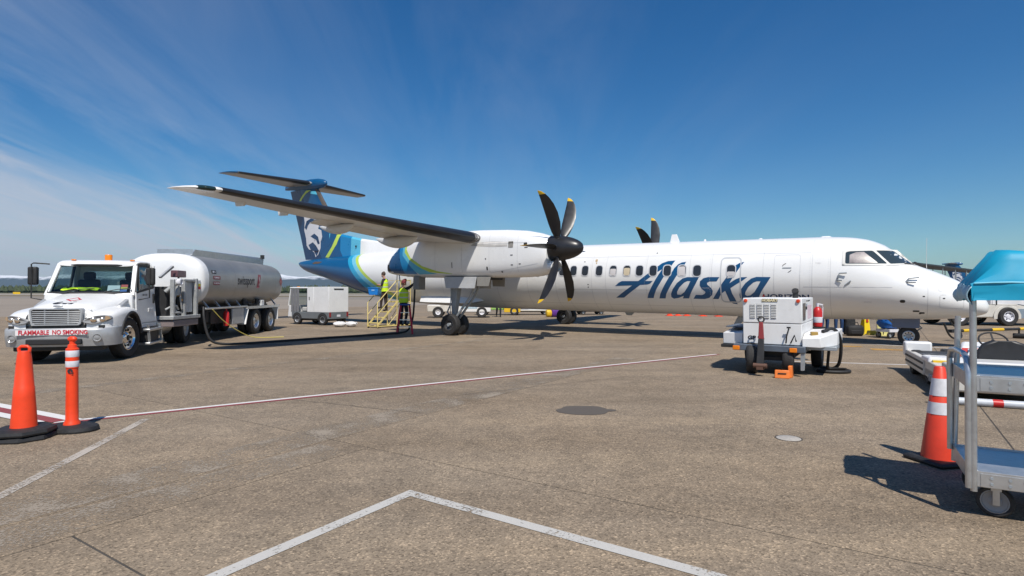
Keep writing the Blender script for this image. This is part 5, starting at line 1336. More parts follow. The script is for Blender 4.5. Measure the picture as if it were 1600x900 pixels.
# vest thrown on the dashboard
b = MB(); N = 14; vs = []; fs = []
for i in range(N + 1):
    for j in range(7):
        x = -.62 + .78 * i / N; y = 1.60 + .26 * j / 6
        vs.append((x, y, 1.585 + .085 * abs(mnoise.noise(Vector((x * 5, y * 6, 3)))) + .06 * math.sin(PI * j / 6) * (0.6 + mnoise.noise(Vector((x * 4, 0, 1)))) + .04))
for i in range(N):
    for j in range(6): fs.append((i * 7 + j, i * 7 + j + 1, i * 7 + j + 8, i * 7 + j + 7))
b.add(vs, fs); vest = b.build('safety_vest', M_HIVIS, smooth=60, fix=False)
sm = vest.modifiers.new('thick', 'SOLIDIFY'); sm.thickness = .012
vest.matrix_world = TM
tag(vest, 'crumpled yellow-green safety vest on the truck dashboard', 'vest')

# ------------------------------------------------------------------ ground power cart (white, in front of the nose)
gpu = thing('ground_power_cart', 'white boxy ground power cart on four tyres with upright tow bar', 'power cart', (5.02, 11.2, 0), R(-33))
M_GPU = pm('gpu_white', (0.76, 0.76, 0.75), .4, var=.05, scale=3, dirt=.22, dirtcol=(.45, .42, .38))
M_DECK = pm('deck_slate', (0.10, 0.125, 0.16), .55, var=.2, scale=5, dirt=.3)
M_LOUV = pm('louvre_grey', (0.58, 0.58, 0.57), .5, var=.15)
b = MB(); b.bx(-.50, .55, 0, 1.95, .58, .985); bd_ = b.build('lower_housing', M_GPU, gpu, bevel=.012)
b = MB(); b.bx(-.505, .555, -.01, 1.96, .99, 1.48); hs = b.build('upper_housing', M_GPU, gpu, bevel=.018)
for i in range(4):
    x = -.37 + .128 * i
    b = MB(); b.bx(x, x + .098, -.016, -.006, 1.08, 1.37); lv = b.build('louvre', M_LOUV, hs)
    for j in range(9):
        b = MB(); b.box((x + .049, -.022, 1.10 + .031 * j), (.09, .014, .012), Matrix.Rotation(R(35), 3, 'X')); b.build('louvre_blade', M_LOUV, lv)
b = MB(); b.bx(-.15, .13, -.018, -.008, 1.405, 1.465); b.build('name_plate', pm('plate_black', (.03, .03, .03), .4), hs)
lettering('plate_lettering', 'HOBART', .068, (-.01, -.020, 1.435), (1, 0, 0), (0, 0, 1), pm('plate_cream', (.75, .66, .42), .5), hs, 1.05, 0, .004)
lettering('unit_number', 'GP 96', .105, (-.26, -.004, .695), (1, 0, 0), (0, 0, 1), M_TXTBLK, bd_, 1.15, 0, .004)
for x in (-.45, .49):
    b = MB(); b.lathe([(.036, 0), (.036, .015), (.028, .03), (.002, .034)], (x, -.010, 1.425), (0, -1, 0), 18); b.build('red_lamp', pm('lamp_red_orange', (.65, .06, .015), .3), hs, smooth=40)
b = MB(); b.cyl((.40, .35, 1.48), (.40, .35, 1.60), .05, n=14); b.cyl((.40, .35, 1.60), (.40, .32, 1.63), .062, n=14); b.build('exhaust_stack', M_BLACK, hs)
# right side: control window, handle, sticker
b = MB(); b.bx(.556, .562, .12, .52, 1.05, 1.38); b.build('control_window', pm('window_brown', (.10, .085, .075), .25), hs)
b = MB(); b.tube([(.565, .62, 1.42), (.60, .62, 1.42), (.60, .80, 1.43)], .012, 6); b.bx(.556, .575, .60, .66, 1.25, 1.31); b.build('latch', M_BLACK, hs)
b = MB(); b.bx(.556, .559, .9, 1.6, 1.05, 1.33); b.build('instruction_sticker', pm('sticker_pink', (.66, .50, .54), .5, var=.2, scale=20), hs)
# deck frame, bumper with amber lamps, trays at the sides
b = MB(); b.bx(-.66, .62, -.14, 2.1, .45, .57); dk = b.build('deck_frame', M_DECK, gpu, bevel=.012)
for x in (-.60, .42):
    b = MB(); b.bx(x - .065, x + .065, -.175, -.135, .455, .54); b.build('amber_lamp', M_AMBER, dk, bevel=.012)
b = MB(); pr = [(.54, .57), (.54, .72), (.72, .75), (1.02, .82), (1.12, .80), (1.12, .62), (.96, .55)]
b.hexa([(.56, -.05, .56), (.86, .0, .55), (1.12, .35, .58), (.56, .35, .58), (.56, -.05, .72), (.86, .0, .74), (1.12, .35, .84), (.56, .35, .80)])
b.hexa([(.56, .352, .58), (1.12, .352, .58), (1.12, 1.75, .58), (.56, 1.75, .58), (.56, .352, .80), (1.12, .352, .84), (1.12, 1.75, .84), (.56, 1.75, .80)])
b.build('cable_tray', M_GPU, gpu, bevel=.012)
b = MB(); b.hexa([(.56, -.06, .49), (.87, -.01, .49), (1.14, .35, .52), (1.14, 1.76, .52), (.56, -.06, .555), (.87, -.01, .545), (1.14, .35, .575), (1.14, 1.76, .575)]) if False else b.bx(.57, 1.12, .1, 1.75, .50, .575)
b.build('tray_edge', M_STEEL, gpu, bevel=.01)
b = MB(); b.hexa([(-.94, .25, .54), (-.54, .15, .54), (-.54, 1.7, .54), (-.94, 1.7, .54), (-.94, .25, .76), (-.54, .15, .78), (-.54, 1.7, .86), (-.94, 1.7, .86)]); b.build('cable_tray', M_GPU, gpu, bevel=.012)
b = MB(); b.bx(-.96, -.52, .14, 1.72, .47, .535); b.build('tray_edge', M_CHASSIS, gpu, bevel=.01)
b = MB(); b.bx(-.94, -.55, .5, 1.6, .862, .885); b.build('tray_lid', M_DECK, gpu)
b = MB(); b.box((.74, .2, .80), (.12, .09, .08), Matrix.Rotation(R(20), 3, 'Z')); b.build('plug', pm('plug_brass', (.35, .22, .05), .5), gpu, bevel=.01)
# draw gear: levers on the front face
b = MB(); b.tube([(.28, -.02, .62), (.30, -.10, .75), (.335, -.06, .90)], .014, 6); b.tube([(.36, -.02, .62), (.44, -.12, .78), (.46, -.05, .66)], .014, 6); b.box((.335, -.08, .92), (.07, .02, .03)); b.build('brake_lever', M_BLACK, gpu)
# upright tow bar with ring
b = MB(); b.hexa([(-.19, -.42, .18), (-.05, -.42, .18), (-.05, -.36, .18), (-.19, -.36, .18), (-.17, -.30, .70), (-.07, -.30, .70), (-.07, -.24, .70), (-.17, -.24, .70)]); tb_ = b.build('tow_bar', M_CHASSIS, gpu, bevel=.008)
b = MB(); b.hexa([(-.17, -.302, .70), (-.07, -.302, .70), (-.07, -.24, .70), (-.17, -.24, .70), (-.165, -.24, 1.02), (-.095, -.24, 1.02), (-.095, -.19, 1.02), (-.165, -.19, 1.02)]); b.build('tow_bar_grip', pm('grip_dull_red', (.25, .03, .03), .5, dirt=.2), tb_, bevel=.008)
b = MB(); b.torus((-.13, -.21, 1.07), (.2, -1, .1), .052, .015, 24, 8); b.build('tow_eye', M_CHASSIS, tb_)
b = MB(); b.cyl((-.24, -.39, .20), (0, -.39, .20), .045, n=12); b.box((-.12, -.36, .17), (.12, .14, .09)); b.build('tow_hinge', pm('rust', (.12, .06, .04), .7, dirt=.4), tb_)
for (x, y, yaw, r_) in ((-.34, .02, 10, .30), (.30, .14, 6, .30), (-.62, 1.55, 0, .32), (.66, 1.70, 0, .32)):
    wheel(gpu, 'tyre', (x, y, r_), r_, .20, .16, (math.cos(R(yaw)), math.sin(R(yaw)), 0), M_SILVER, n=24, lugs=0)
b = MB(); b.bar((-.36, .02, .30), (.34, .14, .30), .07); b.bar((-.7, 1.6, .32), (.7, 1.6, .32), .07); b.bx(-.35, .35, .1, 1.8, .28, .46); b.build('axle', M_CHASSIS, gpu)
b = MB(); b.hexa([(.54, -.10, .12), (.58, -.10, .12), (.60, -.02, .12), (.56, -.02, .12), (.54, -.12, .56), (.60, -.12, .56), (.62, -.02, .56), (.56, -.02, .56)]); b.build('stand', M_STEEL, gpu)
# its extinguisher
fx = thing('fire_extinguisher', 'red fire extinguisher bottle hung behind the ground power cart', 'extinguisher', (7.0, 13.2, .80), 0)
b = MB(); b.lathe([(.03, 0), (.095, .01), (.10, .05), (.10, .34), (.075, .42), (.03, .46)], (0, 0, 0), (0, 0, 1), 20); b.build('cylinder', M_RED, fx, smooth=40)
b = MB(); b.lathe([(.101, .10), (.102, .105), (.102, .22), (.101, .225)], (0, 0, 0), (0, 0, 1), 20, cap0=False, cap1=False); b.build('paper_band', M_REFL, fx)
b = MB(); b.cyl((0, 0, .45), (0, 0, .54), .03, n=12); b.bar((0, 0, .53), (.12, 0, .50), .03); b.tube([(.02, 0, .5), (.13, .02, .45), (.12, .02, .2)], .014, 6); b.build('valve', M_REFL, fx)
b = MB(); b.bx(-.14, .14, -.10, .10, -.04, 0); b.bx(-.05, .05, -.05, .05, -.25, -.04); b.build('bracket', M_CHASSIS, fx)
# chock and cable on the ground
ck = thing('wheel_chock', 'orange wheel chock with two raised ends under the power cart tyre', 'chock', (5.02, 10.72, 0), R(-24))
M_CHOCK = pm('chock_orange', (.80, .20, .03), .5, var=.12, scale=9, dirt=.15)
b = MB(); b.hexa([(-.13, -.09, 0), (.13, -.09, 0), (.13, .11, 0), (-.13, .11, 0), (-.12, -.06, .15), (.12, -.06, .15), (.12, -.01, .15), (-.12, -.01, .15)]); b.build('wedge', M_CHOCK, ck, bevel=.012)
b = MB(); b.hexa([(.11, .02, 0), (.17, .02, 0), (.20, .22, 0), (.13, .22, 0), (.10, .04, .22), (.16, .04, .22), (.19, .18, .22), (.12, .18, .22)]); b.build('end_block', M_CHOCK, ck, bevel=.012)
b = MB(); b.bx(-.07, .07, -.088, -.07, .085, .10); b.build('hand_slot', M_DARK, ck)
cb = MB(); cb.tube([(5.92, 10.98, .84), (6.2, 11.1, .92), (6.42, 11.25, .70), (6.48, 11.35, .35), (6.50, 11.5, .08), (6.3, 11.62, .035), (6.05, 11.5, .035), (6.15, 11.28, .035), (6.5, 11.22, .035), (6.72, 11.4, .035), (6.6, 11.75, .035), (6.35, 11.9, .035)], .032, 10, smooth=3)
cb.tube([(5.98, 11.1, .84), (6.12, 11.2, .86), (6.24, 11.32, .6), (6.27, 11.45, .2), (6.32, 11.55, .06), (6.45, 11.45, .075), (6.55, 11.3, .08)], .028, 10, smooth=3)
tag(cb.build('power_cable', M_BLACK, smooth=60), 'thick black cable looping from the power cart to a coil on the concrete', 'cable')
# ------------------------------------------------------------------ cones and post
def oct_base(b, r, h, z0, n=8, rot=PI / 8, cx=0, cy=0, lip=.8):
    b.ring_loft([[(cx + rr2 * math.cos(2 * PI * j / n + rot), cy + rr2 * math.sin(2 * PI * j / n + rot), z) for j in range(n)] for rr2, z in ((r * .98, z0), (r, z0 + h * .25), (r * .97, z0 + h * .7), (r * lip, z0 + h))])
c1 = thing('traffic_cone', 'plain tall orange cone on a doubled black octagonal base', 'cone', (-5.33, 6.30, 0), R(8))
b = MB(); oct_base(b, .29, .065, 0); oct_base(b, .29, .065, .067, rot=PI / 8 + .12); b.build('base', M_BLACK, c1, smooth=20)
b = MB(); b.lathe([(.122, .125), (.118, .15), (.098, .46), (.092, .56), (.089, .565), (.070, .84), (.060, .93), (.052, .955)], (0, 0, 0), (0, 0, 1), 32, cap1=True); b.build('body', M_ORANGE, c1, smooth=40)
b = MB(); b.tube([(-.05, 0, .945), (-.055, 0, .985), (-.03, 0, 1.005), (.03, 0, 1.005), (.055, 0, .985), (.05, 0, .945)], .017, 8); b.build('handle', M_ORANGE, c1, smooth=60)
c2 = thing('delineator_post', 'slim orange post with two white bands on a low black base', 'post', (-5.08, 6.66, 0), R(-6))
b = MB(); b.ring_loft([[(x * k * 1.15, y * k, z) for x, y in [(.26 * math.cos(2 * PI * j / 20), .21 * math.sin(2 * PI * j / 20)) for j in range(20)]] for k, z in ((.98, 0), (1, .02), (.96, .055), (.72, .075))]); b.build('base', M_BLACK, c2, smooth=25)
b = MB(); b.lathe([(.085, .07), (.078, .10), (.063, .125), (.062, .30), (.058, .72), (.064, .725), (.064, .945), (.047, .955), (.043, .99), (.028, 1.0), (.028, 1.03)], (0, 0, 0), (0, 0, 1), 28); b.build('body', M_ORANGE, c2, smooth=35)
for z0, z1 in ((.735, .805), (.85, .925)):
    b = MB(); b.lathe([(.0645, z0), (.066, z0 + .004), (.066, z1 - .004), (.0645, z1)], (0, 0, 0), (0, 0, 1), 28, cap0=False, cap1=False); b.build('reflective_band', M_REFL, c2, smooth=35)
b = MB(); b.sphere((0, 0, 1.055), .045, 16, 8, (1.25, .8, .75)); b.build('knob', M_ORANGE, c2, smooth=60)
lettering('mark', 'Q', .06, (.030, -.0610, .69), (1, .35, 0), (0, 0, 1), M_TXTBLK, c2, 1, 0, .006)
c3 = thing('traffic_cone', 'red-orange cone with two grey bands beside the luggage cart', 'cone', (4.02, 5.42, 0), R(10))
b = MB(); b.ring_loft([[(x * k, y * k, z) for x, y in ((-.21, -.21), (.21, -.21), (.21, .21), (-.21, .21))] for k, z in ((1, 0), (1, .03), (.94, .05))]); b.build('base', M_BLACK, c3, bevel=.02)
prof = [(.155, .05), (.148, .09), (.045, .89), (.035, .90)]
def cr(z): return .148 + (.045 - .148) * (z - .09) / .80
b = MB(); b.lathe(prof, (0, 0, 0), (0, 0, 1), 32); b.build('body', M_CONEDARK, c3, smooth=40)
for z0, z1 in ((.46, .57), (.63, .79)):
    b = MB(); b.lathe([(cr(z0) + .003, z0), (cr(z1) + .003, z1)], (0, 0, 0), (0, 0, 1), 32, cap0=False, cap1=False); b.build('reflective_band', M_REFL, c3, smooth=40)
# ------------------------------------------------------------------ luggage cart with blue canopy, right foreground
lc = thing('luggage_cart', 'aluminium two-shelf luggage cart with a bright blue fabric canopy', 'cart', (3.26, 4.08, 0), R(-30))
M_TUBE = pm('galvanised_tube', (.55, .56, .57), .33, metal=.8, var=.15, scale=12, dirt=.25, dirtcol=(.3, .29, .27))
M_TREAD = pm('tread_plate', (.58, .59, .60), .35, metal=.75, var=.12, scale=10, dirt=.2)
M_CANOPY = pm('canopy_blue', (.004, .33, .52), .5, var=.12, scale=3, dirt=.12, dirtcol=(.05, .25, .33))
M_CANOPYU = pm('canopy_fold_grey', (.30, .47, .55), .55, var=.15, scale=5)
LEN = 2.3
for zd in (.33, 1.0):
    b = MB(); b.bx(.0, LEN, .0, .80, zd - .012, zd); sh = b.build('shelf', M_TREAD, lc)
    for y in (-.012, .80):
        b = MB(); b.bx(.0, LEN, y, y + .012, zd - .10, zd + .012); rl = b.build('shelf_rail', M_TREAD, sh, bevel=.003)
        if y < 0:
            for x in (.10, .20, .28):
                for dz in (-.03, -.07):
                    if x == .28 and dz < -.05: continue
                    bb = MB(); bb.cyl((x, -.014, zd + dz), (x, -.022, zd + dz), .010, n=10); bb.build('bolt', M_STEEL, rl)
            bb = MB(); bb.bx(.04, .30, -.017, -.012, zd - .095, zd - .005); bb.build('corner_plate', M_ALU, rl)
            n_ = 0
            for i in range(34):
                for j in range(2):
                    x = .34 + i * .056; bb = MB() if n_ == 0 else bb; n_ += 1
                    bb.box((x, -.013, zd - .03 - .036 * j), (.036, .004, .009), Matrix.Rotation(R(35 if (i + j) % 2 else -35), 3, 'Y'))
            bb.build('tread_bump', M_TREAD, rl)['kind'] = 'stuff'
    for x in (0, LEN):
        b = MB(); b.bx(x - .012, x, -.012, .812, zd - .10, zd + .012); b.build('shelf_rail', M_TREAD, sh, bevel=.003)
for x in (.0, LEN):
    for y in (-.02, .82):
        b = MB(); b.tube([(x, y, .20), (x + (.0 if y < 0 else .03), y, 1.575 if y < 0 else 1.40)], .021, 14); b.build('post', M_TUBE, lc)
    b = MB(); b.tube([(x - .03, .80, .30), (x - .03, .80, .9), (x - .03, .80, 1.06), (x - .03, .72, 1.13), (x - .03, .5, 1.15), (x - .03, .15, 1.15), (x - .03, .02, 1.12), (x - .03, -.025, 1.03), (x - .03, -.025, .9), (x - .03, -.025, .22)], .020, 14); b.build('end_hoop', M_TUBE, lc)
b = MB(); b.tube([(.05, -.02, 1.60), (LEN, -.02, 1.60)], .014, 10); b.tube([(.05, .49, 1.60), (LEN, .49, 1.60)], .014, 10); b.tube([(.3, .235, 1.84), (LEN - .14, .235, 1.84)], .014, 10); b.build('canopy_frame', M_TUBE, lc)
# canopy cloth: rounded top with sagging folds and a skirt
NX, NY = 46, 40; vs = []; fs = []
def canopy_pt(s_):
    k = abs(s_)
    if k < .42: return .29 * s_ / .42, 1.905 - .012 * (k / .42) ** 2
    if k < .50: t = (k - .42) / .08; return math.copysign(.29 + .045 * t, s_), 1.893 - .028 * t * t
    if k < .74: t = (k - .50) / .24; return math.copysign(.335 + .10 * t, s_), 1.865 - .205 * t
    t = (k - .74) / .26; return math.copysign(.435 + .008 * t, s_), 1.66 - .115 * t
for i in range(NX + 3):
    for j in range(NY + 1):
        s_ = 2 * j / NY - 1; y, z = canopy_pt(s_); y *= .70
        if i == 0: x, z = -.005, 1.540
        elif i == 1: x, z = -.010, min(z, 1.66)
        else:
            x = (.15 if i == 2 else .17) + (LEN - .15) * (i - 2) / NX
        cre = -.020 * abs(mnoise.noise(Vector((x * 3.2 + s_ * 3.0, s_ * 1.6, 7)))) ** .7 - .012 * abs(mnoise.noise(Vector((x * 7 - s_ * 4.0, s_ * 3, 2))))
        sag = -.022 * math.sin(min(1, max(0, (x - .2) / 1.0)) * PI) * (1 if abs(s_) < .45 else .3)
        f = cre + sag if i > 1 else .4 * cre
        vs.append((x + (.010 * math.sin(j * .8) if i < 2 else 0), 0.235 + y + f * (1 if s_ > 0 else -1) * (-.7 if abs(s_) > .45 else 0), z + (f if abs(s_) < .6 or i < 2 else f * .35)))
for i in range(NX + 2):
    for j in range(NY): fs.append((i * (NY + 1) + j, i * (NY + 1) + j + 1, (i + 1) * (NY + 1) + j + 1, (i + 1) * (NY + 1) + j))
b = MB(); b.add(vs, fs); cn = b.build('canopy', M_CANOPY, lc, smooth=70)
sm = cn.modifiers.new('thick', 'SOLIDIFY'); sm.thickness = .006
M_CASTER = pm('caster_grey', (.30, .30, .30), .5, var=.15)
b = MB(); b.tube([(.0 + .1 * i, -.074 - .003 * math.sin(i * 1.3), 1.658 + .006 * math.sin(i * .9)) for i in range(23)], .008, 6); b.build('canopy_hem', pm('hem_pale', (.12, .50, .66), .5), lc, smooth=50)
# gathered end flap
vs = []; fs = []; NJ = 22; NK = 7
for k in range(NK + 1):
    for j in range(NJ + 1):
        t = j / NJ; s_ = 2 * t - 1; u = k / NK
        y = .235 + .315 * s_ * (1 - .03 * u); zt_ = 1.63 if abs(s_) > .9 else 1.63 + .03 * math.cos(s_ * PI / 2)
        vs.append((-.018 - .02 * math.sin(PI * u) - .006 * math.sin(j * .9 + k * .5), y, zt_ - .115 * u + .008 * math.sin(s_ * 5 + u * 3)))
for k in range(NK):
    for j in range(NJ): fs.append((k * (NJ + 1) + j, k * (NJ + 1) + j + 1, (k + 1) * (NJ + 1) + j + 1, (k + 1) * (NJ + 1) + j))
b = MB(); b.add(vs, fs); fl = b.build('canopy_flap', M_CANOPYU, lc, smooth=70); sm = fl.modifiers.new('thick', 'SOLIDIFY'); sm.thickness = .006
for (x, y) in ((.14, .12), (LEN - .2, .12), (.14, .68), (LEN - .2, .68)):
    wheel(lc, 'caster_tyre', (x, y, .11), .11, .055, .082, (.25, 1, 0), M_CASTER, n=24, lugs=0)
    b = MB(); b.bx(x - .03, x + .03, y - .045, y + .045, .19, .22); b.bx(x - .02, x + .02, y - .042, y - .034, .09, .2); b.bx(x - .02, x + .02, y + .034, y + .042, .09, .2); b.build('caster_fork', M_TUBE, lc)
# ------------------------------------------------------------------ low baggage tug with tread deck, right
tug = thing('baggage_tug', 'low white baggage tug with black seat and steering wheel, dark tread deck', 'tug', (6.42, 8.5, 0), R(-26))
M_CREAM = pm('tug_cream', (.62, .59, .53), .42, var=.08, scale=3, dirt=.3, dirtcol=(.35, .31, .26))
M_GRIP = pm('grip_mat', (.035, .037, .04), .75, var=.2, scale=20, bump=.3, bscale=60)
b = MB(); b.bx(0, 1.42, .02, .40, .13, .53); b.build('rear_panel', M_CREAM, tug, bevel=.03)
b = MB(); b.bx(.10, 1.40, .06, .60, .532, .575); b.build('rear_deck', M_WHT, tug, bevel=.015)
b = MB(); b.bx(.02, .30, .45, 1.75, .14, .42); b.bx(.02, 1.40, .4, 3.55, .16, .30); ch = b.build('chassis', M_CREAM, tug, bevel=.02)
b = MB(); b.bx(.0, .10, 1.78, 3.55, .14, .44); b.build('side_panel', M_CREAM, tug, bevel=.02)
for z in (.22, .33):
    b = MB(); b.bx(-.012, .0, 1.8, 3.5, z, z + .035); b.build('side_stripe', M_CHASSIS, tug)
b = MB(); b.bx(.05, 1.35, 2.0, 3.45, .405, .43); dk2 = b.build('tread_deck', M_GRIP, tug, bevel=.01)
b = MB(); b.bx(.05, 1.3, 2.72, 2.735, .431, .438); b.build('deck_seam', M_ALU, dk2)
b = MB(); b.bx(-.02, .44, 3.47, 3.72, .30, .60); b.build('front_corner', M_WHT, tug, bevel=.04, seg=3)
b = MB(); b.bx(.60, 1.42, 3.42, 3.70, .18, .46); b.build('front_bumper', M_CHASSIS, tug, bevel=.03)
b = MB(); b.hexa([(-.01, 1.35, .40), (.40, 1.35, .40), (.40, 1.98, .40), (-.01, 1.98, .40), (.02, 1.38, .50), (.36, 1.38, .50), (.36, 1.90, .49), (.0, 1.90, .49)]); b.build('wheel_cover', M_WHT, tug, bevel=.03, seg=3)
b = MB(); b.bx(.05, .33, 1.31, 1.35, .33, .46); lb = b.build('lamp_box', pm('lamp_yellow_pale', (.66, .58, .22), .4), tug, bevel=.01)
b = MB(); b.bx(.06, .32, 1.29, 1.312, .405, .45); b.build('yellow_tag', M_YEL, tug)
b = MB(); b.hexa([(.04, .6, .10), (.5, .6, .10), (.5, 1.3, .10), (.04, 1.3, .10), (.04, .6, .14), (.5, .6, .14), (.5, 1.3, .14), (.04, 1.3, .14)]); b.bx(.0, .05, .42, 1.35, .10, .22); b.build('step_well', pm('step_bluegrey', (.25, .29, .33), .5, dirt=.2), tug, bevel=.015)
for y in (1.66, 3.1):
    for x in (.12, 1.28):
        wheel(tug, 'tyre', (x, y, .235), .235, .18, .12, (1, 0, 0), M_CREAM, n=24, lugs=0)
# seat with rounded back
b = MB(); pr = [(.48, .50), (.50, .70), (.56, .80), (.68, .855), (.96, .86), (1.06, .82), (1.12, .72), (1.14, .50)]
b.prism(pr, lambda p: (p[0], .62, p[1]), lambda p: (p[0], .73 - (p[1] - .5) * .12, p[1])); st = b.build('seat_back', pm('seat_vinyl', (.022, .022, .024), .42, var=.2, scale=8), tug, bevel=.03, seg=3)
b = MB(); b.bx(.50, 1.12, .70, 1.15, .46, .56); b.build('seat_cushion', pm('seat_vinyl', (.022, .022, .024), .42), tug, bevel=.04, seg=3)
b = MB(); b.bx(.30, 1.42, .55, 1.30, .30, .46); b.build('seat_base', pm('tug_blue', (.03, .10, .22), .45, dirt=.2), tug, bevel=.02)
b = MB(); b.bx(.10, 1.40, .024, .05, .40, .52) if False else b.bx(.05, 1.40, -.004, .02, .41, .50); b.build('blue_band', pm('tug_blue', (.03, .10, .22), .45, dirt=.2), tug)
b = MB(); b.bx(.04, 1.40, -.006, .02, .50, .53); b.build('white_edge', M_WHT, tug)
b = MB(); b.add([(1.02, -.008, .14), (1.30, -.008, .14), (1.34, -.008, .30), (1.22, -.008, .30)], [(0, 1, 2, 3)]); b.build('red_chevron', M_RED, tug, smooth=0)
# dashboard cowl and steering wheel
b = MB(); b.hexa([(.50, 1.75, .42), (1.30, 1.75, .42), (1.30, 2.15, .42), (.50, 2.15, .42), (.55, 1.82, .66), (1.25, 1.82, .66), (1.20, 2.10, .74), (.62, 2.10, .74)]); dsh = b.build('dash_cowl', M_WHT, tug, bevel=.04, seg=3)
b = MB(); b.add([(.56, 1.815, .64), (1.25, 1.815, .64), (1.28, 1.765, .50), (.52, 1.765, .50)], [(0, 1, 2, 3)]); b.build('dash_panel', M_RED, dsh, smooth=0)
b = MB(); b.add([(.64, 1.803, .63), (.95, 1.803, .63), (.96, 1.755, .52), (.62, 1.755, .52)], [(0, 1, 2, 3)]); b.build('instrument_panel', M_REFL, dsh, smooth=0)
b = MB(); b.torus((.92, 1.56, .80), (0, -.62, .78), .19, .014, 32, 8)
for a_ in (90, 210, 330):
    q = Vector((0, -.62, .78)).to_track_quat('Z', 'Y').to_matrix(); p = Vector((.92, 1.56, .80)); b.bar(p, p + q @ Vector((.185 * math.cos(R(a_)), .185 * math.sin(R(a_)), 0)), .022, .012)
b.bar((.92, 1.56, .80), (.92, 1.84, .55), .04); b.build('steering_wheel', M_BLACK, tug, smooth=50)
b = MB(); b.bx(1.20, 1.7, .9, 2.0, .42, .66); b.build('battery_cover', M_WHT, tug, bevel=.04, seg=3)
b = MB(); b.bx(1.22, 1.6, 1.3, 1.8, .662, .70); b.build('red_pad', M_RED, tug, bevel=.015)
# white pole with a red band lying on the ground beside the tug
pl_ = thing('marker_pole', 'white pole with a red band lying on the concrete by the tug', 'pole', (0, 0, 0))
A_, B_ = Vector((6.02, 8.32, .055)), Vector((8.6, 7.05, .055)); dAB = (B_ - A_)
b = MB(); b.cyl(A_, A_ + dAB * .255, .052, n=18); b.cyl(A_ + dAB * .285, B_, .052, n=18); b.build('tube', pm('pole_pale', (.55, .58, .62), .45, var=.1, dirt=.25), pl_, smooth=40)
b = MB(); b.cyl(A_ + dAB * .25, A_ + dAB * .29, .054, n=18); b.build('red_band', M_RED, pl_, smooth=40)
# pale round utility cover set in the concrete
uc = thing('utility_cover', 'pale round utility cover set flush in the concrete', 'cover', (3.02, 6.30, 0))
b = MB(); b.lathe([(.125, -.02), (.125, .003), (.118, .007), (.002, .008)], (0, 0, 0), (0, 0, 1), 32); b.build('disc', pm('cover_pale', (.40, .37, .33), .7, var=.12, scale=20, bump=.2), uc, smooth=30)
b = MB(); b.lathe([(.140, -.02), (.140, .004), (.128, .004), (.128, -.02)], (0, 0, 0), (0, 0, 1), 32, cap0=False, cap1=False); b.build('rim', M_JOINT, uc)
# ------------------------------------------------------------------ fuel hose and bonding cable
hb = MB(); hb.tube([(-9.02, 16.85, 1.15), (-8.97, 16.75, .95), (-8.90, 16.72, .55), (-8.78, 16.75, .16), (-8.5, 16.95, .05), (-7.9, 17.5, .048), (-7.2, 18.35, .048), (-6.2, 19.6, .048), (-5.2, 20.6, .048), (-4.55, 21.2, .048), (-4.15, 21.7, .06), (-3.95, 22.0, .12), (-3.84, 22.3, .5), (-3.82, 22.5, 1.1), (-3.84, 22.75, 1.75)], .037, 12, smooth=3)
tag(hb.build('fuel_hose', M_BLACK, smooth=60), 'thick black fuelling hose from the truck across the concrete to the engine nacelle', 'hose')
hb = MB(); hb.tube([(-9.3, 17.9, 1.05), (-9.2, 18.3, .7), (-9.05, 18.9, .35), (-8.9, 19.6, .06), (-8.6, 19.9, .02), (-8.0, 20.2, .02)], .014, 8, smooth=2)
tag(hb.build('bonding_cable', pm('cable_yellow', (.62, .52, .12), .5), smooth=60), 'thin yellow bonding cable hanging from the tank trailer', 'cable')

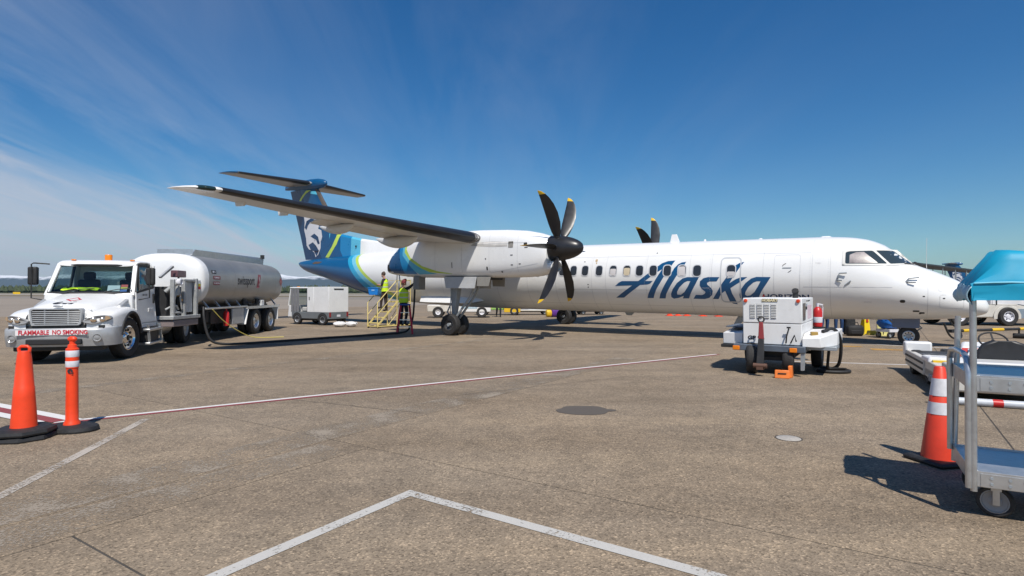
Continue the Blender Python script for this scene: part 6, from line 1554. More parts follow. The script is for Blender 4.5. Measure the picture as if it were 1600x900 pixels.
# ------------------------------------------------------------------ people
M_SKIN = pm('skin', (.50, .27, .19), .55, var=.08, scale=14)
M_HAIR = pm('hair_brown', (.06, .035, .02), .7, var=.2)
M_NAVYCLOTH = pm('dark_workwear', (.018, .020, .028), .8, var=.2, scale=9)
M_BROWNCLOTH = pm('dark_brown_trousers', (.035, .022, .02), .8, var=.2, scale=9)
M_JEANS = pm('blue_jeans', (.02, .06, .17), .8, var=.2, scale=12)
M_SHOE = pm('work_shoe', (.03, .022, .02), .6)
M_VEST = pm('vest_lime', (.58, .80, .015), .6, var=.12, scale=10)
M_VESTREF = pm('vest_band', (.62, .64, .62), .35, var=.1)
M_VESTOR = pm('vest_orange', (.85, .30, .02), .6)
def person(label, loc, rz, J, mats, hair=M_HAIR, cap=None, vest=True, group=None):
    """one continuous skinned body; J maps joint names to positions (x right, y forward, z up); mats: top, legs, sleeve"""
    root = thing('person', label, 'person', loc, rz, group)
    V = []; RAD = []; E = []; EM = []
    idx = {}
    def v(n, p, r):
        idx[n] = len(V); V.append(Vector(p)); RAD.append(r); return idx[n]
    def e(a, b_, m):
        E.append((idx[a], idx[b_])); EM.append(m)
    P = {k: Vector(p) for k, p in J.items() if isinstance(p, tuple)}
    top, legs, sleeve, skin, shoe = 0, 1, 2, 3, 4
    v('pelvis', P['pelvis'], (.155, .115)); v('waist', P['pelvis'].lerp(P['chest'], .5), (.145, .105)); e('pelvis', 'waist', top)
    v('chest', P['chest'], (.165, .12)); e('waist', 'chest', top)
    v('collar', P['chest'].lerp(P['neck'], .6), (.10, .085)); e('chest', 'collar', top)
    v('neck', P['neck'], (.052, .055)); e('collar', 'neck', skin)
    v('jaw', P['neck'].lerp(P['head'], .45), (.068, .075)); e('neck', 'jaw', skin)
    v('head', P['head'], (.080, .098)); e('jaw', 'head', skin)
    v('crown', P['head'] + (P['head'] - P['neck']).normalized() * .075, (.062, .075)); e('head', 'crown', skin)
    fwd = Vector(J.get('face', (0, 1, 0))).normalized()
    v('nose', P['head'].lerp(P['neck'], .12) + fwd * .105, (.014, .016)); e('head', 'nose', skin)
    for s_, S_ in ((-1, 'L'), (1, 'R')):
        v('sh' + S_, P['sh' + S_], (.068, .068)); e('collar', 'sh' + S_, sleeve)
        v('el' + S_, P['el' + S_], (.047, .047)); e('sh' + S_, 'el' + S_, sleeve)
        v('wr' + S_, P['wr' + S_], (.030, .034)); e('el' + S_, 'wr' + S_, J.get('forearm', sleeve))
        d = (P['wr' + S_] - P['el' + S_]).normalized()
        sd = d.cross(Vector((0, 0, 1))); sd = sd.normalized() if sd.length > .1 else Vector((1, 0, 0))
        v('pa' + S_, P['wr' + S_] + d * .06, (.040, .020)); e('wr' + S_, 'pa' + S_, skin)
        for f in range(4):
            o = sd * (.027 - .018 * f); ln = (.065, .078, .072, .055)[f]; cur = Vector((0, 0, -.018)) if abs(d.z) < .8 else fwd * .015
            v('f%d%s' % (f, S_), P['wr' + S_] + d * .10 + o, (.009, .009)); e('pa' + S_, 'f%d%s' % (f, S_), skin)
            v('g%d%s' % (f, S_), P['wr' + S_] + d * (.10 + ln) + o * 1.1 + cur, (.008, .008)); e('f%d%s' % (f, S_), 'g%d%s' % (f, S_), skin)
        v('t0' + S_, P['wr' + S_] + d * .055 + sd * .045, (.010, .010)); e('pa' + S_, 't0' + S_, skin)
        v('t1' + S_, P['wr' + S_] + d * .095 + sd * .062, (.009, .009)); e('t0' + S_, 't1' + S_, skin)
        v('hp' + S_, P['hp' + S_], (.100, .105)); e('pelvis', 'hp' + S_, legs)
        v('kn' + S_, P['kn' + S_], (.066, .070)); e('hp' + S_, 'kn' + S_, legs)
        v('an' + S_, P['an' + S_], (.048, .050)); e('kn' + S_, 'an' + S_, legs)
        v('he' + S_, P['an' + S_] + Vector((0, 0, -.045)), (.045, .042)); e('an' + S_, 'he' + S_, shoe)
        v('to' + S_, P['to' + S_], (.042, .032)); e('he' + S_, 'to' + S_, shoe)
    me = bpy.data.meshes.new('body'); me.from_pydata([tuple(p) for p in V], E, [])
    o = bpy.data.objects.new('body', me); COL.objects.link(o)
    sk = o.modifiers.new('skin', 'SKIN'); sk.use_smooth_shade = True; sk.branch_smoothing = .3
    for i, sv in enumerate(me.skin_vertices[0].data):
        sv.radius = RAD[i]; sv.use_root = (i == 0)
    sb = o.modifiers.new('sub', 'SUBSURF'); sb.levels = 2; sb.render_levels = 2
    dg = bpy.context.evaluated_depsgraph_get()
    m2 = bpy.data.meshes.new_from_object(o.evaluated_get(dg))
    bpy.data.objects.remove(o); m2.name = 'body'
    m2.materials.clear()
    for m in mats: m2.materials.append(m)
    segs = [(V[a], V[b_], m) for (a, b_), m in zip(E, EM)]
    for f in m2.polygons:
        c = f.center; best = 9; bmi = 0
        for a, b_, m in segs:
            ab = b_ - a; t = max(0, min(1, (c - a).dot(ab) / max(1e-6, ab.length_squared))); dd = (c - a - ab * t).length
            if dd < best: best = dd; bmi = m
        f.material_index = bmi; f.use_smooth = True
    body = bpy.data.objects.new('body', m2); COL.objects.link(body); body.parent = root
    up = (P['head'] - P['neck']).normalized(); rt = fwd.cross(up).normalized()
    def hp(x, y, z): return P['head'] + rt * x + fwd * y + up * z
    b = MB(); rings = []
    for z, k in ((-.02, .9), (.03, 1.0), (.07, .95), (.11, .75), (.135, .4)):
        rings.append([hp(.094 * k * math.cos(2 * PI * j / 18), -.022 + .112 * k * math.sin(2 * PI * j / 18) * (.55 if (z < .05 and math.sin(2 * PI * j / 18) > 0) else 1) , z + .012 * math.sin(j * 2.1)) for j in range(18)])
    b.ring_loft(rings); b.build('hair', hair, root, smooth=60)
    for s_ in (-1, 1):
        b = MB(); b.sphere(hp(s_ * .032, .088, .0), .010, 8, 6); b.build('eye', M_TXTBLK, root)
        b = MB(); b.sphere(hp(s_ * .088, -.01, -.02), .028, 8, 6, (.4, .7, 1)); b.build('ear', M_SKIN, root)
    b = MB(); b.bar(hp(-.026, .088, -.075), hp(.026, .088, -.075), .008, .008); b.build('mouth', pm('lips', (.35, .12, .1), .5), root)
    if cap:
        b = MB(); b.ring_loft([[hp(.10 * k * math.cos(2 * PI * j / 18), -.01 + .12 * k * math.sin(2 * PI * j / 18), z) for j in range(18)] for z, k in ((.03, 1), (.09, .98), (.13, .8), (.15, .4))]); b.bx(0, .001, 0, .001, 0, .001)
        b.build('cap', cap, root, smooth=50)
    if vest:
        ax = (P['neck'] - P['pelvis']).normalized(); r0 = (P['shR'] - P['shL']); r0 = (r0 - ax * r0.dot(ax)).normalized(); f0 = ax.cross(r0) * -1
        if f0.dot(Vector((0, 1, 0))) < 0: f0 = -f0
        def ring(t, hw_, hd_):
            c = P['pelvis'].lerp(P['neck'], t); return [c + r0 * hw_ * math.cos(2 * PI * j / 24) + f0 * hd_ * math.sin(2 * PI * j / 24) for j in range(24)]
        prof = [(-.10, .205, .165), (.10, .195, .155), (.24, .190, .150), (.34, .192, .152), (.5, .20, .158), (.60, .20, .158), (.72, .195, .15), (.84, .155, .125), (.93, .095, .095)]
        b = MB(); b.ring_loft([ring(*p) for p in prof], False, False); vo_ = b.build('safety_vest', vest if vest is not True else M_VEST, root, smooth=60, fix=True)
        for t0, t1 in ((.22, .30), (.56, .63)):
            b = MB(); b.ring_loft([ring(t0, .196, .157), ring((t0 + t1) / 2, .203, .163), ring(t1, .204, .163)], False, False); b.build('reflective_band', M_VESTREF, vo_, smooth=60)
    return root
stand = dict(pelvis=(0, 0, .95), chest=(0, .0, 1.28), neck=(0, .01, 1.50), head=(0, .03, 1.66), shL=(-.19, 0, 1.42), shR=(.19, 0, 1.42), elL=(-.25, -.02, 1.13), elR=(.25, -.02, 1.13), wrL=(-.25, .10, .90), wrR=(.25, .10, .90), hpL=(-.09, 0, .90), hpR=(.09, 0, .90), knL=(-.10, .02, .49), knR=(.10, .02, .49), anL=(-.10, -.02, .10), anR=(.10, -.02, .10), toL=(-.11, .15, .04), toR=(.11, .15, .04))
# ------------------------------------------------------------------ yellow service steps with a bin on the rail
stairs = thing('service_steps', 'pale yellow rolling steps with handrails under the aircraft tail', 'steps', (-6.15, 25.35, 0), R(53))
M_STEPY = pm('steps_yellow', (.66, .53, .20), .5, var=.1, scale=6, dirt=.2, dirtcol=(.35, .27, .12))
W = .62
# local x runs up the flight, y across (positive away from the camera side)
for i, z in enumerate((.24, .48, .72, .96)):
    x = .05 + .27 * i
    b = MB(); b.bx(x, x + .24, -W / 2, W / 2, z - .04, z); b.build('tread', M_STEPY, stairs, bevel=.008)
b = MB(); b.bx(1.12, 1.95, -W / 2, W / 2, 1.12, 1.18); b.build('platform', M_STEPY, stairs, bevel=.008)
for y in (-W / 2 - .02, W / 2 + .02):
    b = MB(); b.bar((.0, y, .10), (1.16, y, 1.14), .03, .07); b.build('stringer', M_STEPY, stairs)
    b = MB(); b.tube([(.02, y, .04), (.02, y, 1.12), (1.12, y, 2.12), (1.95, y, 2.14), (1.95, y, .06)], .022, 8); b.tube([(1.14, y, 2.1), (1.14, y, .06)], .022, 8); b.tube([(.02, y, .60), (1.14, y, 1.62), (1.95, y, 1.62)], .018, 8); b.build('handrail', M_STEPY, stairs, smooth=50)
    b = MB(); b.tube([(.0, y, .08), (1.98, y, .08)], .022, 8); b.tube([(1.14, y, .1), (1.95, y, 1.1)], .016, 8); b.tube([(.6, y, .1), (1.14, y, .6)], .016, 8); b.build('base_rail', M_STEPY, stairs, smooth=50)
b = MB()
for x in (.02, 1.14, 1.95): b.tube([(x, -W / 2 - .02, .08), (x, W / 2 + .02, .08)], .02, 8)
b.tube([(1.95, -W / 2 - .02, 2.13), (1.95, W / 2 + .02, 2.13)], .02, 8); b.build('cross_rail', M_STEPY, stairs)
for x in (.05, 1.9):
    for y in (-W / 2, W / 2):
        b = MB(); b.cyl((x, y - .02, .045), (x, y + .02, .045), .045, n=14); b.build('caster', M_BLACK, stairs)
SM = Matrix.Translation((-6.15, 25.35, 0)) @ Matrix.Rotation(R(53), 4, 'Z')
bin_ = thing('blue_bin', 'bright blue plastic bin hung on the handrail of the yellow steps', 'bin', (-6.08, 25.42, 1.46), R(-8))
M_BIN = pm('bin_blue', (.01, .20, .62), .45, var=.08)
b = MB(); b.hexa([(-.20, -.13, 0), (.20, -.13, 0), (.20, .13, 0), (-.20, .13, 0), (-.23, -.15, .30), (.23, -.15, .30), (.23, .15, .30), (-.23, .15, .30)]); b.build('tub', M_BIN, bin_, bevel=.015)
b = MB(); b.bx(-.245, .245, -.165, .165, .30, .33); b.build('rim', M_BIN, bin_, bevel=.008)
b = MB(); b.bx(-.07, .07, -.152, -.146, .18, .24); b.build('hand_slot', pm('bin_pale', (.25, .45, .72), .5), bin_)
J = dict(stand); J.update(head=(0, .075, 1.63), neck=(0, .03, 1.49), face=(0, .8, -.55), elL=(-.26, .04, 1.16), elR=(.26, .04, 1.16), wrL=(-.10, .27, 1.20), wrR=(.08, .28, 1.17), knL=(-.11, .12, .52), anL=(-.11, .14, .22), toL=(-.11, .31, .16), forearm=3)
person('person in a yellow vest looking down, standing on the yellow steps', (-5.72, 25.92, .72), R(78), J, [M_NAVYCLOTH, M_BROWNCLOTH, M_NAVYCLOTH, M_SKIN, M_SHOE])
# ------------------------------------------------------------------ red step ladder with the second worker
lad = thing('step_ladder', 'red step ladder with a blue top under the engine nacelle', 'ladder', (-4.10, 22.10, 0), R(8))
M_LRED = pm('ladder_red', (.55, .015, .03), .4, var=.1, dirt=.1)
for s_ in (-1, 1):
    b = MB(); b.bar((s_ * .29, -.36, 0), (s_ * .16, -.02, 1.10), .07, .06); b.build('front_rail', M_LRED, lad, bevel=.006)
    b = MB(); b.bar((s_ * .28, .42, 0), (s_ * .15, .06, 1.08), .04, .03); b.build('rear_rail', M_CHASSIS, lad, bevel=.006)
for i in range(3):
    z = .27 + .27 * i; k = z / 1.1
    b = MB(); b.bx(-.26 + .1 * k, .26 - .1 * k, -.36 + .34 * k - .03, -.36 + .34 * k + .07, z - .015, z + .015); b.build('step', M_ALU, lad)
b = MB(); b.bx(-.20, .20, -.12, .16, 1.08, 1.14); b.build('top_cap', pm('ladder_blue', (.02, .07, .32), .45), lad, bevel=.015)
b = MB(); b.bar((-.24, .30, .35), (.24, .30, .35), .03, .02); b.bar((-.2, .2, .7), (.2, .2, .7), .03, .02); b.build('brace', M_CHASSIS, lad)
J = dict(stand); J.update(face=(.5, .75, .45), head=(.02, .0, 1.66), shR=(.20, .04, 1.46), elR=(.36, .16, 1.62), wrR=(.50, .30, 1.82), shL=(-.19, .02, 1.44), elL=(-.24, .20, 1.32), wrL=(-.08, .40, 1.42), anR=(.12, -.06, .12), knR=(.12, .05, .50))
person('person in yellow-green vest and red cap reaching up from the red ladder', (-4.22, 22.42, .285), R(-25), J, [M_NAVYCLOTH, M_NAVYCLOTH, M_NAVYCLOTH, M_SKIN, M_SHOE], cap=pm('cap_dark_red', (.16, .02, .025), .7))
# ------------------------------------------------------------------ small white box van
van = thing('electric_box_van', 'small white electric box van with grey skirt behind the fuel truck', 'van', (-8.37, 27.84, 0), R(150))
M_SKIRT = pm('skirt_grey', (.15, .165, .175), .5, var=.1, dirt=.2)
M_CURT = pm('curtain_grey', (.19, .19, .20), .6, var=.1)
b = MB(); b.bx(0, 1.02, -.62, .62, .62, 1.84); bx_ = b.build('box_body', M_WHT, van, bevel=.015)
b = MB(); b.bx(1.04, 1.50, -.62, .62, .62, 1.84); b.build('locker', M_WHT, van, bevel=.015)
b = MB(); b.bx(1.32, 1.36, .621, .632, 1.2, 1.36); b.build('locker_handle', M_CHASSIS, van)
b = MB(); b.bx(.0, 2.6, -.63, .63, .30, .615); b.build('skirt', M_SKIRT, van, bevel=.015)
b = MB(); b.bx(-.012, 0, -.30, .30, 1.70, 1.76); b.build('rear_bracket', M_CHASSIS, van)
for y in (-.55, .55):
    b = MB(); b.bx(-.02, 0, y - .05, y + .05, .40, .62); b.build('tail_lamp', pm('tail_red', (.25, .02, .02), .3), van)
b = MB(); b.bx(-.008, 0, -.1, .12, .40, .50); b.build('number_plate', M_REFL, van)
b = MB(); b.bx(1.50, 2.80, -.60, .60, 1.76, 1.84); b.build('cab_roof', M_WHT, van, bevel=.03)
b = MB(); b.bx(1.50, 1.54, -.60, .60, .62, 1.76); b.build('bulkhead', M_INT, van)
b = MB(); b.hexa([(2.55, -.60, .35), (3.0, -.55, .35), (3.0, .55, .35), (2.55, .60, .35), (2.55, -.60, .95), (2.92, -.55, .92), (2.92, .55, .92), (2.55, .60, .95)]); b.build('nose', M_WHT, van, bevel=.04, seg=3)
for y in (-.56, .56):
    b = MB(); b.bar((2.90, y, .92), (2.72, y, 1.80), .05, .05); b.build('pillar', M_WHT, van)
    for i in range(3):
        x0 = 2.1 + .2 * i; b = MB(); b.bx(x0, x0 + .175, y + .03 * (1 if y > 0 else -1), y + .045 * (1 if y > 0 else -1), .62, 1.74); b.build('side_curtain', M_CURT, van, bevel=.01)
b = MB(); b.add([(2.91, -.53, .95), (2.91, .53, .95), (2.73, .53, 1.76), (2.73, -.53, 1.76)], [(0, 1, 2, 3)]); b.build('windscreen', M_WS, van, smooth=0)
b = MB(); b.bx(1.62, 2.02, -.45, .5, .64, .85); b.bx(1.6, 1.7, -.45, .5, .84, 1.2); b.build('seat', pm('seat_pale', (.5, .49, .46), .6), van, bevel=.05, seg=3)
b = MB(); b.box((2.5, .3, 1.84), (.12, .1, .06)); b.build('marker_lamp', M_AMBER, van, bevel=.01)
for x in (.42, 2.2):
    b = MB(); b.prism([(x + .34 * math.cos(R(t)), .26 + .34 * math.sin(R(t))) for t in range(0, 181, 15)], lambda p: (p[0], .632, p[1]), lambda p: (p[0], .636, p[1])); b.build('wheel_arch', M_CHASSIS, van)
    for y in (-.54, .57):
        wheel(van, 'tyre', (x, y, .27), .27, .16, .16, (0, 1, 0), M_SILVER, n=22, lugs=6)
b = MB(); b.bx(.2, 2.6, -.4, .4, .2, .34); b.build('chassis', M_CHASSIS, van)
# two tied white sacks behind it
for i, (x, y, sx, sy, rz_, lb_) in enumerate(((-7.88, 26.35, .30, .20, 20, 'lumpy white plastic sack on the concrete nearer the white box van'), (-7.38, 26.4, .26, .18, -15, 'lumpy white plastic sack on the concrete nearer the yellow steps'))):
    sk_ = thing('plastic_sack', lb_, 'sack', (x, y, 0), R(rz_), 'white sacks')
    b = MB(); rings = []
    for k in range(1, 10):
        t = PI * k / 10
        rings.append([(sx * math.sin(t) * math.cos(2 * PI * j / 18) * (1 + .22 * mnoise.noise(Vector((k * .7, math.cos(2 * PI * j / 18) * 1.6, i)))), sy * math.sin(t) * math.sin(2 * PI * j / 18), 0.125 - .125 * math.cos(t) + .025 * math.sin(j + k) * math.sin(t)) for j in range(18)])
    b.ring_loft(rings); b.build('bag', pm('sack_white', (.72, .71, .70), .4, var=.1, scale=8), sk_, smooth=60)
    b = MB(); b.cyl((sx * .8, 0, .13), (sx * 1.15, .02, .19), .025, .05, 10); b.build('tied_neck', pm('sack_white', (.72, .71, .70), .4), sk_, smooth=50)
# ------------------------------------------------------------------ traffic under the wing
def simple_tug(name, label, loc, rz_, sc=1.0):
    t = thing(name, label, 'tractor', loc, rz_)
    t.scale = (sc, sc, sc)
    b = MB(); b.bx(-1.75, -1.0, -.60, .60, .32, .70); b.build('front_deck', M_CREAM, t, bevel=.04)
    b = MB(); b.hexa([(-1.05, -.62, .32), (.0, -.62, .32), (.0, .62, .32), (-1.05, .62, .32), (-.98, -.58, 1.12), (-.32, -.58, 1.12), (-.32, .58, 1.12), (-.98, .58, 1.12)]); b.build('cowl', M_CREAM, t, bevel=.04)
    b = MB(); b.bx(-.28, 1.75, -.64, .64, .30, .95); bd2 = b.build('body', M_WHT, t, bevel=.05)
    b = MB(); b.bx(-.3, .25, -.5, .5, .95, 1.05); b.bx(.2, .34, -.5, .5, .95, 1.32); b.build('seat', M_INT, t, bevel=.04)
    b = MB(); b.torus((-.38, .25, 1.22), (.6, 0, .8), .18, .015, 20, 6); b.build('steering_wheel', M_BLACK, t)
    b = MB(); b.bx(-.9, -.6, -.585, -.575, .7, .95); b.bx(-.5, -.4, -.60, -.59, .6, .9); b.build('lamp', M_CHASSIS, t)
    b = MB(); b.bx(.1, 1.0, -.646, -.642, .5, .72); b.build('side_logo', pm('logo_pale_blue', (.45, .58, .66), .5, var=.25, scale=12), t)
    b = MB(); b.bx(1.66, 1.76, -.62, -.3, .5, 1.0); b.build('tail_lamp', M_AMBER, t)
    for x in (-1.15, 1.25):
        for y in (-.55, .55): wheel(t, 'tyre', (x, y, .31), .31, .20, .15, (0, 1, 0), M_REFL, n=22, lugs=0)
    return t
simple_tug('baggage_tractor', 'white baggage tractor seen behind the main landing gear', (-3.3, 36.2, 0), R(3), 1.12)
def flat_cart(label, loc, rz_, L_=2.6):
    t = thing('flat_cart', label, 'cart', loc, rz_, 'empty flat carts behind the aircraft')
    b = MB(); b.bx(-L_ / 2, L_ / 2, -.7, .7, .27, .37); b.build('bed', M_CREAM, t, bevel=.02)
    b = MB(); b.bx(-L_ / 2, L_ / 2, -.45, .45, .20, .27); b.build('frame', M_CHASSIS, t)
    for x in (-L_ / 2 + .45, L_ / 2 - .45):
        for y in (-.55, .55): wheel(t, 'tyre', (x, y, .17), .17, .15, .09, (0, 1, 0), M_STEEL, n=18, lugs=0)
    b = MB(); b.bar((L_ / 2, 0, .42), (L_ / 2 + .8, 0, .25), .05); b.build('draw_bar', M_CHASSIS, t)
    return t
flat_cart('cream flat cart between the main landing gear legs', (1.25, 40.5, 0), R(4), 2.9)
flat_cart('cream flat cart just right of the far landing gear', (5.55, 41.0, 0), R(8), 2.2)
duf = thing('duffel_bag', 'purple and yellow bag on the concrete beside the far landing gear', 'bag', (2.55, 36.6, 0), R(15))
b = MB(); b.ring_loft([superring(x, 0, .34, .26 * k, .26 * k, .34 * k, 18, 2.4) for x, k in ((-.1, .6), (-.05, .95), (.25, 1), (.45, .9), (.5, .5))]); b.build('body', pm('bag_purple', (.12, .03, .28), .6), duf, smooth=50)
b = MB(); b.ring_loft([superring(x, 0, .26, .22 * k, .22 * k, .26 * k, 18, 2.4) for x, k in ((-.42, .5), (-.38, .9), (-.2, 1), (-.08, .9))]); b.build('end_panel', M_YEL, duf, smooth=50)
person('person in dark clothing walking behind the aircraft, legs showing under the belly', (-.85, 36.6, 0), R(190), dict(stand, knL=(-.10, .12, .50), anL=(-.10, .10, .10), toL=(-.1, .27, .04), anR=(.10, -.22, .14), knR=(.1, -.02, .5), toR=(.1, -.06, .06)), [M_NAVYCLOTH, M_NAVYCLOTH, M_NAVYCLOTH, M_SKIN, M_SHOE], vest=False)
gl = thing('belt_loader', 'lime green belt loader seen under the aircraft belly', 'loader', (-.9, 40.0, 0), R(-4))
b = MB(); b.bx(-1.5, .35, -.6, .6, .36, .80); b.build('chassis', pm('loader_green', (.28, .50, .12), .5, var=.1), gl, bevel=.04)
b = MB(); b.bar((-1.6, 0, 1.0), (2.2, 0, 1.45), .7, .14); b.build('belt', M_CHASSIS, gl)
b = MB(); b.bx(.4, 1.5, -.62, .62, .20, .52); b.build('yellow_bumper', M_YEL, gl, bevel=.02)
for x in (-1.0, 1.1):
    for y in (-.55, .55): wheel(gl, 'tyre', (x, y, .30), .30, .2, .16, (0, 1, 0), M_STEEL, n=18, lugs=0)
# orange cones far under the nose
cone0 = None
for i, (px, yy, lb_) in enumerate(((1046, 493.4, 'first'), (1059, 493.2, 'second'), (1073, 493.4, 'third'), (1098, 493.9, 'fourth'), (1122, 494.4, 'fifth'))):
    Y_ = 1440 / (yy - 456); X_ = (px - 800) / 900 * Y_
    if cone0 is None:
        t = thing('traffic_cone', '', 'cone', (X_, Y_, 0), 0, 'red cones beyond the forward fuselage')
        b = MB(); b.ring_loft([[(x * k, y * k, z) for x, y in ((-.22, -.22), (.22, -.22), (.22, .22), (-.22, .22))] for k, z in ((1, 0), (1, .03), (.9, .045))]); b.build('base', M_ORANGE, t)
        b = MB(); b.lathe([(.155, .045), (.04, .70), (.03, .71)], (0, 0, 0), (0, 0, 1), 18); b.build('body', M_ORANGE, t, smooth=40)
        cone0 = t
    else:
        t = copy_tree(cone0); t.location = (X_, Y_, 0)
    t['label'] = lb_ + ' from the left of five red cones seen beneath the fuselage'
# ------------------------------------------------------------------ beyond the nose: crew, bags, barrier
person('person in blue jeans standing behind the nose beside black bags', (12.25, 21.6, 0), R(160), dict(stand), [M_NAVYCLOTH, M_JEANS, M_NAVYCLOTH, M_SKIN, pm('shoe_pale', (.45, .42, .4), .6)], vest=False, group=None)
person('person in dark blue jeans nearer the power cart, behind the nose', (11.85, 21.9, 0), R(200), dict(stand, knL=(-.12, .06, .5), anL=(-.15, .0, .1), toL=(-.16, .17, .04)), [M_NAVYCLOTH, M_JEANS, M_NAVYCLOTH, M_SKIN, M_SHOE], vest=False)
def bag(label, loc, rz_, w, d, h, mat, group=None):
    t = thing('travel_bag', label, 'bag', loc, rz_, group)
    b = MB(); b.ring_loft([superring(x, 0, h / 2, d / 2 * k, h / 2 * k, h / 2 * min(1, k + .05), 20, 3.2) for x, k in ((-w / 2, .7), (-w / 2 + .05, .97), (0, 1.0), (w / 2 - .05, .97), (w / 2, .7))]); b.build('body', mat, t, smooth=50)
    b = MB(); b.tube([(-w / 4, 0, h - .02), (-w / 5, 0, h + .09), (w / 5, 0, h + .09), (w / 4, 0, h - .02)], .016, 8); b.build('handle', M_BLACK, t, smooth=50)
    b = MB(); b.bx(-w / 3, w / 3, -d / 2 - .012, -d / 2 + .02, h * .2, h * .55); b.build('pocket', mat, t, bevel=.02)
    return t
M_BAGB = pm('bag_black', (.016, .016, .018), .7, var=.2, scale=9)
bag('upright black travel bag behind the nose', (12.62, 21.6, 0), R(10), .40, .3, .75, M_BAGB)
bag('squat black bag on the concrete in front of the upright one', (12.42, 20.9, 0), R(-8), .55, .32, .40, M_BAGB)
bag('small dark bag beside the yellow barrier', (14.35, 22.0, 0), R(12), .5, .3, .36, M_BAGB)
yb = thing('safety_barrier', 'bright yellow folding safety stand behind the nose', 'barrier', (13.45, 21.9, 0), R(5))
M_YB = pm('bright_yellow', (.85, .62, .01), .5, var=.08)
b = MB(); b.hexa([(-.13, -.10, 0), (.13, -.10, 0), (.13, -.06, 0), (-.13, -.06, 0), (-.07, -.02, .95), (.07, -.02, .95), (.07, .0, .95), (-.07, .0, .95)]); b.build('front_leaf', M_YB, yb, bevel=.01)
b = MB(); b.hexa([(-.13, .20, 0), (.13, .20, 0), (.13, .24, 0), (-.13, .24, 0), (-.07, .02, .95), (.07, .02, .95), (.07, .04, .95), (-.07, .04, .95)]); b.build('back_leaf', M_YB, yb, bevel=.01)
b = MB(); b.add([(-.045, -.085, .45), (.045, -.085, .45), (.0, -.06, .80)], [(0, 1, 2)]); b.build('red_symbol', M_RED, yb, smooth=0)
yc = thing('chock_pair', 'pair of yellow wheel chocks lying behind the nose', 'chock', (13.12, 21.4, 0), R(3))
for x in (-.28, .30, .75):
    b = MB(); b.prism([(-.22, 0), (.22, 0), (.17, .16), (-.17, .16)], lambda p: (x + p[0], -.09, p[1]), lambda p: (x + p[0], .09, p[1])); b.build('chock', pm('chock_yellow', (.60, .48, .06), .6, var=.15), yc, bevel=.012)
pb = thing('pale_board', 'tall pale yellow board standing behind the nose', 'board', (13.48, 21.0, 0), R(-6))
b = MB(); b.box((0, 0, .46), (.36, .05, .92), Matrix.Rotation(R(-5), 3, 'X')); b.build('panel', pm('board_yellow', (.62, .57, .22), .6, var=.1), pb, bevel=.012)
b = MB(); b.bar((.02, -.05, .05), (.10, -.07, .90), .05, .02); b.build('strap', M_BROWNCLOTH, pb)
b = MB(); b.bx(-.2, .2, -.12, .14, 0, .04); b.build('foot', pm('board_yellow', (.62, .57, .22), .6), pb)
bt = thing('tarpaulin', 'bright blue tarpaulin bundle beside the nose wheel', 'tarpaulin', (13.15, 20.0, 0), R(20))
b = MB(); rings = []
for x, k in ((-.42, .45), (-.35, .85), (-.1, 1), (.15, .98), (.38, .8), (.46, .35)):
    rings.append([(q[0], q[1] + .03 * math.sin(i_ * 1.7 + x * 9), q[2] + .03 * math.sin(i_ * 2.3 + x * 7)) for i_, q in enumerate(superring(x, 0, .58, .30 * k, .27 * k, .27 * k, 22, 2.6))])
b.ring_loft(rings); b.build('cloth', pm('tarp_blue', (.015, .15, .55), .45, var=.15, scale=6), bt, smooth=50)
b = MB(); b.bx(-.4, .4, -.25, .25, .22, .32); b.build('tray', M_REFL, bt)
for x in (-.33, .33):
    for y in (-.2, .2): wheel(bt, 'tyre', (x, y, .11), .11, .06, .05, (0, 1, 0), M_STEEL, n=14, lugs=0)
# ------------------------------------------------------------------ tow bar and canvas-cab tractor at the far right
tb2 = thing('aircraft_tow_bar', 'black tow bar with yellow bands running right from the nose wheel', 'tow bar', (0, 0, 0))
A_, B_ = Vector((14.6, 18.9, .32)), Vector((22.6, 21.4, .34)); d_ = B_ - A_
b = MB(); b.cyl(A_, B_, .045, n=14); b.build('bar', M_CHASSIS, tb2, smooth=40)
for i in range(6):
    t0 = .03 + .16 * i; b = MB(); b.cyl(A_ + d_ * t0, A_ + d_ * (t0 + .065), .052, n=14); b.build('yellow_band', M_YEL, tb2, smooth=40)
b = MB(); b.box(A_ - d_.normalized() * .15, (.4, .16, .10), d_.to_track_quat('X', 'Z').to_matrix()); b.tube([A_ + Vector((0, 0, .05)), A_ + Vector((-.45, -.25, .35)), A_ + Vector((-.85, -.6, .55))], .02, 8, smooth=2); b.tube([A_ + Vector((.1, 0, 0)), A_ + Vector((-.1, -.35, -.22)), A_ + Vector((-.75, -.7, -.20)), A_ + Vector((-1.0, -.75, .3))], .03, 8, smooth=2); b.build('tow_head', M_CHASSIS, tb2)
for t0 in (.35, .8):
    p = A_ + d_ * t0; b = MB(); b.cyl(p + Vector((-.1, .12, -.24)), p + Vector((.1, -.12, -.24)), .09, n=14); b.bar(p, p + Vector((0, 0, -.22)), .04); b.build('dolly_wheel', M_BLACK, tb2)
tw = thing('pushback_tractor', 'white pushback tractor with a canvas cab at the right edge', 'tractor', (22.9, 28.1, 0), R(-4))
M_CANV = pm('white_canvas', (.70, .70, .71), .6, var=.08, scale=3, bump=.25, bscale=3)
b = MB(); b.bx(-2.4, 3.0, -1.0, 1.0, .38, 1.0); b.build('body', M_CREAM, tw, bevel=.06, seg=3)
b = MB(); b.hexa([(-.35, -1.01, 1.0), (.9, -1.01, .98), (.9, 1.01, 1.0), (-.35, 1.01, 1.0), (-.3, -1.0, 1.02), (.9, -1.0, 1.02), (.9, 1.0, 1.02), (-.3, 1.0, 1.02)]); b.build('sill', M_CREAM, tw)
b = MB(); N = 16; vs = []; fs = []
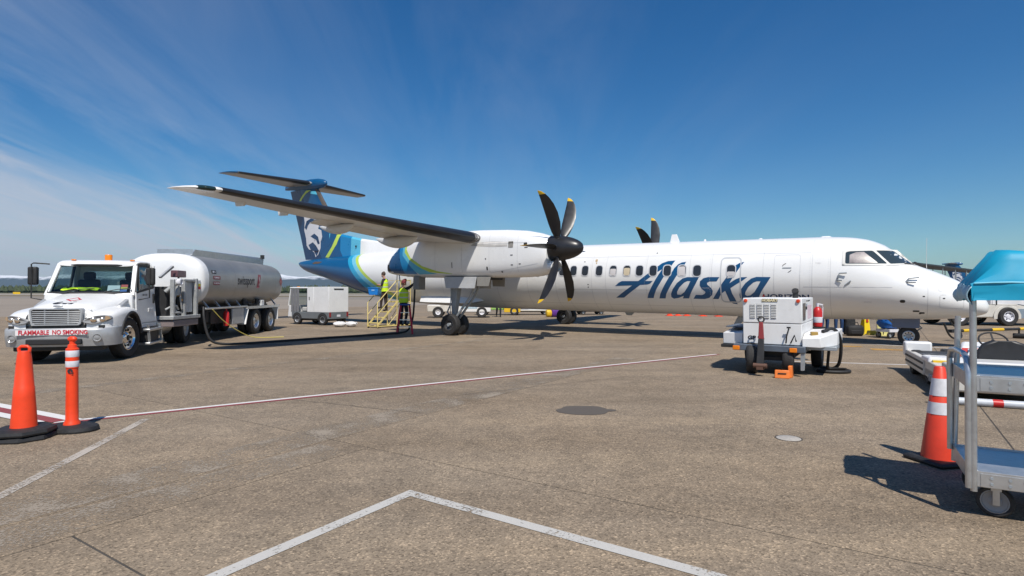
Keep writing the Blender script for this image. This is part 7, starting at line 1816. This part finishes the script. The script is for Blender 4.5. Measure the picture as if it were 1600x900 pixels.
for i in range(N + 1):
    for j in range(9):
        x = -.22 + 3.1 * i / N; z = 1.02 + .62 * j / 8
        vs.append((x, -1.0 - .035 * abs(mnoise.noise(Vector((x * 2.6, z * 2.2, 0)))) - .02 * math.sin(x * 4 + z * 3), z - (.25 * max(0, (x - 1.0)) if j == 0 and x < 1.9 else 0)))
for i in range(N):
    for j in range(8): fs.append((i * 9 + j, (i + 1) * 9 + j, (i + 1) * 9 + j + 1, i * 9 + j + 1))
b.add(vs, fs); cv = b.build('canvas_side', M_CANV, tw, smooth=60); sm = cv.modifiers.new('thick', 'SOLIDIFY'); sm.thickness = .02
b = MB(); b.bx(-.18, 2.9, -.98, -.95, 1.66, 2.12); b.build('side_window', pm('film_window', (.05, .06, .075), .15, var=.3, scale=4), tw)
b = MB(); b.bx(-.32, -.20, -1.0, -.85, 1.0, 2.2); b.bx(-.30, 2.9, -1.0, 1.0, 2.12, 2.26); b.bx(-.30, -.22, -1.0, 1.0, 1.0, 1.5); b.build('cab_frame', M_CANV, tw, bevel=.04)
b = MB(); b.bar((-.05, -1.03, 1.0), (-.05, -1.03, 2.2), .03, .03); b.build('canvas_edge', M_CHASSIS, tw)
b = MB(); b.tube([(-1.0, 0, 1.0), (-1.0, 0, 1.15)], .05); b.bx(-1.2, -.7, -.3, .5, 1.0, 1.35); b.build('engine_cover', M_CREAM, tw, bevel=.04)
b = MB(); b.bx(.6, 3.02, -1.04, -1.0, .36, .80); b.build('lower_skirt', pm('skirt_bluegrey', (.22, .27, .32), .5), tw)
for x in (-1.75, .42):
    b = MB(); b.prism([(x + .62 * math.cos(R(t)), .42 + .55 * math.sin(R(t))) for t in range(-10, 191, 20)], lambda p: (p[0], -1.02, p[1]), lambda p: (p[0], -1.05, p[1])); b.build('wheel_arch', M_CREAM if x > 0 else M_CHASSIS, tw, bevel=.01)
    for y in (-.92, .92): wheel(tw, 'tyre', (x, y - (.1 if y < 0 else 0), .44), .44, .30, .24, (0, 1, 0), M_REFL, n=24, lugs=6)

# ------------------------------------------------------------------ far away: second airliner, walkway, trees, hills
far_plane = thing('distant_airliner', 'distant airliner with a dark blue tail beyond the nose', 'airplane', (121.5, 109.0, 0))
far_plane.rotation_euler = plane.rotation_euler
KEEP = {'fuselage', 'wing', 'engine_nacelle', 'tail_fin', 'rudder', 'dorsal_fin', 'tail_bullet', 'tailplane', 'landing_gear_leg', 'spinner', 'propeller_blade', 'nose_gear_leg'}
for ch in list(plane.children):
    if ch.name.split('.')[0] in KEEP:
        c = ch.copy(); COL.objects.link(c); c.parent = far_plane
for g_ch in [c for c in plane.children if c.name.split('.')[0] == 'tail_fin']:
    for s2 in g_ch.children:
        if s2.name.split('.')[0] in ('tail_emblem', 'emblem_patch'):
            c = s2.copy(); COL.objects.link(c); c.parent = far_plane
for g_ch in [c for c in plane.children if c.name.split('.')[0] in ('landing_gear_leg', 'nose_gear_leg')]:
    for s2 in g_ch.children:
        if s2.name.split('.')[0] == 'tyre':
            c = s2.copy(); COL.objects.link(c); c.parent = far_plane
wk = thing('covered_walkway', 'long dark walkway roof on slim posts beyond the aircraft nose', 'walkway', (0, 0, 0))
A_, B_ = Vector((33.5, 49.8, 4.05)), Vector((72.0, 84.0, 4.05))
b = MB(); b.bar(A_, B_, 2.2, .16); b.build('roof', pm('roof_dark', (.03, .033, .038), .5, var=.2), wk, bevel=.03)
dirw = (B_ - A_).normalized(); sdw = Vector((-dirw.y, dirw.x, 0))
for i in range(2, 11):
    p = A_ + (B_ - A_) * (i / 10)
    for s_ in (-1, 1):
        b = MB(); q = p + sdw * s_ * .95; b.cyl((q.x, q.y, 0), (q.x, q.y, 3.98), .045, n=8); b.build('post', M_STEEL, wk)
# trees at the right, behind everything
def leaf_mat(name, c0, c1):
    m, nt, b = new_mat(name); L = nt.links.new
    g_ = nt.nodes.new('ShaderNodeNewGeometry'); n = nt.nodes.new('ShaderNodeTexNoise'); n.inputs['Scale'].default_value = .7
    L(g_.outputs['Position'], n.inputs['Vector'])
    ad = nt.nodes.new('ShaderNodeMath'); ad.operation = 'MULTIPLY_ADD'; ad.inputs[1].default_value = .5
    L(g_.outputs['Random Per Island'], ad.inputs[0]); L(n.outputs['Fac'], ad.inputs[2])
    r = nt.nodes.new('ShaderNodeValToRGB'); r.color_ramp.elements[0].position = .35; r.color_ramp.elements[1].position = 1.0
    r.color_ramp.elements[0].color = (*c0, 1); r.color_ramp.elements[1].color = (*c1, 1)
    L(ad.outputs[0], r.inputs[0]); L(r.outputs[0], b.inputs['Base Color']); b.inputs['Roughness'].default_value = .8
    return m
M_LEAF = leaf_mat('dark_foliage', (.012, .024, .010), (.055, .075, .025))
M_LEAF2 = leaf_mat('brown_green_foliage', (.03, .028, .012), (.10, .085, .035))
M_BARK = pm('bark', (.06, .045, .035), .9, var=.3)
rng = random.Random(5)
def tree(label, x, y, h, w, mat, n=520):
    t = thing('tree', label, 'tree', (x, y, 0), 0, 'trees beyond the apron on the right')
    b = MB(); b.tube([(0, 0, 0), (.1, .05, h * .3), (-.05, 0, h * .62), (.1, 0, h * .9)], [.22, .04], 8)
    for k in range(6):
        a_ = k * 1.05; z = h * (.3 + .09 * k); b.tube([(0, 0, z), (w * .3 * math.cos(a_), w * .3 * math.sin(a_), z + h * .12)], [.08, .03], 6)
    b.build('trunk', M_BARK, t)
    b = MB()
    cl = [(rng.uniform(-.36, .36) * w, rng.uniform(-.36, .36) * w, h * rng.uniform(.32, .88), w * rng.uniform(.14, .26)) for _ in range(16)]
    for i in range(n):
        cx_, cy_, cz_, cr_ = cl[i % len(cl)]
        d = Vector((rng.gauss(0, 1), rng.gauss(0, 1), rng.gauss(0, 1))).normalized() * cr_ * rng.uniform(.55, 1.05)
        p = Vector((cx_, cy_, cz_)) + d; s_ = rng.uniform(.14, .34)
        u_ = Vector((rng.gauss(0, 1), rng.gauss(0, 1), rng.gauss(0, 1))).normalized(); v_ = u_.orthogonal().normalized()
        b.add([p - u_ * s_, p + v_ * s_ * .7, p + u_ * s_, p - v_ * s_ * .7], [(0, 1, 2, 3)])
    b.build('crown', mat, t, smooth=0, fix=False)
for i, (px, Y_, h, w, lb_) in enumerate(((1518, 205, 7.5, 7, 'leftmost dark tree beyond the aircraft nose'), (1541, 200, 10.0, 8, 'tall brown-green tree left of the canvas-cab tractor'), (1566, 208, 8.0, 8, 'dark rounded tree above the canvas-cab tractor'), (1592, 203, 8.5, 9, 'dark tree at the right edge behind the canopy'))):
    tree(lb_, (px - 800) / 900 * Y_, Y_, h, w, M_LEAF2 if i == 1 else M_LEAF)
# the wooded rim of the airfield: far too many trees to count
b = MB()
for i in range(2600):
    x = rng.uniform(-2300, 1900); y = rng.uniform(820, 1120)
    h = rng.uniform(7.5, 13) * (y / 930) * (1 + .18 * mnoise.noise(Vector((x * .006, 0, 2)))); w = h * rng.uniform(.28, .55); n = 6
    ph = rng.uniform(0, 6.28)
    prof = [(.55, .02), (1.0, .28), (.72, .55), (.40, .80), (.04, 1.0)]
    rings = [[(x + w * k * (1 + .25 * math.sin(j * 2.7 + i)) * math.cos(ph + 2 * PI * j / n), y + w * k * math.sin(ph + 2 * PI * j / n), h * z) for j in range(n)] for k, z in prof]
    b.ring_loft(rings, False, True)
wood = b.build('treeline', M_LEAF, smooth=0, fix=False)
tag(wood, 'dark wooded treeline along the far edge of the airfield', kind='stuff')
# snow-topped mountain range
def hills_mat():
    m, nt, b = new_mat('mountain'); L = nt.links.new
    g_ = nt.nodes.new('ShaderNodeNewGeometry'); sp = nt.nodes.new('ShaderNodeSeparateXYZ'); L(g_.outputs['Position'], sp.inputs[0])
    n = nt.nodes.new('ShaderNodeTexNoise'); n.inputs['Scale'].default_value = .006; n.inputs['Detail'].default_value = 8; L(g_.outputs['Position'], n.inputs['Vector'])
    ad = nt.nodes.new('ShaderNodeMath'); ad.operation = 'MULTIPLY_ADD'; ad.inputs[1].default_value = 120; L(n.outputs['Fac'], ad.inputs[0]); L(sp.outputs['Z'], ad.inputs[2])
    mr = nt.nodes.new('ShaderNodeMapRange'); mr.inputs[1].default_value = 255; mr.inputs[2].default_value = 300; L(ad.outputs[0], mr.inputs[0])
    mx = nt.nodes.new('ShaderNodeMixRGB'); mx.inputs[1].default_value = (.035, .055, .06, 1); mx.inputs[2].default_value = (.80, .81, .83, 1); L(mr.outputs[0], mx.inputs[0])
    L(mx.outputs[0], b.inputs['Base Color']); b.inputs['Roughness'].default_value = .9
    return m
b = MB(); NX, NY = 260, 14; vs = []; fs = []
for i in range(NX + 1):
    x = -9000 + 18000 * i / NX
    for j in range(NY + 1):
        t = j / NY; y = 8300 + 2600 * t
        prof = math.sin(PI * min(1, t * 1.15)) ** 1.1
        ridge = 285 + 85 * mnoise.fractal(Vector((x * .00042, 1.3, 0)), 1.0, 2.0, 6) + 45 * mnoise.fractal(Vector((x * .0016, y * .0014, 5)), .9, 2.0, 5)
        vs.append((x, y, max(-5, ridge * prof * (1.0 if x < 0 else 0.8)) - 5))
for i in range(NX):
    for j in range(NY): fs.append((i * (NY + 1) + j, (i + 1) * (NY + 1) + j, (i + 1) * (NY + 1) + j + 1, i * (NY + 1) + j + 1))
b.add(vs, fs); hl_ = b.build('hills', hills_mat(), smooth=60, fix=False)
tag(hl_, 'snow-topped blue mountain range on the horizon', kind='structure')
# yellow airfield sign far out on the left
sg = thing('airfield_sign', 'small yellow airfield sign far out on the left', 'sign', (-258, 300, 0), R(25))
b = MB(); b.bx(-1.5, 1.5, -.15, .15, .35, 1.5); b.build('panel', M_YEL, sg, bevel=.03)
b = MB(); b.bx(-1.2, -1.0, -.05, .05, 0, .35); b.bx(1.0, 1.2, -.05, .05, 0, .35); b.build('leg', M_STEEL, sg)
# air
m = bpy.data.materials.new('air'); m.use_nodes = True; nt = m.node_tree; nt.nodes.clear()
vo = nt.nodes.new('ShaderNodeVolumePrincipled'); vo.inputs['Color'].default_value = (.60, .79, 1.0, 1); vo.inputs['Density'].default_value = HAZE; vo.inputs['Anisotropy'].default_value = 0.2
mo = nt.nodes.new('ShaderNodeOutputMaterial'); nt.links.new(vo.outputs[0], mo.inputs['Volume'])
b = MB(); b.bx(-9300, 9300, -600, 12300, -1.1, 520); hz = b.build('haze', m, smooth=0)
tag(hz, 'thin blue haze filling the air over the airfield', kind='stuff')
